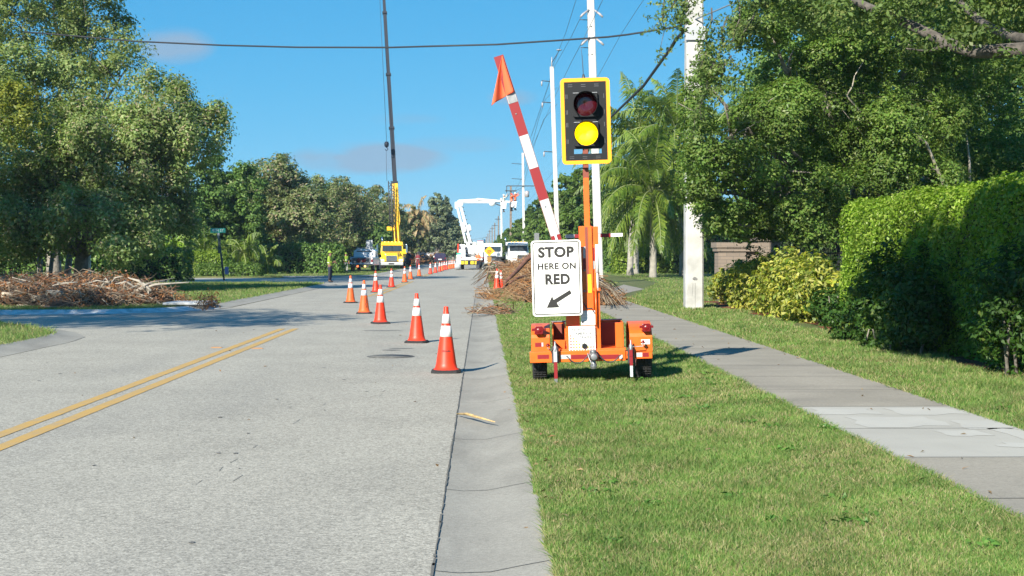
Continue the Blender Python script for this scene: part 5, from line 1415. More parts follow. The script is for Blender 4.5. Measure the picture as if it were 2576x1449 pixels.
# fenders: arched sheet over each wheel
def fender(zx0, zx1, zyt, zyb, side):
    a = T(Z(zx0),Q(zyt),-.04); b = T(Z(zx1),Q(zyb),-.04); x0, x1 = a[0], b[0]; zt, zb = a[1], b[1]
    yc = .38; ry = .44; hz = zt-zb
    outer = [(-.06,zb)]
    for an in range(178,-1,-14): outer.append((yc+ry*math.cos(math.radians(an)), zb+hz*.50+hz*.50*math.sin(math.radians(an)) if an not in (178,) else zb+hz*.52))
    outer.append((yc+ry,zb))
    inner = [(yc+(p[0]-yc)*.955, zb+(p[1]-zb)*.955) for p in outer]
    poly = outer+inner[::-1]
    mb = MB(); n = len(outer)
    vs = [(x0,p[0],p[1]) for p in outer]+[(x1,p[0],p[1]) for p in outer]+[(x0,p[0],p[1]) for p in inner]+[(x1,p[0],p[1]) for p in inner]
    fs = []
    for i in range(n-1):
        fs += [(i,i+1,n+i+1,n+i),(2*n+i,3*n+i,3*n+i+1,2*n+i+1),(i,2*n+i,2*n+i+1,i+1),(n+i,n+i+1,3*n+i+1,3*n+i)]
    fs += [(0,n,3*n,2*n),(n-1,3*n-1,4*n-1,2*n-1)]
    mb.add(vs, fs, 0, False)
    # outer skirt, a narrow turned-down lip
    xs_ = x1-.006 if side > 0 else x0
    lip = [(yc+(p[0]-yc)*.86, zb+(p[1]-zb)*.86) for p in outer]
    mb.add([(xs_,p[0],p[1]) for p in outer]+[(xs_,p[0],p[1]) for p in lip]+[(xs_+.006,p[0],p[1]) for p in outer]+[(xs_+.006,p[0],p[1]) for p in lip],
           [(i,i+1,n+i+1,n+i) for i in range(n-1)]+[(2*n+i,3*n+i,3*n+i+1,2*n+i+1) for i in range(n-1)]+[(n+i,n+i+1,3*n+i+1,3*n+i) for i in range(n-1)])
    f = mb.build('fender', M['orange'], trl, bevel=.006)
    return f, x0, x1, zt, zb
fl_, *_ = fender(130,306,862,1100,-1)
fr_, *_ = fender(1030,1244,838,1103,1)
# tail lamp clusters
def taillamp(zx0, zx1, zy0, zy1):
    mb = MB(); a = T(Z(zx0),Q(zy1),-.1); b = T(Z(zx1),Q(zy0),-.1)
    mb.prism(rrect(a[0]+.02,b[0]-.02,a[1],b[1],.015), -.13,-.03)
    mb.box(a[0]-.012,a[0]+.03,-.12,-.07,a[1]+.04,b[1]-.02); mb.box(b[0]-.03,b[0]+.012,-.12,-.07,a[1]+.04,b[1]-.02)
    o = mb.build('tail_lamp', M['red_lens'], trl, bevel=.004)
    mb = MB(); cx_, cz_ = (a[0]+b[0])/2, (a[1]+b[1])/2
    mb.lathe([(.0001,-.1325),(.030,-.1325),(.032,-.13)], 20, (cx_,0,cz_), axis='y')
    for k in range(5): mb.box(a[0]+.03,b[0]-.03,-.1335,-.13,a[1]+.02+k*.022,a[1]+.024+k*.022)
    mb.build('lens_ring', M['red_lens'], o)
taillamp(150,258,872,945); taillamp(1136,1242,846,918)
tape(168,226,1022,1058,'r',-.061); tape(227,244,1020,1056,'w',-.061)
mb = MB(); tbox(mb, Z(1140),Q(992),Z(1222),Q(1034),-.064,-.061); mb.build('decal', M['signwhite'], trl)
# swivel jacks
def jack(zx0, zx1, zyt, zm, zyb, top_w, y=-.16):
    a = T(Z(zx0),Q(zyt),y); b = T(Z(zx1),Q(zyb),y); m_ = T(Z(zx0),Q(zm),y)[1]; x0, x1 = a[0], b[0]; s = (x1-x0)
    mb = MB(); c_ = (x0+x1)/2
    mb.box(x0,x1,y,y+s,m_,a[1]); j = mb.build('stabilizer_jack', M['white_tape'] if top_w else M['red_tape'], trl, bevel=.004)
    low = T(Z(zx0),Q(zyb-(35 if top_w else 102)),y)[1]
    mb = MB(); mb.box(x0+.0015,x1-.0015,y+.0015,y+s-.0015,low,m_); mb.build('jack_leg', M['red_tape'] if top_w else M['red_tape'], j)
    mb = MB(); mb.box(x0+.003,x1-.003,y+.003,y+s-.003,max(b[1],.005),low); mb.build('jack_foot', M['steel'] if top_w else M['white_tape'], j)
    mb = MB(); mb.lathe([(s*.62,-.02),(s*.62,.03),(s*.3,.05),(s*.25,.09),(.0001,.10)], 16, (c_,y+s/2,a[1])); mb.build('jack_head', M['steel'], j)
    zc = T(Z(zx0),Q(1140),y)[1]
    mb = MB(); mb.lathe([(.0001,-.02),(s*1.05,-.02),(s*1.05,.05),(.0001,.05)], 20, (c_+s*.35*(-1 if top_w else 1)*0,y+s+.02,zc), axis='y')
    mb.box(c_-s*.95,c_+s*.95,y+s*.9,y+s+.05,zc-.09,zc+.09); mb.build('jack_collar', M['dark_metal'], j, bevel=.004)
jack(336,378,1085,1200,1386,True)
jack(1032,1070,1072,1150,1334,False)
# crank handles with red grips
for (zx, zy, zx2, zy2, sx_) in ((285,1048,340,1082,1),(1158,1018,1062,1058,-1)):
    p0 = T(Z(zx2),Q(zy2),-.15); p1 = T(Z(zx),Q(zy2-5),-.15); p2 = T(Z(zx),Q(zy),-.15)
    mb = MB(); mb.tube([(p0[0],-.15,p0[1]),(p1[0],-.15,p1[1]-.0),(p2[0],-.15,p2[1]-.01)], .006, 6); ck = mb.build('crank', M['steel'], trl)
    mb = MB(); mb.lathe([(.0001,-.0),(.022,.003),(.026,.012),(.016,.022),(.014,.035),(.0001,.037)], 14, (p2[0],-.15,p2[1]-.012)); mb.build('crank_grip', M['red_lens'], ck)
# coupler in the middle, seen end on
cx_, cz_ = T(Z(705),Q(1150),-.1)
mb = MB()
mb.box(cx_-.05,cx_+.05,-.16,.04,cz_-.02,cz_+.06); mb.lathe([(.0001,-.30),(.035,-.30),(.048,-.27),(.048,-.16),(.056,-.14),(.056,-.06)], 20, (cx_,0,cz_+.01), axis='y')
mb.lathe([(.0001,-.115),(.032,-.11),(.04,-.07),(.028,-.04),(.026,.06),(.042,.075),(.042,.1),(.0001,.11)], 18, (cx_-.005,-.2,cz_-.02))
mb.tube([(cx_-.07,-.2,cz_+.05),(cx_-.05,-.23,cz_-.02),(cx_-.02,-.25,cz_-.08)], .008, 6)
part('coupler', mb, M['steel'], .003)
for s in (-1,1):
    mb = MB(); pts = [(cx_+s*.03,-.12,cz_+.06)]+[(cx_+s*(.06+.05*k), -.13, cz_+.02-.09*math.sin(k/5*3.14)) for k in range(6)]
    mb.tube(pts, .007, 6); part('safety_chain', mb, M['dark_metal'])
# mast base plate, battery boxes
mb = MB(); tbox(mb, Z(445),Q(560),Z(585),Q(1100),.06,.10); tbox(mb, Z(585),Q(560),Z(755),Q(1100),.10,.16); part('mast_base', mb, M['orange'], .003)
def open_box(zx0, zx1, zy0, zy1, y0, y1, right_lit):
    a = T(Z(zx0),Q(zy1),y0); b = T(Z(zx1),Q(zy0),y0); x0,x1,z0,z1 = a[0],b[0],a[1],b[1]; w = .012
    mb = MB(); mb.box(x0,x1,y1,y1+w,z0,z1); mb.box(x0,x0+w,y0,y1,z0,z1); mb.box(x1-w,x1,y0,y1,z0,z1); mb.box(x0+w,x1-w,y0,y1,z0,z0+w)
    o = mb.build('side_tray', M['orange'], trl); 
    mb = MB(); mb.box(x0+w+.01,x1-w-.01,y1-.03,y1-.002,z0+w,z1-.02); mb.build('tray_shade', M['orange_dk'], o)  # maroon sheet paints the shade inside the orange tray
    mb = MB(); mb.box(x0-.012,x1+.012,y1-.02,y1+.03,z1,z1+.012); mb.build('tray_rim', M['steel'], o)
open_box(330,447,848,1090,.10,.62,False); open_box(762,975,830,1085,.14,.70,True)
mb = MB(); a = T(Z(905),Q(1080),.3); b = T(Z(975),Q(832),.3); mb.box(a[0],b[0],.22,.26,a[1],b[1]); part('tray_lit_panel', mb, M['orange'], .003)  # orange strip standing in for the lit part of the tray back
mb = MB()   # gusset on the left tray
a = T(Z(445),Q(995),.08); b = T(Z(335),Q(995),.08); c = T(Z(440),Q(1090),.08)
mb.prism([(b[0],b[1]),(a[0],a[1]),(c[0],c[1])], .066,.078); part('gusset', mb, M['orange'])
# lower mast: two channels, upper mast telescopes out
mb = MB(); a = T(Z(592),Q(880),.0); b = T(Z(688),Q(-50),.0); mb.box(a[0],b[0],-.01,.10,a[1],b[1]); 
a2 = T(Z(694),Q(1090),.0); b2 = T(Z(745),Q(-46),.0); mb.box(a2[0],b2[0],.02,.12,a2[1]*0+.30,b2[1])
lm = part('lower_mast', mb, M['orange'], .004)
mb = MB(); a = T(Z(640),Q(560),-.012); b = T(Z(650),Q(-40),-.012); mb.box(a[0],b[0],-.013,-.010,a[1],b[1]); mb.build('seam', M['orange_dk'], lm)
mb = MB(); a = T(1468.5,575,.04); b = T(1482,412,.04); xm = (a[0]+b[0])/2; hw = .032
mb.box(xm-hw,xm+hw,.02,.085,a[1]-.7,T(1475,404,.04)[1]); um = part('upper_mast', mb, M['orange'], .003)
mb = MB(); zt_ = T(1475,412,.04)[1]; mb.box(xm-hw-.002,xm+hw+.002,.017,.088,zt_-.16,zt_-.02); mb.build('mast_shadow', M['orange_dk'], um)  # shadow at the mast top painted as a dark band
for zx0,zx1,zy0,zy1,c in ((608,632,140,245,'w'),(608,632,250,345,'r')): tape(zx0,zx1,zy0,zy1,c,-.0135)
for zx0,zx1,zy0,zy1,c in ((694,716,150,270,'r'),(694,716,272,345,'w')): tape(zx0,zx1,zy0,zy1,c,.017)
mb = MB(); tbox(mb, Z(650),Q(395),Z(688),Q(562),-.0165,-.0135); mb.build('decal', mat('yellow_decal', (.85,.55,.01), .5), trl)
for zy in (358, 548): a = T(Z(622),Q(zy),-.02); mb = MB(); mb.lathe([(.0001,-.022),(.012,-.02),(.014,-.012)], 12, (a[0],0,a[1]), axis='y'); part('bolt', mb, M['steel'])
mb = MB(); a = T(Z(735),Q(120),.0); b = T(Z(738),Q(380),.0); mb.tube([(a[0],-.01,a[1]),(b[0],-.01,b[1])], .022, 10); lt = T(Z(740),Q(540),0); mb.tube([(b[0],-.01,b[1]),(b[0]+.003,-.01,lt[1])], .012, 8); part('lift_cylinder', mb, M['white'])
mb = MB(); a = T(Z(722),Q(530),-.02); mb.box(a[0]-.045,a[0]+.055,-.02,.0,a[1]-.02,a[1]+.012); mb.tube([(a[0],-.03,a[1]),(a[0],-.03,a[1]-.42)], .012, 8); part('winch_bracket', mb, M['orange'])
# notices
M['paper'] = mat('printed_notice', (.80,.80,.80), .5)
def panel(zx0,zx1,zy0,zy1,y,name,m,parent=None):
    mb = MB(); a = T(Z(zx0),Q(zy1),y); b = T(Z(zx1),Q(zy0),y); mb.box(a[0],b[0],y-.003,y,a[1],b[1]); return mb.build(name, m, parent or trl), a, b
o, a, b = panel(590,730,725,860,-.014,'notice_sheet',M['paper'])
mb = MB(); r = random.Random(3)
for k in range(6):
    z = b[1]-.022-k*.018; mb.box(a[0]+.015,b[0]-r.uniform(.015,.07),-.0185,-.0172,z-.0025,z+.0025)
mb.box(a[0]+.012,b[0]-.01,-.0187,-.0172,b[1]-.012,b[1]-.004); mb.build('printed_lines', mat('notice_print', (.45,.50,.58), .6), o)
mb = MB(); mb.lathe([(.0001,-.024),(.012,-.022),(.013,-.0172)], 10, (a[0]+.02,0,a[1]+.035), axis='y'); mb.build('bolt', M['dark_metal'], o)
tsp = T(Z(600),Q(865),-.02)
o, a, b = panel(480,718,865,1103,-.022,'maker_plate',M['signwhite'])
mb = MB(); mb.box(a[0]+.01,b[0]-.01,-.019,-.0,a[1]+.02,b[1]-.02); mb.build('plate_backing', M['orange'], o)
w_ = b[0]-a[0]; h_ = b[1]-a[1]
M['grey_print'] = mat('faded_grey_print', (.14,.145,.16), .6)
text_obj('lettering', 'NORTH', w_*.145, M['grey_print'], o, (a[0]+w_*.38,-.0255,a[1]+h_*.855), bold=.0012, depth=.0004)
text_obj('lettering', 'AMERICA', w_*.145, M['grey_print'], o, (a[0]+w_*.56,-.0255,a[1]+h_*.70), bold=.0012, depth=.0004)
text_obj('lettering', 'TRAFFIC', w_*.145, M['grey_print'], o, (a[0]+w_*.67,-.0255,a[1]+h_*.545), bold=.0012, depth=.0004)
dots = [MB(), MB(), MB()]
def diag(s): return .78 - s*.78 if s < .62 else .26
for i in range(9):
    for j in range(7):
        u = .075+i*.107; v = .05+j*.115
        if v > max(.17, .80-u*1.15): continue
        k = 0 if (u < .12 or u > .75) else (1 if i in (1,) or j == 0 else 2)
        dots[k].lathe([(.0001,-.0262),(w_*.038,-.0262),(w_*.038,-.0252)], 12, (a[0]+w_*u,0,a[1]+h_*v), axis='y')
for mbk, cl_, nm in zip(dots, ((.32,.18,.16),(.48,.32,.14),(.60,.50,.08)), ('a','b','c')): mbk.build('logo_dots', mat('dot_print_'+nm, cl_, .6), o)
mb = MB(); mb.tube([(a[0]+w_*.04,-.0258,a[1]+h_*.80),(a[0]+w_*.45,-.0258,a[1]+h_*.37),(a[0]+w_*.6,-.0258,a[1]+h_*.24)], .0025, 5); mb.build('logo_curve', M['grey_print'], o)
kx, kz = T(Z(622),Q(1050),-.03); mb = MB()
mb.prism([(kx+.030*math.cos(math.radians(60*k+30))*1.1, kz+.030*math.sin(math.radians(60*k+30))*1.1) for k in range(6)], -.05,-.0255); mb.build('black_knob', M['black'], trl, bevel=.003)
mb = MB(); a = T(Z(560),Q(560),.0); b = T(Z(690),Q(705),.0); mb.tube([(a[0]+.05,-.0,a[1]-.1),(a[0]+.1,-.02,b[1]+.0),(b[0],-.02,b[1]-.0),(b[0]+.03,-.02,b[1]-.06)], .007, 6); part('cable', mb, M['dark_metal'])
# STOP HERE ON RED panel, slightly crooked on its bracket
cx, cz = T(1400.5, 699.5, -.14)
sp = thing('x', (0,0,0), 'x', 'x'); bpy.data.objects.remove(sp)
wS = (T(1463,700,-.14)[0]-T(1337.5,700,-.14)[0]); hS = T(1400,604,-.14)[1]-T(1400,795,-.14)[1]
mb = MB(); mb.prism(rrect(-wS/2,wS/2,-hS/2,hS/2,.038,6), -.003,.003)
sign = mb.build('sign_panel', M['signwhite'], trl); sign.location = (cx,-.14,cz); sign.rotation_euler = (0, math.radians(-.2), 0)
mb = MB(); o1 = rrect(-wS/2+.018,wS/2-.018,-hS/2+.018,hS/2-.018,.028,6); o2 = rrect(-wS/2+.029,wS/2-.029,-hS/2+.029,hS/2-.029,.02,6); n = len(o1)
mb.add([(p[0],-.0042,p[1]) for p in o1]+[(p[0],-.0042,p[1]) for p in o2], [(i,(i+1)%n,n+(i+1)%n,n+i) for i in range(n)]); mb.build('sign_border', M['signblack'], sign)
def sy(zy): return (427.5-zy)/695*hS
def sx_(zx, off=0): return (zx-off)/460*wS
text_obj('lettering', 'STOP', .158, M['signblack'], sign, (-.002,-.0045,sy(196)+.002), bold=.0070, sx=1.03, depth=.0006, spacing=1.06)
text_obj('lettering', 'HERE ON', .098, M['signblack'], sign, (.004,-.0045,sy(322)+.001), bold=.0034, sx=1.02, depth=.0006, spacing=1.08)
text_obj('lettering', 'RED', .158, M['signblack'], sign, (.007,-.0045,sy(444)+.002), bold=.0070, sx=.94, depth=.0006, spacing=1.08)
def ap(zx, zy): return ((zx-366)/460*wS, sy(zy))
mb = MB(); A = [ap(265,698),ap(318,590),ap(331,626),ap(484,540),ap(500,572),ap(360,655),ap(384,697)]
mb.add([(p[0],-.0045,p[1]) for p in A], [tuple(range(7))]); mb.build('arrow', M['signblack'], sign)
for s in (-.35,.35): mb = MB(); mb.lathe([(.0001,-.006),(.009,-.005),(.010,-.003)], 10, (.02,0,s*hS), axis='y'); mb.build('bolt', M['steel'], sign)
mb = MB(); a = T(1400,640,-.1); b = T(1462,660,-.1); mb.box(a[0],b[0],-.135,-.11,b[1],a[1]); a = T(1400,745,-.1); b = T(1462,762,-.1); mb.box(a[0],b[0],-.135,-.11,b[1],a[1])
a = T(1445,640,-.1); b = T(1461,762,-.1); mb.box(a[0],b[0],-.11,.03,b[1],a[1]); part('sign_bracket', mb, M['steel'], .002)
# barrier arm
A0 = Vector((T(1428,690,-.06)[0],-.06,T(1428,690,-.06)[1])); A1 = Vector((T(1254,141,-.06)[0],-.06,T(1254,141,-.06)[1]))
D = (A1-A0); Ltot = D.length; ux = D.normalized(); vx = Vector((ux.z,0,-ux.x))
def arm_pt(px, py):
    a = T(px,py,-.06); return (Vector((a[0],-.06,a[1]))-A0).dot(ux)
wA = .055
def arm_seg(s0, s1, name, m, parent, y0=-.012, y1=.012, w=wA):
    mb = MB(); p = [A0+ux*s0-vx*w, A0+ux*s0+vx*w, A0+ux*s1+vx*w, A0+ux*s1-vx*w]
    mb.add([(q.x,q.y+y0,q.z) for q in p]+[(q.x,q.y+y1,q.z) for q in p], [(0,1,2,3),(7,6,5,4),(0,4,5,1),(1,5,6,2),(2,6,7,3),(3,7,4,0)])
    return mb.build(name, m, parent)
arm = arm_seg(0, Ltot, 'barrier_arm', M['orange_dk'], trl, -.009, .012, wA+.003)
ZX = lambda zx: 1202.8+.348*zx
ZY = lambda zy: 116.4+.348*zy
marks = [arm_pt(ZX(x),ZY(y)) for x, y in ((572,1440),(560,1365),(540,1330),(472,1110),(400,882),(325,645),(245,412),(228,340))]
cols = [M['red_tape'],M['white_tape'],M['white_tape'],M['red_tape'],M['white_tape'],M['red_tape'],M['white_tape']]
for i in range(7):
    if i == 1: continue
    s0 = marks[i] if i != 2 else marks[1]
    arm_seg(s0, marks[i+1], 'arm_stripe', cols[i], arm, -.0125, -.0095, wA-.002)
arm_seg(marks[7], Ltot-.0, 'arm_stripe', M['red_tape'], arm, -.0125, -.0095, wA-.002)
gp = arm_pt(ZX(238),ZY(375)); arm_seg(gp-.06, gp+.05, 'arm_cap', M['steel'], arm, -.016, -.013, wA*.85)
for x, y in ((275,490),(487,1160)):
    a = T(ZX(x),ZY(y),-.075); mb = MB(); mb.lathe([(.0001,-.078),(.009,-.076),(.010,-.0726)], 10, (a[0],0,a[1]), axis='y'); mb.build('bolt', M['steel'], arm)
mb = MB(); a = T(1405,592,-.09); b = T(1397,575,-.09); q0 = A0+ux*(marks[0]+.02); q1 = A0+ux*(marks[2]+.03)
mb.add([(q0.x-.012,-.085,q0.z),(q0.x+.014,-.085,q0.z),(q1.x+.012,-.085,q1.z),(q1.x-.012,-.085,q1.z),(q0.x-.012,-.073,q0.z),(q0.x+.014,-.073,q0.z),(q1.x+.012,-.073,q1.z),(q1.x-.012,-.073,q1.z)], [(0,1,2,3),(7,6,5,4),(0,4,5,1),(1,5,6,2),(2,6,7,3),(3,7,4,0)])
mb.build('arm_clip', M['white'], arm)
# flag: folded cloth
M['flag'] = mat('fluorescent_flag_cloth', (1.0,.21,.085), .75)
nt = M['flag'].node_tree; tr = nt.nodes.new('ShaderNodeBsdfTranslucent'); tr.inputs[0].default_value = (1.0,.26,.10,1); ms = nt.nodes.new('ShaderNodeMixShader'); ms.inputs[0].default_value = .35
nt.links.new(nt.nodes['Principled BSDF'].outputs[0], ms.inputs[1]); nt.links.new(tr.outputs[0], ms.inputs[2]); nt.links.new(ms.outputs[0], nt.nodes['Material Output'].inputs[0])
P0 = ((175,66),(262,330)); P1 = ((172,72),(98,436))     # hoist edge (along arm), free edge
mb = MB(); NU, NV = 14, 18; vs = []
for j in range(NV+1):
    v = j/NV
    e0 = (P0[0][0]+(P0[1][0]-P0[0][0])*v, P0[0][1]+(P0[1][1]-P0[0][1])*v)
    e1 = (P1[0][0]+(P1[1][0]-P1[0][0])*v, P1[0][1]+(P1[1][1]-P1[0][1])*v)
    for i in range(NU+1):
        u = i/NU
        x = e0[0]+(e1[0]-e0[0])*u; y = e0[1]+(e1[1]-e0[1])*u + (math.sin(u*math.pi)*(-10) if j == NV else 0)
        q = T(ZX(x), ZY(y), -.08)
        dep = -.082 - .055*v*math.sin(u*7.5+v*1.2)*(.35+u) - .04*u*v
        vs.append((q[0], dep, q[1]))
mb.add(vs, [(j*(NU+1)+i, j*(NU+1)+i+1, (j+1)*(NU+1)+i+1, (j+1)*(NU+1)+i) for j in range(NV) for i in range(NU)], 0, True)
fo = mb.build('flag', M['flag'], arm); so = fo.modifiers.new('thick','SOLIDIFY'); so.thickness = .003
mb = MB(); b_ = []
for (x, y) in ((138,85),(178,66),(240,320),(216,352)): q = T(ZX(x),ZY(y),-.078); b_.append((q[0],-.0745,q[1]))
mb.add(b_, [(0,1,2,3)]); mb.build('flag_sleeve', M['red_tape'], arm)
# solar panel behind the mast, nearly level, tape on its front edge
a = T(1423,592,.55); b = T(1566,598,.55); zp = (a[1]+b[1])/2
mb = MB(); mb.box(a[0],b[0],.55,1.35,zp+.0,zp+.03); sol = part('solar_panel', mb, M['alu'], .003)
mb = MB(); mb.box(a[0]+.03,b[0]-.03,.58,1.32,zp+.0305,zp+.035); mb.build('solar_cells', M['glass'], sol)
for x0, x1, c in ((450,530,'w'),(531,590,'r'),(720,768,'w'),(769,862,'r')):
    p0 = T(Z(x0),Q(30),.545); p1 = T(Z(x1),Q(68),.545); mb = MB(); mb.box(p0[0],p1[0],.545,.5495,zp-.012,zp+.032); mb.build('reflective_tape', M['red_tape'] if c == 'r' else M['white_tape'], sol)
p0 = T(Z(863),Q(30),.545); p1 = T(Z(972),Q(60),.545); mb = MB(); mb.box(p0[0],p1[0],.545,.5495,zp-.008,zp+.032); mb.build('edge_strip', M['white'], sol)
mb = MB(); mb.tube([(xm,.1,zp-.05),(xm,.9,zp)], .02, 8); mb.tube([(xm+.05,.12,zp-.4),(xm+.1,.9,zp)], .014, 8); mb.build('panel_strut', M['steel'], sol)
# signal head
SY = -.06
def s2(zx, zy, y=SY): return T(ZX(zx), ZY(zy), y)
c0 = s2(590,230); c1 = s2(945,228); c2_ = s2(970,845); c3 = s2(610,858)
x0 = (c0[0]+c3[0])/2; x1 = (c1[0]+c2_[0])/2; z1 = (c0[1]+c1[1])/2; z0 = (c2_[1]+c3[1])/2
W_ = x1-x0; H_ = z1-z0; bw = .043
mb = MB(); o1 = rrect(x0,x1,z0,z1,.05,6); i1 = rrect(x0+bw,x1-bw,z0+bw,z1-bw,.004,6); n = len(o1)
for y in (SY-.006, SY+.004): mb.add([(p[0],y,p[1]) for p in o1]+[(p[0],y,p[1]) for p in i1], [(i,(i+1)%n,n+(i+1)%n,n+i) for i in range(n)])
for ring in (0, n): mb.f += [(ring+i, ring+(i+1)%n, 2*n+ring+(i+1)%n, 2*n+ring+i) for i in range(n)]; mb.m += [0]*n; mb.sm += [False]*n
head = part('signal_head', mb, M['yellow_sig'])
X0, X1, Z0, Z1 = x0+bw-.002, x1-bw+.002, z0+bw-.002, z1-bw+.002
hz0 = z0+(858-782)/628*H_; hz1 = z0+(858-748)/628*H_; hx0 = x0+.095/.36*0+ (688-600)/358*W_; hx1 = x0+(888-600)/358*W_
mb = MB()
mb.box(X0,X1,SY-.002,SY+.003,Z0,hz0); mb.box(X0,X1,SY-.002,SY+.003,hz1,Z1); mb.box(X0,hx0,SY-.002,SY+.003,hz0,hz1); mb.box(hx1,X1,SY-.002,SY+.003,hz0,hz1)
# louvres pressed in the plate
for x in (.12, .43, .74):
    for dz in (.0, .022): xx = X0+(X1-X0)*x; mb.box(xx-.012,xx+.04,SY-.005,SY-.0022,Z1-.035-dz,Z1-.031-dz,1)
    for dz in (.0, .02): xx = X0+(X1-X0)*x; mb.box(xx-.012,xx+.04,SY-.005,SY-.0022,Z0+.025+dz,Z0+.028+dz,1)
for zz in (.82,.62,.46,.25):
    for xx in (X0+.02, X1-.03, X0+.035): mb.box(xx-.002,xx+.002,SY-.005,SY-.0022,Z0+(Z1-Z0)*zz-.03,Z0+(Z1-Z0)*zz+.02,1)
bp = mb.build('backplate', [M['black'], M['grey_print']], head)
def section(zx, zy, lens):
    c = s2(zx, zy, SY-.05); hw_ = .142
    mb = MB(); mb.prism(rrect(c[0]-hw_,c[0]+hw_,c[1]-hw_,c[1]+hw_,.02,4), SY-.045,SY-.0025)
    mb.prism(rrect(c[0]-hw_,c[0]+hw_,c[1]-hw_,c[1]+hw_,.03,4), SY+.004,SY+.14)
    h = mb.build('lamp_housing', M['black'], head, bevel=.004)
    mb = MB(); mb.box(c[0]-hw_+.004,c[0]+hw_-.004,SY-.0475,SY-.0455,c[1]+hw_-.010,c[1]+hw_-.006); mb.build('housing_seam', M['alu'], h)
    R = .150 if lens == 'red' else .146
    mb = MB(); r0 = .132
    mb.lathe([(.0001,-.052),(r0*.5,-.066),(r0*.85,-.058),(r0,-.046)], 36, (c[0],SY,c[1]), axis='y')
    ml = mat('dark_red_lens', (.055,.004,.008), .15, coat=.5) if lens == 'red' else mat('lit_amber_lens', (.9,.5,.0), .5, emit=(1.0,.62,.0), estr=1.25)
    mb.build('lens', ml, h)
    # tunnel visor, cut away underneath
    mb = MB(); n = 28; L = .17; vs = []; a0 = -55
    for k in range(n+1):
        an = math.radians(a0+(360-70)*k/n); 
        dep = L*(.35+.65*(.5+.5*math.sin(an)))
        for rr_, yy in ((r0+.006,-.045),(r0+.008,-.045-dep),(r0+.003,-.045-dep),(r0+.001,-.045)):
            vs.append((c[0]+rr_*math.cos(an), SY+yy, c[1]+rr_*math.sin(an)))
    mb.add(vs, [(k*4+j,k*4+(j+1)%4,(k+1)*4+(j+1)%4,(k+1)*4+j) for k in range(n) for j in range(4)], 0, True)
    mb.build('visor', M['black'], h)
section(775,420,'red'); section(782,632,'amber')
mb = MB(); q = T(1475,404,.04); mb.box(xm-.03,xm+.03,SY+.005,.08,z0-.04,z1-.1); mb.build('head_mount', M['orange_dk'], head)
mb = MB(); a = s2(762,222); mb.lathe([(.0001,.05),(.012,.045),(.016,.02),(.022,.0),(.022,-.01)], 14, (a[0],SY+.03,z1)); mb.tube([(a[0],SY+.03,z1+.04),(a[0]-.006,SY+.03,z1+.27)], [.003,.0015], 5); mb.build('antenna', M['dark_metal'], head)
# ------------------------------------------------------------ vehicles
M['truck_yellow'] = mat('truck_yellow_paint', (.85,.52,.01), .35, coat=.5)
M['car_white'] = mat('pickup_white_paint', (.74,.76,.79), .3, coat=.5)
M['car_navy'] = mat('dark_plum_paint', (.035,.025,.05), .2, coat=.6)
M['car_grey'] = mat('grey_paint_and_shade', (.10,.11,.13), .3, coat=.5)
M['lamp_on_red'] = mat('lit_red_lamp', (.9,.1,.03), .4, emit=(1,.16,.04), estr=1.6)
M['lamp_on_amber'] = mat('lit_amber_lamp', (.9,.5,.08), .4, emit=(1,.55,.15), estr=2.2)
M['headlamp'] = mat('headlamp_glass', (.75,.76,.78), .12, coat=.6)
M['boom_dark'] = mat('crane_boom_dark', (.012,.017,.030), .6, spec=.3)
M['boom_yellow'] = mat('crane_boom_yellow', (.85,.47,.012), .42)
M['fiberglass'] = mat('white_fiberglass', (.80,.80,.80), .35)
M['grey_boom'] = mat('grey_boom_paint', (.36,.39,.42), .4)
M['safety_yellow'] = mat('bumper_yellow', (.80,.58,.02), .5)
def tyre(parent, x, y, R, w, hub=None):
    mb = MB(); mb.lathe([(R*.6,-w/2),(R*.93,-w/2),(R,-w/2+.03),(R,w/2-.03),(R*.93,w/2),(R*.6,w/2)], 24, (x,y,R), axis='x')
    t = mb.build('wheel', M['rubber'], parent)
    mb = MB(); mb.lathe([(.0001,-w/2+.02),(R*.25,-w/2+.0),(R*.5,-w/2+.04),(R*.62,-w/2+.01)], 18, (x,y,R), axis='x'); mb.lathe([(.0001,w/2-.02),(R*.25,w/2),(R*.5,w/2-.04),(R*.62,w/2-.01)], 18, (x,y,R), axis='x')
    mb.build('rim', hub or M['alu'], t)
def loft(mb, secs, mi=0):
    """secs: list of (y, [(x,z)...]) rings, closed"""
    n = len(secs[0][1]); vs = []
    for y, ring in secs: vs += [(x,y,z) for x,z in ring]
    fs = [(i*n+k,i*n+(k+1)%n,(i+1)*n+(k+1)%n,(i+1)*n+k) for i in range(len(secs)-1) for k in range(n)]
    fs += [tuple(range(n)), tuple(range((len(secs)-1)*n, len(secs)*n))]
    mb.add(vs, fs, mi, False)
def boxring(w, z0, z1, c=.08, tw=None):
    tw = tw or w
    return [(-w,z0),(w,z0),(w,z1-c*2),(tw-c*.2,z1-c*.4),(tw-c,z1),(-tw+c,z1),(-tw+c*.2,z1-c*.4),(-w,z1-c*2)]

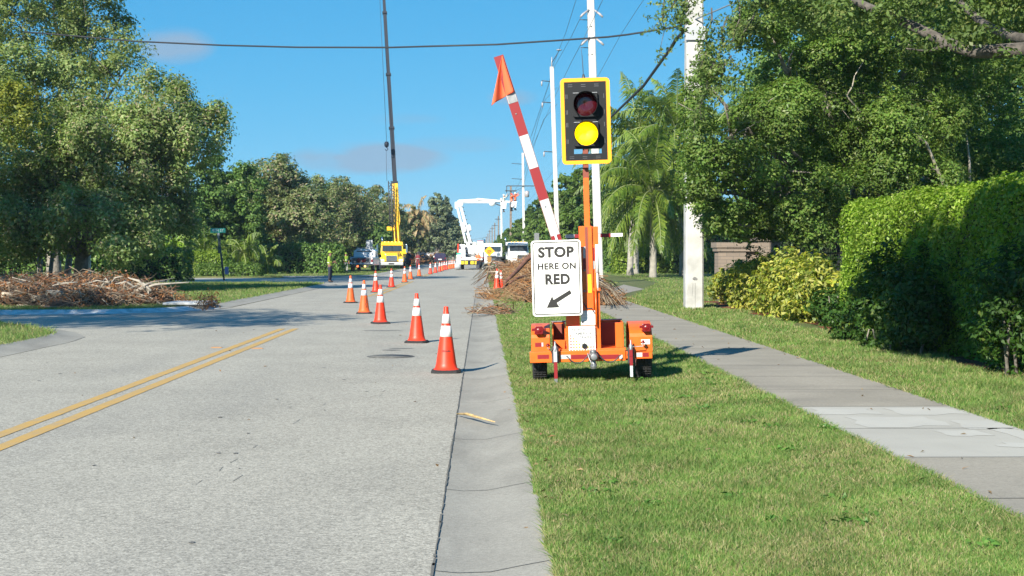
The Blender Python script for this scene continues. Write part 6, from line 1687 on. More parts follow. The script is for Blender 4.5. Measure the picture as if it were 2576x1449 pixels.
def pickup(loc, label, rz):
    t = thing('pickup_truck', loc, label, 'pickup truck', None, rz)
    mb = MB(); loft(mb, [(0,boxring(.92,.62,1.18,.05)),(.1,boxring(.97,.52,1.2,.05)),(2.0,boxring(.98,.5,1.2,.05)),(3.9,boxring(.98,.5,1.18,.05)),(4.2,boxring(.97,.5,1.15,.06)),(5.5,boxring(.93,.5,1.08,.1)),(5.75,boxring(.85,.55,.95,.1))])
    mb.build('body', M['car_white'], t, bevel=.03)
    mb = MB(); mb.box(-.78,.78,.12,1.75,1.185,1.215); mb.build('bed', M['black'], t)
    mb = MB(); loft(mb, [(1.85,boxring(.90,1.15,1.22,.03,.86)),(1.95,boxring(.90,1.15,1.84,.07,.74)),(3.2,boxring(.90,1.15,1.88,.07,.74)),(3.9,boxring(.90,1.15,1.45,.07,.82)),(4.3,boxring(.88,1.1,1.16,.03,.86))])
    mb.build('cab', M['car_white'], t, bevel=.03)
    mb = MB(); mb.add([(-.72,1.925,1.30),(.72,1.925,1.30),(.64,1.945,1.72),(-.64,1.945,1.72)], [(0,1,2,3)]); mb.add([(-.72,1.90,1.30),(.72,1.90,1.30),(.64,1.92,1.72),(-.64,1.92,1.72)], [(0,1,2,3)])
    mb.build('rear_window', M['glass'], t)
    for s in (-1,1):
        mb = MB(); mb.hexa([(s*.905,2.05,1.25),(s*.905,3.4,1.25),(s*.915,3.4,1.25),(s*.915,2.05,1.25),(s*.80,2.1,1.72),(s*.80,3.15,1.74),(s*.81,3.15,1.74),(s*.81,2.1,1.72)]); mb.build('side_window', M['glass'], t)
        mb = MB(); mb.box(s*.80 if s>0 else -.95, .95 if s>0 else -.80, -.02,.12,.78,1.16); mb.build('tail_light', M['red_lens'], t, bevel=.01)
        mb = MB(); mb.box(s*.82 if s>0 else -.93, .93 if s>0 else -.82, -.026,-.018,1.0,1.12); mb.build('reverse_light', M['headlamp'], t)
        mb = MB(); mb.box(min(s*.98,s*1.2),max(s*.98,s*1.2),3.55,3.68,1.15,1.4); mb.build('mirror', M['black'], t, bevel=.02)
        tyre(t, s*.83, .95, .39, .26); tyre(t, s*.83, 4.65, .39, .26)
    mb = MB(); mb.box(-.78,.78,-.015,.0,.66,1.17); mb.build('tailgate', M['car_grey'], t, bevel=.006)  # dark grey puts shade into the colour of the white tailgate
    mb = MB(); mb.box(-.98,.98,-.16,.02,.50,.66); mb.build('bumper', M['chrome'], t, bevel=.03)
    mb = MB(); mb.box(-.62,.62,-.12,-.02,.36,.50); mb.build('step', M['dark_metal'], t)
    for x, m in ((-.28,'lamp_on_red'),(.32,'lamp_on_amber')):
        mb = MB(); mb.lathe([(.0001,-.155),(.07,-.15),(.08,-.12)], 14, (x,0,.44), axis='y'); mb.build('warning_lamp', M[m], t)
    for x in (-.22,.22):
        mb = MB(); mb.lathe([(.0001,-.05),(.15,-.045),(.17,-.016)], 20, (x,0,.92), axis='y'); mb.build('red_disc', M['red_lens'], t)
    mb = MB()
    for y in (2.0,3.1): mb.box(-.7,.7,y,y+.05,1.92,1.97)
    for x in (-.6,.6): mb.box(x-.02,x+.02,1.9,3.2,1.9,1.98)
    mb.build('roof_rack', M['alu'], t)
    mb = MB(); mb.box(.08,.62,2.4,2.46,1.98,2.62); mb.box(.28,.42,2.4,2.5,1.85,2.0); mb.build('arrow_board', M['grey_boom'], t, bevel=.01)
    return t
g = P(909, 682, 118); pickup((g.x, 118, .07), 'white pickup with red tailgate discs and roof board parked on the left verge', math.radians(-3))

def big_truck(name, loc, label, paint, rz=0.0, deck=True, group=None):
    """conventional cab truck seen from the front, nose at y=0, runs back along +y"""
    t = thing(name, loc, label, 'truck', group, rz)
    w = 1.1
    mb = MB()
    loft(mb, [(0.0,[(-.62,.82),(.62,.82),(.62,1.30),(.58,1.42),(.5,1.5),(-.5,1.5),(-.58,1.42),(-.62,1.30)]),(.35,[(-.70,.8),(.70,.8),(.70,1.36),(.66,1.5),(.58,1.6),(-.58,1.6),(-.66,1.5),(-.70,1.36)]),(1.55,[(-.86,.8),(.86,.8),(.88,1.45),(.84,1.66),(.78,1.76),(-.78,1.76),(-.84,1.66),(-.88,1.45)])])
    mb.build('hood', paint, t, bevel=.03)
    for s in (-1,1):
        mb = MB(); loft(mb, [(.12,[(s*.62,.72),(s*1.14,.72),(s*1.16,.95),(s*1.1,1.12),(s*.95,1.2),(s*.62,1.22)]),(.8,[(s*.66,.80),(s*1.20,.85),(s*1.22,1.05),(s*1.14,1.22),(s*1.0,1.3),(s*.66,1.32)]),(1.5,[(s*.8,.7),(s*1.18,.7),(s*1.2,.95),(s*1.12,1.1),(s*1.0,1.2),(s*.8,1.25)])]); mb.build('fender', paint, t, bevel=.03)
        mb = MB(); mb.box(min(s*.70,s*1.10),max(s*.70,s*1.10),.085,.13,.80,1.02); mb.build('headlight', M['headlamp'], t, bevel=.02)
        mb = MB(); mb.tube([(s*1.1,1.75,2.5),(s*1.42,1.6,2.5),(s*1.42,1.6,1.5),(s*1.1,1.8,1.55)], .02, 6); mb.box(min(s*1.35,s*1.52),max(s*1.35,s*1.52),1.56,1.6,1.65,2.4); mb.build('mirror', M['chrome'], t)
        tyre(t, s*1.02, 1.1, .5, .28); tyre(t, s*.98, 5.6, .5, .5); tyre(t, s*.98, 7.0, .5, .5)
        mb = MB(); mb.add([(s*1.105,1.9,1.72),(s*1.105,2.75,1.72),(s*1.09,2.75,2.35),(s*1.09,2.05,2.35),(s*1.115,1.9,1.72),(s*1.115,2.75,1.72),(s*1.10,2.75,2.35),(s*1.10,2.05,2.35)], [(0,1,2,3),(4,5,6,7)]); mb.build('side_window', M['glass'], t)
    mb = MB(); mb.prism(rrect(-.52,.52,.84,1.36,.08), -.05,.01); mb.build('grille', M['chrome'], t)
    mb = MB(); mb.prism(rrect(-.45,.45,.88,1.30,.05), -.056,-.05); mb.build('grille_mesh', M['car_grey'], t)
    mb = MB(); mb.box(-.40,.40,-.066,-.057,1.20,1.235); mb.build('grille_bar', M['chrome'], t)
    mb = MB(); mb.prism([(-1.12,.42),(1.12,.42),(1.14,.74),(-1.14,.74)], -.12,.12); mb.build('bumper', M['alu'], t, bevel=.05)
    mb = MB(); mb.box(-.26,.26,-.128,-.121,.50,.64); mb.build('tow_plate', M['dark_metal'], t)
    mb = MB(); loft(mb, [(1.5,[(-1.08,.95),(1.08,.95),(1.10,1.7),(-1.10,1.7)]),(1.62,[(-1.08,.9),(1.08,.9),(1.10,1.74),(-1.10,1.74)])])
    loft(mb, [(1.55,[(-1.08,.9),(1.08,.9),(1.1,1.68),(-1.1,1.68)]),(1.75,[(-1.08,.9),(1.08,.9),(1.06,2.36),(-1.06,2.36)]),(2.9,[(-1.08,.9),(1.08,.9),(1.06,2.5),(-1.06,2.5)]),(3.05,[(-1.08,.9),(1.08,.9),(1.04,2.45),(-1.04,2.45)])]); mb.build('cab', paint, t, bevel=.03)
    mb = MB(); loft(mb, [(1.62,[(-1.08,2.34),(1.08,2.34),(1.05,2.52),(-1.05,2.52)]),(1.9,[(-1.10,2.34),(1.10,2.34),(1.04,2.72),(-1.04,2.72)]),(3.05,[(-1.08,2.45),(1.08,2.45),(1.02,2.7),(-1.02,2.7)])]); mb.build('roof_visor', paint, t, bevel=.04)
    mb = MB(); y_ = 1.545
    mb.add([(-.96,y_-.015,1.78),(.96,y_-.015,1.78),(.93,y_+.185-.06,2.32),(-.93,y_+.185-.06,2.32)], [(0,1,2,3)]); mb.build('windshield', M['glass'], t)
    mb = MB(); mb.box(-.012,.012,y_-.03,y_+.1,1.78,2.30); mb.build('windshield_divider', M['black'], t)
    mb = MB()
    for x in (-.7,-.35,0,.35,.7): mb.box(x-.05,x+.05,1.80,1.88,2.66,2.73)
    mb.build('marker_lamp', M['lamp_on_amber'], t)
    mb = MB(); mb.tube([(-1.0,3.2,.8),(-1.0,3.2,2.9),(-1.05,3.25,3.2)], .075, 12); mb.build('exhaust_stack', M['chrome'], t)
    mb = MB(); mb.box(-.45,.45,1.6,9.6,.72,.95)
    if deck: mb.box(-1.15,1.15,3.4,9.6,.98,1.18)
    mb.build('chassis', M['dark_metal'], t)
    return t
g = P(985, 678, 139)
yt = big_truck('crane_truck', (g.x,139,.0), 'bright yellow conventional cab crane truck facing the camera, tall boom raised behind it', M['truck_yellow'], math.radians(2))
# crane gear on the truck, given in world coordinates relative to the truck root
def rt(px, py, Y): return Matrix.Rotation(-yt.rotation_euler.z,3,'Z') @ (P(px,py,Y)-yt.location)
mb = MB(); c = rt(1003,640,146); mb.lathe([(.0001,1.15),(.75,1.15),(.7,1.5),(.0001,1.5)], 20, (c.x,c.y,0)); mb.box(c.x-.8,c.x+.8,c.y-.9,c.y+1.6,1.5,2.0); mb.build('turntable', M['truck_yellow'], yt, bevel=.03)
def box_beam(mb, a, b, w0, d0, w1=None, d1=None):
    w1 = w1 or w0; d1 = d1 or d0; a = Vector(a); b = Vector(b); t_ = (b-a).normalized(); x = t_.cross(Vector((0,1,0))).normalized(); y = x.cross(t_).normalized()
    vs = [a+x*i*w0/2+y*j*d0/2 for i,j in ((-1,-1),(1,-1),(1,1),(-1,1))]+[b+x*i*w1/2+y*j*d1/2 for i,j in ((-1,-1),(1,-1),(1,1),(-1,1))]
    mb.add(vs, [(0,1,2,3),(7,6,5,4),(0,4,5,1),(1,5,6,2),(2,6,7,3),(3,7,4,0)])
s = 146/FPX
def lean_px(py): return 966+(py-0)*(1002-966)/600.0
B = lambda py: rt(lean_px(py), py, 146+ (600-py)*.004)
mb = MB(); box_beam(mb, B(645), B(462), 10*s, .6, 15*s, .8) if False else box_beam(mb, B(560), B(462), 15*s, .75, 14*s, .7)
bm_ = mb.build('boom', M['boom_yellow'], yt, bevel=.03)
mb = MB(); box_beam(mb, B(645), B(555), 10.5*s, .6, 12*s, .7); mb.build('boom_heel', M['boom_yellow'], bm_, bevel=.02)
for k, (p0, p1, w) in enumerate(((462,325,10.5),(325,190,9.5),(190,35,8.5),(35,-140,7.2))):
    mb = MB(); box_beam(mb, B(p0), B(p1), w*s, .5-.05*k); mb.build('boom_section', M['boom_dark'], bm_)
    mb = MB(); q = B(p0); q2 = B(p0-5); box_beam(mb, q, q2, (w+4.5)*s, .75-.05*k); mb.build('boom_collar', M['boom_dark'], bm_)
q = B(-140); mb = MB(); mb.box(q.x-.5,q.x+.4,q.y-.25,q.y+.25,q.z-.2,q.z+.5); mb.build('boom_head', M['boom_dark'], bm_)
mb = MB(); mb.tube([rt(1006,660,145.3), rt(1000,560,145.4)], .10, 8); mb.tube([rt(996,655,145.3), rt(992,565,145.4)], .09, 8); mb.build('luffing_cylinder', M['boom_yellow'], yt)
mb = MB(); a = rt(982,575,145.4); mb.box(a.x-.35,a.x+.6,a.y-.2,a.y+.2,a.z-.2,a.z+.2); mb.build('winch_box', M['boom_yellow'], yt, bevel=.03)
mb = MB()   # stowed lattice jib along the boom
for (xa,xb) in ((977,984),(984,991)):
    mb.tube([rt(xa,455,145.2), rt(xa+4,570,145.2)], .05, 5)
    mb.tube([rt(xb,455,145.2), rt(xb+4,600,145.2)], .05, 5)
for k in range(9):
    y0 = 458+k*13; o_ = 4*(k/9); mb.tube([rt(977+o_,y0,145.2), rt(991+o_,y0+13,145.2)], .035, 4); mb.tube([rt(991+o_,y0,145.2), rt(977+o_,y0+13,145.2)], .035, 4)
mb.build('lattice_jib', M['dark_metal'], yt)
mb = MB(); mb.tube([B(-140)+Vector((-.35,-.1,0)), rt(972.5,355,145.5)], .022, 4); mb.tube([rt(971.5,378,145.5), rt(973,455,145.4)], .018, 4); mb.build('hoist_rope', M['dark_metal'], yt)
hk = rt(972.5,363,145.5); mb = MB(); mb.lathe([(.0001,.30),(.16,.26),(.24,.05),(.2,-.2),(.08,-.32),(.0001,-.33)], 14, (hk.x,hk.y,hk.z))
hook = [(hk.x,hk.y,hk.z-.3)]+[(hk.x+.13*math.sin(math.radians(a)), hk.y, hk.z-.48+.13*math.cos(math.radians(a))) for a in range(0,271,30)]
mb.tube(hook, .04, 6); mb.build('hook_block', M['boom_dark'], yt)

# white aerial lift truck, rear view
def bucket_truck(loc, label, booms=True):
    t = thing('bucket_truck', loc, label, 'bucket truck')
    mb = MB(); mb.box(-.5,.5,.2,8.5,.75,1.0); mb.build('chassis', M['dark_metal'], t)
    for s in (-1,1):
        mb = MB(); mb.box(min(s*.55,s*1.18),max(s*.55,s*1.18),.4,5.2,1.05,1.95); b = mb.build('utility_body', M['fiberglass'], t, bevel=.03)
        mb = MB(); mb.box(min(s*.62,s*1.1),max(s*.62,s*1.1),.385,.398,1.15,1.85); mb.build('locker_door', M['white'], b, bevel=.004)
        tyre(t, s*.95, 1.7, .5, .5, M['white']); tyre(t, s*1.0, 7.4, .5, .28, M['white'])
        mb = MB(); mb.box(min(s*.85,s*1.25),max(s*.85,s*1.25),.1,.35,.75,1.2); mb.build('tail_light', M['red_lens'], t)
        mb = MB(); mb.box(min(s*1.05,s*1.30),max(s*1.05,s*1.30),.6,.75,.15,1.7); mb.box(min(s*1.0,s*1.4),max(s*1.0,s*1.4),.5,.85,.06,.16); mb.build('outrigger', M['alu'], t)
    mb = MB(); mb.box(-.6,.6,.5,5.2,1.05,1.2); mb.build('deck', M['white'], t)
    mb = MB(); mb.box(-1.18,1.18,-.05,.25,.92,1.12); mb.build('rear_deck_edge', M['white'], t, bevel=.02)
    mb = MB(); mb.box(-1.1,1.1,.0,.12,.45,.88); mb.build('rear_bumper', M['black'], t, bevel=.02)
    mb = MB()
    for x in (-1.0,-.62,-.05,.35): mb.box(x,x+.3,-.008,-.002,.52,.84)
    mb.build('chevron_stripe', M['safety_yellow'], t)
    mb = MB(); mb.box(-1.05,1.05,5.7,7.9,1.0,2.4); mb.box(-1.0,1.0,7.9,9.2,.9,1.7); mb.build('cab', M['white'], t, bevel=.08)
    mb = MB(); mb.box(-.8,.8,5.68,5.695,1.6,2.2); mb.build('rear_window', M['glass'], t)
    mb = MB(); mb.lathe([(.55,1.2),(.55,1.5),(.42,1.55),(.42,2.0),(.0001,2.05)], 20, (0,2.2,0)); mb.box(-.45,-.15,1.8,2.7,1.9,2.7); mb.box(.15,.45,1.8,2.7,1.9,2.7); mb.build('turntable', M['fiberglass'], t, bevel=.02)
    mb = MB(); mb.box(-1.15,-.6,1.0,1.9,1.95,2.45); mb.box(.55,1.2,.9,2.0,1.95,2.75); mb.box(-.3,.5,1.3,1.75,1.5,2.3); mb.build('tool_bin', M['fiberglass'], t, bevel=.05)
    mb = MB(); mb.box(.6,1.2,.9,2.0,2.752,2.80); mb.box(-1.32,-1.2,.5,.9,1.6,2.5); mb.build('orange_cover', M['cone_red'], t)
    mb = MB(); r = random.Random(8)
    for k in range(16): 
        a = Vector((r.uniform(-.5,.5), r.uniform(1.0,1.5), r.uniform(1.25,2.2))); mb.tube([a, a+Vector((r.uniform(-.3,.3),0,r.uniform(-.3,.3))), a+Vector((r.uniform(-.4,.4),0,r.uniform(-.6,.1)))], .03, 5)
    mb.build('hoses', M['dark_metal'], t)
    return t
g = P(1185, 679, 139); bt_ = bucket_truck((g.x,139,0), 'white bucket lift truck seen from behind, boom arched high over the road')
def rb(px, py, Y): return P(px,py,Y)-bt_.location
s = 141/FPX
base = rb(1184,614,141.2); elb = rb(1157,512,142.5); tip = rb(1283,509,143.5)
mb = MB(); box_beam(mb, base, base.lerp(elb,.98), 8.5*s, .34, 7.5*s, .34); lb = mb.build('lower_boom', M['grey_boom'], bt_, bevel=.03)
mb = MB(); box_beam(mb, rb(1172,612,140.9), rb(1149,516,142.3), 6*s, .3); mb.build('leveling_link', M['grey_boom'], lb, bevel=.02)
mb = MB(); box_beam(mb, base.lerp(elb,.30)+Vector((-.25,-.3,0)), base.lerp(elb,.52)+Vector((-.25,-.3,0)), 8*s, .3); box_beam(mb, base.lerp(elb,.33)+Vector((.28,-.3,0)), base.lerp(elb,.46)+Vector((.28,-.3,0)), 8*s, .3); mb.build('boom_cover', M['fiberglass'], lb, bevel=.02)
mb = MB(); r = random.Random(2)
for k in range(9): q = base.lerp(elb,.1+k*.1); mb.lathe([(.0001,-.03),(.06,-.03),(.06,.03)], 8, (q.x+.22,q.y-.25,q.z), axis='y')
mb.build('boom_pin', M['dark_metal'], lb)
mb = MB(); q = elb; mb.lathe([(.0001,-.35),(.34,-.35),(.34,.35),(.0001,.35)], 18, (q.x,q.y,q.z), axis='y'); mb.box(q.x-.5,q.x-.15,q.y-.3,q.y+.3,q.z-.5,q.z+.15); mb.build('elbow', M['fiberglass'], bt_, bevel=.02)
mb = MB(); box_beam(mb, rb(1153,506,142.5), rb(1215,502,143), 6*s, .3); box_beam(mb, rb(1200,501,142.8), rb(1283,508,143.5), 5.5*s, .3, 5*s, .28); box_beam(mb, rb(1160,509,142.6), rb(1240,509,143.2), 4.5*s,.26); ub = mb.build('upper_boom', M['fiberglass'], bt_, bevel=.03)
mb = MB(); box_beam(mb, rb(1168,509,142.3), rb(1205,508,142.6), 1.5*s,.05); mb.build('boom_marking', M['grey_boom'], ub)
mb = MB(); mb.lathe([(.0001,-.25),(.3,-.25),(.3,.25),(.0001,.25)], 14, tuple(rb(1238,511,142.8)), axis='y'); mb.build('jib_mount', M['fiberglass'], ub)
def bucket(px, py, w, h, Y, name='bucket'):
    c = rb(px,py,Y); W2 = w*s/2; H2 = h*s/2; mb = MB()
    loft(mb, [(c.y-.32,[(c.x-W2*.85,c.z-H2),(c.x+W2*.85,c.z-H2),(c.x+W2,c.z+H2),(c.x-W2,c.z+H2)]),(c.y+.32,[(c.x-W2*.85,c.z-H2),(c.x+W2*.85,c.z-H2),(c.x+W2,c.z+H2),(c.x-W2,c.z+H2)])])
    b = mb.build(name, M['fiberglass'], bt_, bevel=.04); mb = MB(); mb.box(c.x-W2-.03,c.x+W2+.03,c.y-.35,c.y+.35,c.z+H2-.05,c.z+H2+.01); mb.build('bucket_rim', M['white'], b); return c
bucket(1267,517,15,17,141.5); bucket(1292,515,16,16,143.0)
mb = MB(); box_beam(mb, rb(1283,509,143.4), rb(1291,520,143.2), .2,.2); box_beam(mb, rb(1262,507,143), rb(1266,514,142), .2,.2); mb.tube([rb(1245,512,142),rb(1258,517,141.8),rb(1262,516,141.8)], .06, 6); mb.build('bucket_arm', M['dark_metal'], bt_)
# teal and white tank on its left
t = thing('portable_tank', (P(1154,640,137).x,137,0), 'narrow white box with teal top standing left of the bucket truck', 'box')
mb = MB(); mb.box(-.2,.2,-.2,.2,.2,1.45); mb.build('tank', M['white'], t, bevel=.03); mb = MB(); mb.box(-.21,.21,-.21,.21,1.45,1.62); mb.build('lid', M['teal'], t, bevel=.02)
mb = MB(); mb.lathe([(.0001,-.3),(.28,-.28),(.34,-.1),(.34,.1),(.28,.28),(.0001,.3)], 16, (-.1,0,.34), axis='x'); mb.build('drum', M['grey_boom'], t)
g = P(1232, 672, 165); big_truck('flatbed_truck', (g.x+.2,162,0), 'white truck behind the yellow diamond sign', M['white'], math.radians(-4), group='white work trucks beyond the pile')
g = P(1312, 660, 150); big_truck('flatbed_truck', (g.x,148,.05), 'white truck standing behind the brush pile, split by the grey post', M['white'], math.radians(12), group='white work trucks beyond the pile')

def suv(loc, label, paint, rz=0, scale=1.0):
    t = thing('parked_car', loc, label, 'car', 'cars parked far down the left side', rz)
    mb = MB(); loft(mb, [(0,boxring(.84,.45,.98,.06)),(.08,boxring(.90,.32,1.0,.06)),(4.3,boxring(.9,.32,.98,.08)),(4.6,boxring(.82,.4,.8,.08))]); mb.build('body', paint, t, bevel=.04)
    mb = MB(); loft(mb, [(.05,boxring(.85,.95,1.0,.02,.82)),(.4,boxring(.85,.95,1.62,.08,.66)),(2.6,boxring(.85,.95,1.66,.08,.68)),(3.5,boxring(.85,.92,.99,.02,.82))]); mb.build('cabin', paint, t, bevel=.03)
    mb = MB(); mb.add([(-.72,.10,1.04),(.72,.10,1.04),(.60,.34,1.52),(-.60,.34,1.52)], [(0,1,2,3)]); mb.build('rear_window', M['glass'], t)
    for s in (-1,1):
        mb = MB(); mb.box(min(s*.72,s*.9),max(s*.72,s*.9),-.015,.1,.75,.95); mb.build('tail_light', M['red_lens'], t)
        mb = MB(); mb.box(min(s*.9,s*1.1),max(s*.9,s*1.1),2.9,3.02,1.0,1.18); mb.build('mirror', M['white'] if s < 0 else M['black'], t)
        tyre(t, s*.78, .9, .34, .22); tyre(t, s*.78, 3.7, .34, .22)
    mb = MB(); mb.box(-.25,.25,-.012,-.004,.62,.76); mb.build('plate', M['white'], t)
    mb = MB(); mb.box(-.88,.88,-.06,.05,.34,.52); mb.build('bumper', M['black'], t, bevel=.02)
    return t
g = P(1107, 660, 215); suv((g.x,215,0), 'dark plum car seen from behind the distant cones', M['car_navy'])
g = P(1060, 662, 205); suv((g.x,205,.05), 'small blue grey car right of the crane truck on the left verge', M['car_grey'], .2)
g = P(1082, 660, 240); suv((g.x,240,.05), 'pale grey car between the crane truck and the dark plum car', M['alu'], -.1)
g = P(1038, 662, 188); suv((g.x-.3,172,.05), 'dark navy car half hidden behind the crane truck', M['boom_dark'], .1)

# ------------------------------------------------------------ people
M['skin'] = mat('skin', (.36,.19,.12), .6)
M['skin_dark'] = mat('skin_dark', (.16,.085,.055), .6)
M['hivis'] = mat('hi_vis_yellow', (.25,.38,.03), .7, noise=.15, nscale=6)
M['hivis_tape'] = mat('vest_tape', (.65,.66,.62), .4)
M['navy_cloth'] = mat('navy_trousers', (.018,.024,.045), .9)
M['pale_cloth'] = mat('pale_trousers', (.48,.47,.42), .9)
M['orange_cloth'] = mat('orange_shirt', (.80,.16,.06), .8)
M['maroon_cloth'] = mat('maroon_shirt', (.16,.02,.03), .85)
M['white_hat'] = mat('white_hard_hat', (.78,.78,.76), .4)
M['boot'] = mat('boots', (.02,.02,.022), .7)
def skin_mesh(name, verts, edges, radii, m, parent, root=0, sub=1):
    me = bpy.data.meshes.new(name); me.from_pydata([tuple(v) for v in verts], edges, [])
    o = bpy.data.objects.new('tmp_skin', me); COL.objects.link(o)
    o.modifiers.new('s','SKIN'); sv = me.skin_vertices[0].data
    for i, r in enumerate(radii): sv[i].radius = (r, r) if isinstance(r,(int,float)) else r
    for i in range(len(verts)): sv[i].use_root = (i == root)
    sb = o.modifiers.new('u','SUBSURF'); sb.levels = sub; sb.render_levels = sub
    dg = bpy.context.evaluated_depsgraph_get(); me2 = bpy.data.meshes.new_from_object(o.evaluated_get(dg))
    bpy.data.objects.remove(o); me2.polygons.foreach_set('use_smooth', [True]*len(me2.polygons))
    return link_mesh(name, me2, m, parent)
def person(loc, label, Hh, rz, pose, top_m, leg_m, hat_m, skin, legs_visible=True):
    t = thing('person', loc, label, 'person', None, rz); k = Hh/1.75
    t.scale = (k,k,k)
    # joints in metres for 1.75 m, facing -y
    J = dict(pel=(0,0,.94), wai=(0,0,1.08), che=(0,-.01,1.30), nek=(0,.0,1.47), hd0=(0,-.01,1.56), hd1=(0,-.02,1.66), nose=(0,-.125,1.60))
    for s, n in ((-1,'l'),(1,'r')):
        J['hip'+n] = (s*.10,0,.90); J['kne'+n] = (s*.115,-.02,.49); J['ank'+n] = (s*.12,.02,.09); J['toe'+n] = (s*.135,-.15,.04)
        J['sho'+n] = (s*.175,0,1.42)
        el = pose['el'+n]; ha = pose['ha'+n]
        J['elb'+n] = el; J['wri'+n] = ha
    if 'kne' in pose:
        for n in 'lr': J['kne'+n] = pose['kne'][n]; J['ank'+n] = pose['ank'][n]; J['toe'+n] = tuple(Vector(pose['ank'][n])+Vector((0,-.17,-.05)))
    names = list(J); V = [J[n] for n in names]; I = {n:i for i,n in enumerate(names)}
    R = dict(pel=.135,wai=.125,che=.15,nek=.055,hd0=.078,hd1=.088,nose=.014)
    for n in 'lr': R.update({'hip'+n:.088,'kne'+n:.058,'ank'+n:.042,'toe'+n:.035,'sho'+n:.06,'elb'+n:.043,'wri'+n:.028})
    E = [('pel','wai'),('wai','che'),('che','nek'),('nek','hd0'),('hd0','hd1'),('hd0','nose')]
    for n in 'lr': E += [('pel','hip'+n),('hip'+n,'kne'+n),('kne'+n,'ank'+n),('ank'+n,'toe'+n),('che','sho'+n),('sho'+n,'elb'+n),('elb'+n,'wri'+n)]
    E = [(I[a],I[b]) for a,b in E]; rad = [R[n] for n in names]
    # hands: palm, four fingers of unequal length, thumb off the side
    for n in 'lr':
        w = Vector(J['wri'+n]); d = (w-Vector(J['elb'+n])).normalized(); sd = d.cross(Vector((0,-1,.2))).normalized(); dn = sd.cross(d).normalized()
        pi = len(V); V.append(tuple(w+d*.055)); rad.append((.034,.016)); E.append((I['wri'+n],pi))
        for q, (off, ln) in enumerate(((-.027,.066),(-.009,.078),(.009,.073),(.026,.056))):
            a = w+d*.09+sd*off; b = a+d*ln*.5+dn*.012; c = a+d*ln+dn*.035
            i0 = len(V); V += [tuple(a),tuple(b),tuple(c)]; rad += [.010,.008,.006]; E += [(pi,i0),(i0,i0+1),(i0+1,i0+2)]
        a = w+d*.035-sd*.035; b = a+d*.035-sd*.018+dn*.01; i0 = len(V); V += [tuple(a),tuple(b)]; rad += [.010,.008]; E += [(pi,i0),(i0,i0+1)]
    skin_mesh('body', V, E, rad, skin, t, I['pel'])
    # eyes
    mb = MB()
    for s in (-1,1): mb.lathe([(.0001,.009),(.007,.006),(.010,0),(.007,-.006),(.0001,-.009)], 10, (s*.032,-.098,1.63))
    mb.build('eyes', M['signblack'], t)
    mb = MB(); mb.box(-.022,.022,-.103,-.097,1.558,1.564); mb.build('mouth', M['maroon_cloth'], t)
    mb = MB()
    for s in (-1,1): mb.tube([(s*.086,-.0,1.585),(s*.098,.008,1.61),(s*.090,.0,1.635)], [.010,.013,.009], 7)
    mb.build('ears', skin, t)
    # shirt with sleeves
    SV = [(0,0,.92),J['wai'],J['che'],(0,0,1.45)]; SE = [(0,1),(1,2),(2,3)]; SR = [.155,.150,.172,.085]
    for n in 'lr':
        i0 = len(SV); e = Vector(J['elb'+n]); s0 = Vector(J['sho'+n]); w = Vector(J['wri'+n])
        SV += [J['sho'+n], tuple(e), tuple(e.lerp(w,pose.get('sleeve',.15)))]; SR += [.078,.060,.052]; SE += [(2,i0),(i0,i0+1),(i0+1,i0+2)]
    sh = skin_mesh('shirt', SV, SE, SR, top_m, t, 1)
    mb = MB(); mb.lathe([(.163,-.02),(.168,0),(.163,.02)], 20, (0,0,1.10)); mb.build('reflective_band', M['hivis_tape'], sh)
    # trousers
    TV = [(0,0,1.0),J['pel']]; TE = [(0,1)]; TR = [.145,.150]
    for n in 'lr':
        a = Vector(J['ank'+n]); kx_ = Vector(J['kne'+n]); i0 = len(TV); TV += [J['hip'+n], J['kne'+n], tuple(kx_.lerp(a,.93))]; TR += [.105,.080,.068]; TE += [(1,i0),(i0,i0+1),(i0+1,i0+2)]
    skin_mesh('trousers', TV, TE, TR, leg_m, t, 1)
    for n in 'lr':
        a = Vector(J['ank'+n]); toe = Vector(J['toe'+n])
        skin_mesh('boot', [tuple(a+Vector((0,.02,.04))), tuple(a+Vector((0,.02,-.035))), tuple(toe)], [(0,1),(1,2)], [.058,.054,.048], M['boot'], t, 0)
    mb = MB(); mb.lathe([(.0001,.115),(.05,.108),(.088,.075),(.105,.02),(.108,.0),(.102,-.004)], 24, (0,.0,1.66)); mb.prism([(-.07,-.19),(.07,-.19),(.11,-.06),(-.11,-.06)], 1.655,1.668, axis='z'); mb.build('hard_hat', hat_m, t)
    return t
arms_down = dict(ell=(-.23,.03,1.14), hal=(-.25,-.08,.90), elr=(.23,.03,1.14), har=(.25,-.08,.90))
arms_fold = dict(ell=(-.22,-.05,1.14), hal=(-.03,-.26,1.10), elr=(.22,-.05,1.14), har=(.05,-.24,1.16), sleeve=.6)
reach = dict(ell=(-.30,-.16,1.42), hal=(-.22,-.38,1.62), elr=(.30,-.16,1.50), har=(.20,-.36,1.78), sleeve=.9)
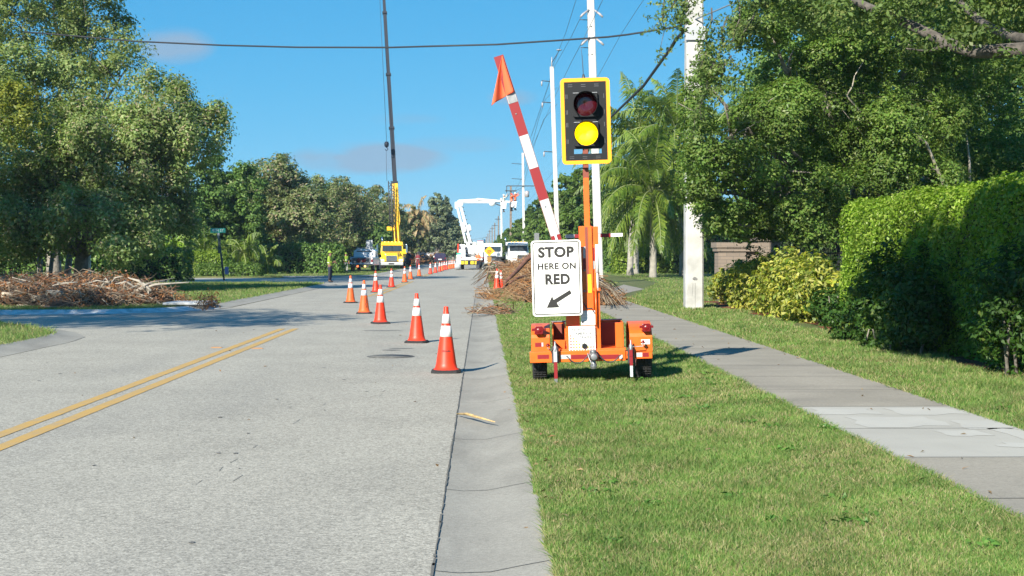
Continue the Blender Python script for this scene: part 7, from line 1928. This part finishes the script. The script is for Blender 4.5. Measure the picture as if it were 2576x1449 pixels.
g = G(830, 711.5, .0)
person((g.x,g.y,.03), 'worker in hi vis yellow shirt and hard hat standing at the road edge, arms folded', 1.66, math.radians(75), arms_fold, M['hivis'], M['navy_cloth'], M['hivis'], M['skin_dark'])
person((P(870,640,112).x,112,.07), 'worker in hi vis vest and pale trousers on the grass left of the pickup', 1.55, math.radians(30), arms_down, M['hivis'], M['pale_cloth'], M['hivis'], M['skin'])
person((P(1051,640,141).x,141,.07), 'worker in dark maroon clothes standing right of the yellow crane truck', 1.6, math.radians(-20), arms_down, M['maroon_cloth'], M['maroon_cloth'], M['signblack'], M['skin_dark'])
person((P(1203,640,138).x,138,.0), 'worker in pale orange shirt behind the right rear corner of the bucket truck', 1.7, math.radians(180), arms_down, M['orange_cloth'], M['navy_cloth'], M['white_hat'], M['skin'])
def in_bucket(px, py_top, Y, lab, rz, m, hat):
    q = P(px, py_top, Y); person((q.x, Y, q.z-1.75), lab, 1.75, rz, reach, m, M['navy_cloth'], hat, M['skin'])
in_bucket(1267, 489, 141.5, 'lineman with white hard hat in the left lift bucket', math.radians(90), M['pale_cloth'], M['white_hat'])
in_bucket(1287, 487, 142.9, 'lineman in orange shirt in the right lift bucket, left of the two orange shirts', math.radians(60), M['orange_cloth'], M['cone_red'])
in_bucket(1296, 485, 143.3, 'lineman in orange shirt in the right lift bucket, nearest the pole', math.radians(100), M['orange_cloth'], M['white_hat'])

# ------------------------------------------------------------ air
mb = MB(); mb.box(-420, 420, -30, 1300, -1.2, 46)
hz = mb.build('haze', bpy.data.materials.new('haze_air')); hz['kind'] = 'stuff'
hm = hz.data.materials[0]; hm.use_nodes = True; nt = hm.node_tree; nt.nodes.clear()
ho = nt.nodes.new('ShaderNodeOutputMaterial'); hv = nt.nodes.new('ShaderNodeVolumePrincipled')
hv.inputs['Color'].default_value = (.70, .88, 1.0, 1); hv.inputs['Density'].default_value = .00028; hv.inputs['Anisotropy'].default_value = .2
nt.links.new(hv.outputs[0], ho.inputs['Volume'])
